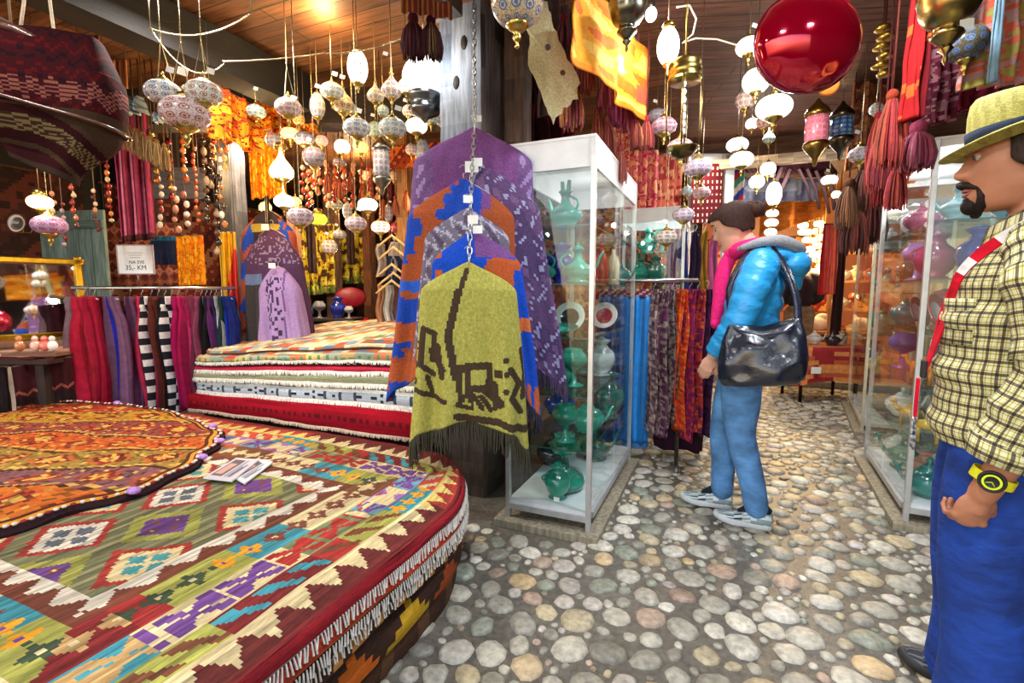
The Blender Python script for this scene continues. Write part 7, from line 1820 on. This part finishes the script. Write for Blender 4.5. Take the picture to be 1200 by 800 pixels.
# ---------------------------------------------------------------- man in the hat
def cam2room(X, d): return Vector((X*CY-d*SY, X*SY+d*CY, 0))
mp_ = cam2room(1.325, 1.29); man = thing('person', 'man in straw trilby and green plaid shirt standing at the right edge, arm hanging', 'person', mp_, math.radians(166.5))
SK = (180, 122, 92); b = MB(SK)
hc = Vector((.02, 0, 1.545)); MH = Matrix.Rotation(.06, 3, 'Y') @ Matrix.Rotation(.0, 3, 'Z')
headmesh(b, MH, hc, 1.03, 1.15)
limb(b, [(-.03, 0, 1.50), (-.035, 0, 1.42), (-.03, 0, 1.33)], [.054, .056, .066], 16)
b.ell((-.02, 0, 1.17), (.10, .155, .18), 20, 12); b.ell((0, 0, .95), (.11, .145, .16), 20, 12)
for sg in (-1, 1):
    limb(b, [(-.02, sg*.06, 1.33), (-.02, sg*.17, 1.285)], [.05, .05]); limb(b, [(-.01, sg*.085, .88), (.01, sg*.10, .47), (-.03, sg*.10, .09)], [.085, .055, .038]); b.ell((-.01, sg*.10, .06), (.07, .035, .03), 12, 8)
LS, LE, LW = Vector((-.02, .185, 1.285)), Vector((-.04, .245, .99)), Vector((.05, .235, .715))
limb(b, [LS, LE, LW], [.05, .042, .029]); hand(b, LW, (.28, -.10, -.95), (.35, -.9, -.1), 1.0, .95, -1)
RS, RE, RW = Vector((-.02, -.185, 1.285)), Vector((-.04, -.245, .99)), Vector((-.05, -.235, .715))
limb(b, [RS, RE, RW], [.05, .042, .029]); hand(b, RW, (.25, .10, -.95), (.35, .9, -.1), 1.0, .8, 1)
body = remesh(b.build('body', 'skin', man), .0048, 3)
face_parts(man, MH, hc, 1.03)
# beard, moustache, sideburn hair
mb = MB((34, 24, 20)); H_ = lambda x, y, z: MH @ (Vector((x, y, z))*1.03)+hc
mb.ell(H_(.078, 0, -.104), (.024, .030, .024), 16, 10); mb.ell(H_(.085, 0, -.088), (.012, .020, .010), 12, 8)
mb.tube([H_(.070, -.034, -.058), H_(.064, -.038, -.085), H_(.064, -.030, -.108), H_(.07, 0, -.125), H_(.064, .030, -.108), H_(.064, .038, -.085), H_(.070, .034, -.058)], [.004, .009, .012, .013, .012, .009, .004], 10)
mb.build('goatee', 'hair', man)
mb = MB((38, 26, 22)); mb.tube([H_(.072, -.034, -.062), H_(.090, -.017, -.050), H_(.1005, 0, -.046), H_(.090, .017, -.050), H_(.072, .034, -.062)], [.005, .009, .010, .009, .005], 10); mb.build('moustache', 'hair', man)
mb = MB((52, 38, 30)); P = []
for j in range(15):
    z = lerp(-.075, .085, j/14); f_, b_, w_ = interp(HT, z); row = []
    a0 = math.radians(lerp(125, 78, smooth(-.075, .0, z)))
    for i in range(25):
        a = lerp(a0, 2*PI-a0, i/24); c_, s_ = math.cos(a), math.sin(a); r = (f_ if c_ > 0 else -b_)+.007; row.append(H_(r*c_, (w_+.006)*s_, z))
    P.append(row)
mb.grid(P); mb.build('hair', 'hair', man, solid=.006)
# trilby
hat = MB(); HC = hc+Vector((-.005, 0, .052)); MT = Matrix.Rotation(.10, 3, 'Y')
rings = [(.00, .158, .132, 0), (.004, .150, .126, 0), (-.006, .125, .105, 0), (-.001, .105, .086, 0), (.004, .101, .082, 0), (.035, .099, .080, 0), (.040, .0985, .0795, 0), (.075, .095, .074, 0), (.105, .088, .062, 0), (.117, .078, .050, 0), (.112, .055, .030, 1), (.104, .028, .012, 1)]
P = []
for k, (z, rx, ry, pin) in enumerate(rings):
    row = []
    for i in range(56):
        a = 2*PI*i/56; c_, s_ = math.cos(a), math.sin(a); zz = z
        if k < 3: zz += -.020*max(0, c_)+.018*max(0, -c_)**1.5+(.012*(abs(s_)**3) if k < 2 else 0)
        if k >= 7: zz += -.018*max(0, -c_)+.004*c_ - (.012 if pin else 0)
        y = ry*s_*(1-.14*max(0, c_)*(k >= 7)); row.append(MT @ Vector((rx*c_, y, zz))+HC)
    P.append(row)
b0 = hat.grid(P, lambda i, j: mixc((196, 186, 96), (170, 160, 74), .5+.5*math.sin(i*2.3+j*1.7)), closeu=True); hat.cap(b0+11*56, 56, (186, 176, 88)); ho = hat.build('straw_hat', 'straw', man, solid=.003)
bn = MB((44, 52, 72)); P = []
for z in (.004, .020, .036):
    P.append([MT @ Vector((.1025*math.cos(2*PI*i/56), .0835*math.sin(2*PI*i/56), z))+HC for i in range(56)])
bn.grid(P, None, closeu=True); bn.build('hat_band', 'cloth', ho, solid=.003)
# shirt: torso and two sleeves with their own uv in metres
def garment(mb, rings, nu=64, vs=1.0, col=(255, 255, 255), off=(0, 0)):
    """rings: (centre, ax, ay, rx, ry)"""
    P = []; L_ = 0; LL_ = [0]; wid = max(2*PI*(r[3]+r[4])/2 for r in rings)
    for k, (c, ax, ay, rx, ry) in enumerate(rings):
        c = Vector(c)
        if k: L_ += (c-Vector(rings[k-1][0])).length
        LL_.append(L_) if k else None
        P.append([c+Vector(ax)*rx*math.copysign(abs(math.cos(2*PI*i/nu))**.9, math.cos(2*PI*i/nu))+Vector(ay)*ry*math.copysign(abs(math.sin(2*PI*i/nu))**.9, math.sin(2*PI*i/nu)) for i in range(nu)])
    return mb.grid(P, col, closeu=True, uvf=lambda i, j: (i/nu*wid+off[0], LL_[j]+off[1]))
def resample(keys, n):
    out = []
    for k in range(n+1):
        f_ = k/n*(len(keys)-1); i = min(int(f_), len(keys)-2); t = f_-i; t = t
        a, b_ = keys[i], keys[i+1]; out.append([lerp(p, q, t) for p, q in zip(a, b_)])
    return out
sh = MB()
tk = [ # cx, z, rx(forward), ry(side)
 (.0, .80, .142, .195), (.0, .84, .140, .185), (.0, .92, .138, .178), (.0, 1.02, .138, .180), (-.002, 1.12, .134, .192), (-.012, 1.20, .128, .203), (-.018, 1.27, .118, .200), (-.025, 1.32, .090, .150), (-.03, 1.36, .072, .090), (-.03, 1.385, .066, .072)]
tk = [q[:] for q in resample([list(q) for q in tk], 54)]; rg = []
for k, (cx_, z, rx, ry) in enumerate(tk):
    wv = .006*math.sin(z*46)+.004*math.sin(z*83+1); kk = 1 if z < 1.25 else 0
    rg.append(((cx_, 0, z), (1, 0, 0), (0, 1, 0), rx+wv*kk, ry+wv*kk))
garment(sh, rg, 72)
def sleeve(pts, rs, nn=40, sg=1):
    P = [Vector(p) for p in pts]; rr = []
    for k in range(nn+1):
        f_ = k/nn*(len(P)-1); i = min(int(f_), len(P)-2); t = f_-i; p0, p1, p2, p3 = P[max(i-1, 0)], P[i], P[i+1], P[min(i+2, len(P)-1)]
        c = .5*((2*p1)+(p2-p0)*t+(2*p0-5*p1+4*p2-p3)*t*t+(3*p1-p0-3*p2+p3)*t**3); r = lerp(rs[i], rs[i+1], t*t*(3-2*t))+.005*math.sin(k*.9)*(k > 6)+.003*math.sin(k*1.7)
        tg_ = (P[min(i+1, len(P)-1)]-P[i]).normalized(); ax = (Vector((1, 0, 0))-tg_*tg_.x).normalized(); ay = tg_.cross(ax); rr.append((c, ax, ay, r, r*.92))
    return rr
SLV = []
for sg in (1, -1):
    f_ = lambda v: Vector((v[0], v[1]*sg, v[2]))
    r_ = sleeve([f_((-.03, .10, 1.335)), f_((-.025, .165, 1.305)), f_((-.025, .215, 1.22)), f_((-.04, .25, 1.03)), f_((.005, .245, .90)), f_((.028, .24, .83))], [.055, .070, .074, .066, .060, .052]); garment(sh, r_, 48, off=(.01, .02))
    if sg == 1: lastr = r_[-1]
    c0 = Vector(r_[-1][0]); cu = [(c0+Vector((-.004, 0, .022)), r_[-1][1], r_[-1][2], .052, .049), (c0+Vector((-.002, 0, .024)), r_[-1][1], r_[-1][2], .060, .056), (c0, r_[-1][1], r_[-1][2], .062, .057), (c0+Vector((.006, 0, -.026)), r_[-1][1], r_[-1][2], .059, .054), (c0+Vector((.006, 0, -.026)), r_[-1][1], r_[-1][2], .045, .042)]
    garment(sh, cu, 48, off=(.02, .013))
sh.build('plaid_shirt', 'plaid', man, solid=.003)
cl = MB(); P = []
for k, (r, z) in enumerate(((.068, 1.375), (.070, 1.40), (.066, 1.425), (.076, 1.415), (.088, 1.375), (.094, 1.355))):
    row = []
    for i in range(49):
        a = lerp(.30, 2*PI-.30, i/48); fr = max(0, math.cos(a)); row.append((r*math.cos(a)*1.02-.028+.01*fr, r*math.sin(a), z-.045*fr-(.018*fr if k > 3 else 0)))
    P.append(row)
cl.grid(P, (255, 255, 255), uvf=lambda i, j: (i*.011, j*.02)); cl.build('shirt_collar', 'plaid', man, solid=.003)
pk = MB(); P = [[(.150-.02*abs(v)+.004, .03+.11*u, 1.19-.13*v) for u in [q/6 for q in range(7)]] for v in [q/6 for q in range(7)]]
P = [[Vector((.131*math.cos((.15+.75*u))+.004, .196*math.sin(.15+.75*u), 1.185-.12*v)) for u in [q/8 for q in range(9)]] for v in [q/8 for q in range(9)]]
pk.grid(P, (255, 255, 255), uvf=lambda i, j: (i*.014+.02, j*.015+.03)); pk.build('chest_pocket', 'plaid', man, solid=.004)
# lanyard
ly = MB((200, 16, 40)); pts = [(-.095, .0, 1.39), (-.08, .07, 1.395), (-.03, .105, 1.385), (.05, .11, 1.33), (.112, .09, 1.25), (.130, .05, 1.14), (.152, .035, 1.03), (.168, .03, .96)]
def strap(mb, pts, w_, nrm, th=.003, col=None, sub=5):
    P = [Vector(p) for p in pts]; Q = []
    for i in range(len(P)-1):
        p0, p1, p2, p3 = P[max(i-1, 0)], P[i], P[i+1], P[min(i+2, len(P)-1)]
        for q in range(sub): t = q/sub; Q.append(.5*((2*p1)+(p2-p0)*t+(2*p0-5*p1+4*p2-p3)*t*t+(3*p1-p0-3*p2+p3)*t**3))
    Q.append(P[-1]); R = []
    for i, p in enumerate(Q):
        tg_ = (Q[min(i+1, len(Q)-1)]-Q[max(i-1, 0)]).normalized(); n_ = (p-Vector(nrm)); n_.z = 0 if abs(tg_.z) > .5 else n_.z; n_ = (n_-tg_*n_.dot(tg_)).normalized(); s_ = tg_.cross(n_)
        R.append([p-s_*w_/2-n_*th, p-s_*w_/2+n_*th, p+s_*w_/2+n_*th, p+s_*w_/2-n_*th])
    b0 = mb.grid(R, col, closeu=True); mb.cap(b0, 4, col if not callable(col) else None, True); mb.cap(b0+4*(len(Q)-1), 4, col if not callable(col) else None)
strap(ly, pts, .026, (0, 0, 1.2), .002, lambda i, j: (232, 228, 226) if j in (12, 13, 14, 18, 19) and i == 1 else (200, 16, 40)); lo = ly.build('red_lanyard', 'cloth', man, smooth=False); lo['label'] = 'red lanyard with white marks'
ly = MB((200, 16, 40)); strap(ly, [(-.085, .0, 1.375), (-.07, -.055, 1.385), (-.03, -.085, 1.375), (.04, -.078, 1.315), (.100, -.05, 1.25), (.136, -.02, 1.14), (.154, .015, 1.03), (.168, .03, .96)], .026, (0, 0, 1.2), .002); ly.build('red_lanyard', 'cloth', man, smooth=False)
mb = MB((24, 24, 28)); mb.box((.166, .031, .985), (.014, .034, .05)); mb.build('lanyard_buckle', 'rubber', lo, smooth=False, bevel=.003)
mb = MB((200, 16, 40)); mb.box((.176, .03, .90), (.008, .028, .11)); mb.build('lanyard_end', 'cloth', lo, smooth=False)
mb = MB((190, 190, 196)); 
for k in range(5): mb.tube([(.177+.004*math.cos(q), .03+.012*math.sin(q+k), .835-.02*k+.008*math.cos(q*1.3)) for q in [PI*w_/6 for w_ in range(13)]], .0025, 6)
mb.build('metal_clip', 'metal', lo)
# trousers
tr = MB((18, 54, 140)); tr.ell((0, 0, .84), (.135, .175, .10), 24, 12)
for sg in (-1, 1): limb(tr, [(.0, sg*.085, .84), (.012, sg*.10, .66), (.020, sg*.105, .46), (.0, sg*.105, .26), (-.005, sg*.105, .045)], [.100, .104, .090, .090, .105], 20)
remesh(tr.build('blue_jeans', 'denim', man), .008, 6)
# the remeshed trousers lose vertex colour: colour comes from their material
# watch
wp = LW.lerp(LE, .16); wd = (LW-LE).normalized(); mb = MB((232, 226, 20)); nrm_ = Vector((.15, 1, .1)); nrm_ = (nrm_-wd*nrm_.dot(wd)).normalized(); sd_ = wd.cross(nrm_)
P = [[wp+wd*o+(nrm_*math.cos(a)*.036+sd_*math.sin(a)*.040) for a in [2*PI*i/32 for i in range(32)]] for o in (-.012, -.010, .010, .012)]
mb.grid(P, None, closeu=True); w0 = mb.build('wrist_watch', 'rubber', man, solid=.004); w0['label'] = 'yellow strap watch with black dial'
Mw = Matrix((sd_, wd, nrm_)).transposed()
mb = MB((22, 24, 26)); mb.lathe([(0, .0), (.024, .0), (.026, .006), (.025, .012), (.021, .013), (.020, .010), (0, .010)], 32, c=wp+nrm_*.034, M=Mw); mb.build('watch_case', 'rubber', w0)
mb = MB((206, 220, 20)); P = [[wp+nrm_*.0475+(Mw @ Vector((r*math.cos(2*PI*i/32), r*math.sin(2*PI*i/32), 0))) for i in range(32)] for r in (.0135, .018)]; mb.grid(P, None, closeu=True)
for q in (.6, 2.4): mb.tube([wp+nrm_*.047, wp+nrm_*.047+Mw @ Vector((.011*math.cos(q), .011*math.sin(q), 0))], .001, 5)
mb.build('watch_dial', 'paint', w0)
for sg in (-1, 1): shoe(man, (-.03, sg*.105, 0), 0, ((60, 60, 66), (110, 110, 116), (40, 40, 40), (200, 200, 200), (30, 30, 30)), .28)
# ---------------------------------------------------------------- woman in the blue jacket
wl = cam2room(1.165, 2.50); wom = thing('person', 'woman in bright blue hooded jacket and jeans looking down at the shelves in the aisle', 'person', (wl.x, wl.y, 0), math.radians(177))
b = MB((212, 160, 136)); hc2 = Vector((.045, 0, 1.535)); MW = Matrix.Rotation(.42, 3, 'Y')
headmesh(b, MW, hc2, .97, .85)
limb(b, [(.0, 0, 1.50), (-.045, 0, 1.42), (-.075, 0, 1.34)], [.046, .050, .06], 14)
b.ell((-.09, 0, 1.18), (.09, .13, .18), 18, 12); b.ell((-.045, 0, .95), (.10, .14, .14), 18, 12)
WL_ = dict(S=(-.085, .165, 1.335), E=(-.02, .225, 1.08), W=(.10, .185, .885))
for sg in (-1, 1):
    f_ = lambda v: Vector((v[0], v[1]*sg, v[2])); limb(b, [(-.085, sg*.05, 1.36), f_(WL_['S'])], [.045, .045]); limb(b, [f_(WL_['S']), f_(WL_['E']), f_(WL_['W'])], [.042, .034, .025])
    hand(b, f_(WL_['W']), (.40, -.05*sg, -.9), (.1, -sg*.9, -.2), .9, .45, -sg)
    limb(b, [(-.04, sg*.08, .86), (.0-.045*sg, sg*.085, .47), (-.045-.085*sg, sg*.085, .09)], [.08, .05, .034])
remesh(b.build('body', 'skin', wom), .0055, 3)
face_parts(wom, MW, hc2, .97, brow=(70, 44, 34), lip=(190, 100, 100))
hm = MB((50, 30, 24)); HW = lambda x, y, z: MW @ (Vector((x, y, z))*.97)+hc2; P = []
for j in range(21):
    z = lerp(-.055, .130, j/20); zz = min(z, .119); f_, b_, w_ = interp(HT, zz); g = .013 if z < .119 else .012; row = []
    a0 = math.radians(lerp(112, 68, smooth(-.055, .03, z))) if z < .05 else math.radians(lerp(68, 0, smooth(.05, .085, z)))
    k = 1 if z < .119 else .4
    for i in range(41):
        a = lerp(a0, 2*PI-a0, i/40); c_, s_ = math.cos(a), math.sin(a); row.append(HW(((f_ if c_ > 0 else -b_)+g)*c_*k*(1+.01*math.sin(i*1.9)), (w_+g)*s_*k, z))
    P.append(row)
hm.grid(P); ho_ = hm.build('hair', 'hair', wom, solid=.010)
hm = MB((56, 34, 26)); hm.ell(HW(-.135, 0, .03), (.042, .040, .040), 18, 12); hm.tube([HW(-.10, 0, .03), HW(-.15, .02, .055), HW(-.17, 0, .03), HW(-.15, -.02, .0), HW(-.11, 0, .01)], .016, 8); hm.build('hair_bun', 'hair', ho_)
# jacket
jk = MB((36, 142, 206)); rings = [(-.04, .80, .135, .180), (-.04, .86, .138, .185), (-.045, .95, .134, .18), (-.055, 1.05, .134, .18), (-.07, 1.15, .134, .19), (-.08, 1.25, .124, .195), (-.085, 1.32, .106, .172), (-.085, 1.375, .088, .115), (-.07, 1.415, .072, .08), (-.06, 1.44, .06, .066)]
rk = resample([list(q) for q in rings], 50); P = []
for cx_, z, rx, ry in rk:
    P.append([(cx_+(rx+.006*math.sin(z*70+3*math.cos(2*PI*i/48)))*math.cos(2*PI*i/48), (ry+.006*math.sin(z*70+2*math.sin(2*PI*i/48)))*math.sin(2*PI*i/48), z) for i in range(48)])
b0 = jk.grid(P, None, closeu=True); jk.cap(b0, 48, None, True); jk.cap(b0+48*50, 48)
for sg in (-1, 1):
    f_ = lambda v: Vector((v[0], v[1]*sg, v[2])); pts = [f_((-.10, .10, 1.35)), f_((-.095, .17, 1.32)), f_((-.06, .215, 1.22)), f_((-.02, .235, 1.08)), f_((.04, .215, .98)), f_((.092, .19, .90))]; rs = [.07, .082, .080, .068, .060, .050]; Q = []; R = []
    for i in range(5):
        for q in range(9):
            t = q/9; Q.append(pts[i].lerp(pts[i+1], t)); R.append(lerp(rs[i], rs[i+1], t)+.002*math.sin((i*9+q)*1.15)+.0015*math.sin((i*9+q)*2.3))
    jk.tube(Q+[pts[-1]], R+[.044], 22)
vc('jacket_blue', .40, nscale=9, nvar=.10, bump=.7, bscale=18, bdist=.010, src='Obj', stretch=(1, 1, 2.0)); vc('skin_o', .5, nscale=22, nvar=.08, bump=.25, bscale=260, bdist=.0006, src='Obj', spec=.4); vc('denim_o', .85, nscale=9, nvar=.42, bump=.7, bscale=26, bdist=.010, src='Obj', stretch=(1, 1, 1.6)); vc('fleece_o', .95, nscale=120, nvar=.2, bump=.8, bscale=200, bdist=.004, src='Obj'); vc('scarf_o', .85, nscale=60, nvar=.15, bump=.6, bscale=50, bdist=.006, src='Obj')
def oc(o, mat, col): o.data.materials.clear(); o.data.materials.append(MATS[mat]); o.color = lin(col); return o
jo = oc(remesh(jk.build('hooded_jacket', 'nylon', wom), .007, 3), 'jacket_blue', (38, 150, 214))
hd = MB(); P = []
for j in range(13):
    v = j/12; row = []
    for i in range(29):
        u = i/28; a = lerp(-1.9, 1.9, u); y = .125*math.sin(a)*(1-.25*v)*(1 if abs(a) < 1.6 else 1); x = -.075-.09*math.cos(a)*.9-.12*math.sin(v*PI*.62)*max(.0, math.cos(a*.75)); z = 1.445-.02*math.cos(a)-.155*v*max(.15, math.cos(a*.62))-.06*v*v*max(0, math.cos(a)); row.append((x, y, z))
    P.append(row)
hd.grid(P); hb_ = oc(hd.build('hood', 'nylon', jo, solid=.014, sub=1), 'jacket_blue', (38, 150, 214))
hb = MB(); hb.ell((-.235, 0, 1.335), (.080, .105, .075), 24, 14, M=Matrix.Rotation(.5, 3, 'Y')); hb.ell((-.17, 0, 1.39), (.10, .12, .05), 24, 12, M=Matrix.Rotation(-.35, 3, 'Y')); oc(remesh(hb.build('hood_fold', 'nylon', jo), .008, 5), 'jacket_blue', (42, 154, 220))
fl = MB(); pts = [(.0, .10, 1.415), (-.09, .125, 1.44), (-.17, .11, 1.445), (-.235, .06, 1.42), (-.26, 0, 1.405), (-.235, -.06, 1.42), (-.17, -.11, 1.445), (-.09, -.125, 1.44), (.0, -.10, 1.415)]; limb(fl, pts, [.014, .022, .028, .03, .03, .03, .028, .022, .014]); fl.ell((-.16, 0, 1.43), (.10, .09, .025), 20, 10); oc(fl.build('fleece_lining', 'wool', jo), 'fleece_o', (146, 148, 152))
sf = MB(); pts = [(.035, .0, 1.395), (.005, .065, 1.415), (-.06, .082, 1.435), (-.12, .045, 1.445), (-.125, -.045, 1.445), (-.06, -.082, 1.435), (.005, -.065, 1.415), (.035, .0, 1.395)]; limb(sf, pts, [.034, .036, .032, .028, .028, .032, .036, .034]); limb(sf, [(.04, .02, 1.40), (.075, .03, 1.30), (.09, .03, 1.16), (.10, .03, 1.04)], [.034, .036, .032, .028], flat=.6); oc(sf.build('pink_scarf', 'wool', wom), 'scarf_o', (222, 16, 110))
jn = MB(); jn.ell((-.04, 0, .84), (.125, .155, .12), 24, 12)
for sg in (-1, 1):
    o_ = -sg; limb(jn, [(-.035, sg*.078, .84), (-.015+.02*o_, sg*.085, .66), (.0+.045*o_, sg*.085, .47), (-.03+.07*o_, sg*.085, .26), (-.045+.085*o_, sg*.085, .115)], [.104, .094, .070, .062, .058], 20)
oc(remesh(jn.build('jeans', 'denim', wom), .007, 4), 'denim_o', (86, 136, 190))
SC = ((146, 166, 172), (214, 222, 222), (206, 212, 214), (30, 34, 44), (34, 40, 52))
shoe(wom, (.075, -.085, .012), .08, SC, .27); shoe(wom, (-.115, .085, .012), .02, SC, .27)
for o in list(man.children)+list(wom.children):
    if o.name.startswith('body'): oc(o, 'skin_o', (178, 118, 88) if o.parent == man else (216, 164, 140))
    if o.name.startswith('blue_jeans'): oc(o, 'denim_o', (16, 56, 140))
# shoulder bag she carries: a thing of its own
bg_ = thing('shoulder_bag', 'slouchy black blue leather shoulder bag at the woman\'s hip', 'bag', (wl.x, wl.y, 0), math.radians(177))
mb = MB((24, 27, 42)); P = []
for j in range(25):
    v = j/24; hw = interp([(0, .155), (.3, .185), (.6, .20), (.85, .195), (1, .165)], v)[0]; dp = interp([(0, .045), (.3, .075), (.6, .095), (.9, .085), (1, .06)], v)[0]; row = []
    for i in range(56):
        a = 2*PI*i/56; c_, s_ = math.cos(a), math.sin(a)
        w_ = .007*math.sin(a*4+v*9)+.006*math.sin(a*7-v*6)
        row.append((-.115+hw*.93*math.copysign(abs(c_)**.75, c_), .275+(dp+w_)*math.copysign(abs(s_)**.7, s_), 1.045-.27*v+.035*c_*c_*(1-v)-.03*math.sin(PI*(c_+1)/2)*(1-v)-.02*c_))
    P.append(row)
b0 = mb.grid(P, None, closeu=True); mb.cap(b0, 56, (20, 22, 30), True); mb.cap(b0+56*24, 56); mb.build('bag_body', 'leather', bg_, sub=1)
mb = MB((34, 38, 54)); strap(mb, [(-.255, .26, 1.04), (-.245, .20, 1.18), (-.19, .13, 1.33), (-.11, .11, 1.425), (-.03, .12, 1.38), (.04, .14, 1.22), (.01, .24, 1.06)], .032, (-.12, .0, 1.2), .004); mb.build('shoulder_strap', 'leather', bg_)
mb = MB((60, 64, 84)); mb.tube([(-.27, .235, 1.06), (-.20, .345, 1.03), (-.11, .362, 1.015), (-.02, .345, 1.03), (.04, .235, 1.07)], .006, 8); mb.build('piping', 'leather', bg_)
mb = MB((190, 180, 150)); mb.tube([(-.255+.016*math.cos(q), .262, 1.05+.016*math.sin(q)) for q in [PI*k/8 for k in range(17)]], .003, 6); mb.build('strap_ring', 'metal', bg_)
# ---------------------------------------------------------------- person in the background
pl_ = at(938, 343, 6.9); ps_ = thing('person', 'person in black top and khaki trousers seen from behind at the end of the aisle', 'person', (pl_.x, pl_.y, .08), math.radians(100)); b = MB()
headmesh(b, Matrix.Identity(3), Vector((0, 0, 1.56)), 1.0); limb(b, [(-.01, 0, 1.48), (-.02, 0, 1.38)], [.052, .06])
b.ell((0, 0, 1.15), (.10, .15, .24), 18, 12)
for sg in (-1, 1): limb(b, [(0, sg*.17, 1.34), (-.03, sg*.23, 1.08), (.10, sg*.16, .98)], [.045, .038, .028]); hand(b, (.10, sg*.16, .98), (1, -sg*.3, 0), (0, -sg, 0), .95, .5, -sg); limb(b, [(0, sg*.09, .86), (.01, sg*.1, .46), (-.02, sg*.1, .07)], [.085, .055, .038])
oc(remesh(b.build('body', 'skin', ps_), .010, 3), 'skin_o', (190, 140, 112))
b = MB(); b.ell((0, 0, 1.20), (.135, .19, .22), 20, 12); b.ell((0, 0, 1.02), (.13, .17, .14), 20, 12)
for sg in (-1, 1): limb(b, [(0, sg*.12, 1.35), (-.01, sg*.19, 1.30), (-.03, sg*.24, 1.08), (.06, sg*.19, .99)], [.07, .075, .062, .05])
oc(remesh(b.build('black_top', 'cloth', ps_), .012, 4), 'scarf_o', (30, 24, 34))
b = MB(); b.ell((0, 0, .86), (.125, .165, .12), 20, 12)
for sg in (-1, 1): limb(b, [(0, sg*.09, .84), (.01, sg*.1, .46), (0, sg*.1, .06)], [.11, .085, .075])
oc(remesh(b.build('khaki_trousers', 'cloth', ps_), .012, 4), 'denim_o', (130, 112, 84))
b = MB(); b.ell((-.012, 0, 1.60), (.105, .086, .095), 20, 12); oc(b.build('hair', 'hair', ps_), 'scarf_o', (40, 28, 24))
for sg in (-1, 1): b = MB((50, 40, 36)); b.ell((.05, sg*.1, .04), (.13, .045, .045), 14, 8); b.build('shoe', 'leather', ps_)
# ================================================================ light
sc = bpy.context.scene
sc.view_settings.view_transform = 'Standard'; sc.view_settings.look = 'None'; sc.view_settings.gamma = 1; sc.view_settings.use_curve_mapping = False; sc.view_settings.exposure = 0.0
w = bpy.data.worlds.new('world'); sc.world = w; w.use_nodes = True; nt = w.node_tree
bg = nt.nodes['Background']; sky = nt.nodes.new('ShaderNodeTexSky'); sky.sky_type = 'NISHITA'
sky.sun_elevation = math.radians(35); sky.sun_rotation = math.radians(200); sky.sun_disc = False
nt.links.new(sky.outputs[0], bg.inputs[0]); bg.inputs[1].default_value = .30
def lamp(kind, loc, power, col, size=.1, rot=None, name='lamp_or_fill', spot=None):
    l = bpy.data.lights.new(name, kind); l.energy = power; l.color = col
    if kind == 'AREA': l.shape = 'DISK'; l.size = size
    elif kind == 'SPOT': l.shadow_soft_size = size; l.spot_size = math.radians(spot or 90); l.spot_blend = .5
    else: l.shadow_soft_size = size
    o = bpy.data.objects.new(name, l); C.objects.link(o); o.location = loc
    if rot: o.rotation_euler = rot
    return o
WH = (1, .95, .88); CO = (.88, .94, 1); WA = (1, .66, .30); WM = (1, .8, .55)
# added area lights under the ceiling, without fixtures, filling the aisles
for (x, y, p, c) in ((-1.9, .3, 17, WH), (-.2, .3, 28, CO), (-3.6, 1.0, 18, WH), (.35, 2.0, 34, CO), (-2.4, 1.7, 30, WH), (.3, 4.2, 26, CO), (-.2, 5.2, 12, WM), (-3.9, 3.2, 26, WM), (.9, .6, 12, CO)):
    lamp('AREA', (x, y, 2.6), p, c, .22)
for (px, py, d, p, c) in ((330, 222, 3.5, 30, WA), (380, 40, 2.9, 16, WA), (300, 160, 3.9, 16, WA), (491, 238, 4.4, 10, WA), (47, 240, 2.85, 5, WA), (763, 40, 2.4, 9, WH), (500, 70, 2.7, 4, WH), (373, 245, 5.2, 14, WM), (783, 90, 2.2, 5, WH), (903, 150, 2.6, 9, WH), (890, 215, 4.6, 9, WH), (420, 200, 5.6, 30, WA), (400, 300, 5.4, 14, WM), (240, 200, 4.4, 12, WA), (955, 300, 6.9, 90, WA), (925, 205, 5.35, 12, WH), (1040, 300, 6.0, 14, WM)):  # light of the hanging lamps, plus added fills that have no fixture
    lamp('POINT', at(px, py, d), p, c, .06)
lamp('POINT', (.9, 9.6, 2.4), 320, WA, .2)  # unseen warm light added to brighten the far room
for (x, y, z, p) in ((-.77, 2.45, 1.70, 1.4), (-.77, 3.0, 1.70, 1.6), (1.05, 3.2, 1.80, 2.6), (1.1, 3.75, 1.80, 3), (1.35, 5.3, 1.85, 4), (-.5, 4.2, 1.72, 4)):  # lights in the cabinet tops; the right ones added to brighten the contents
    lamp('POINT', (x, y, z), p, (1, .97, .92), .02)
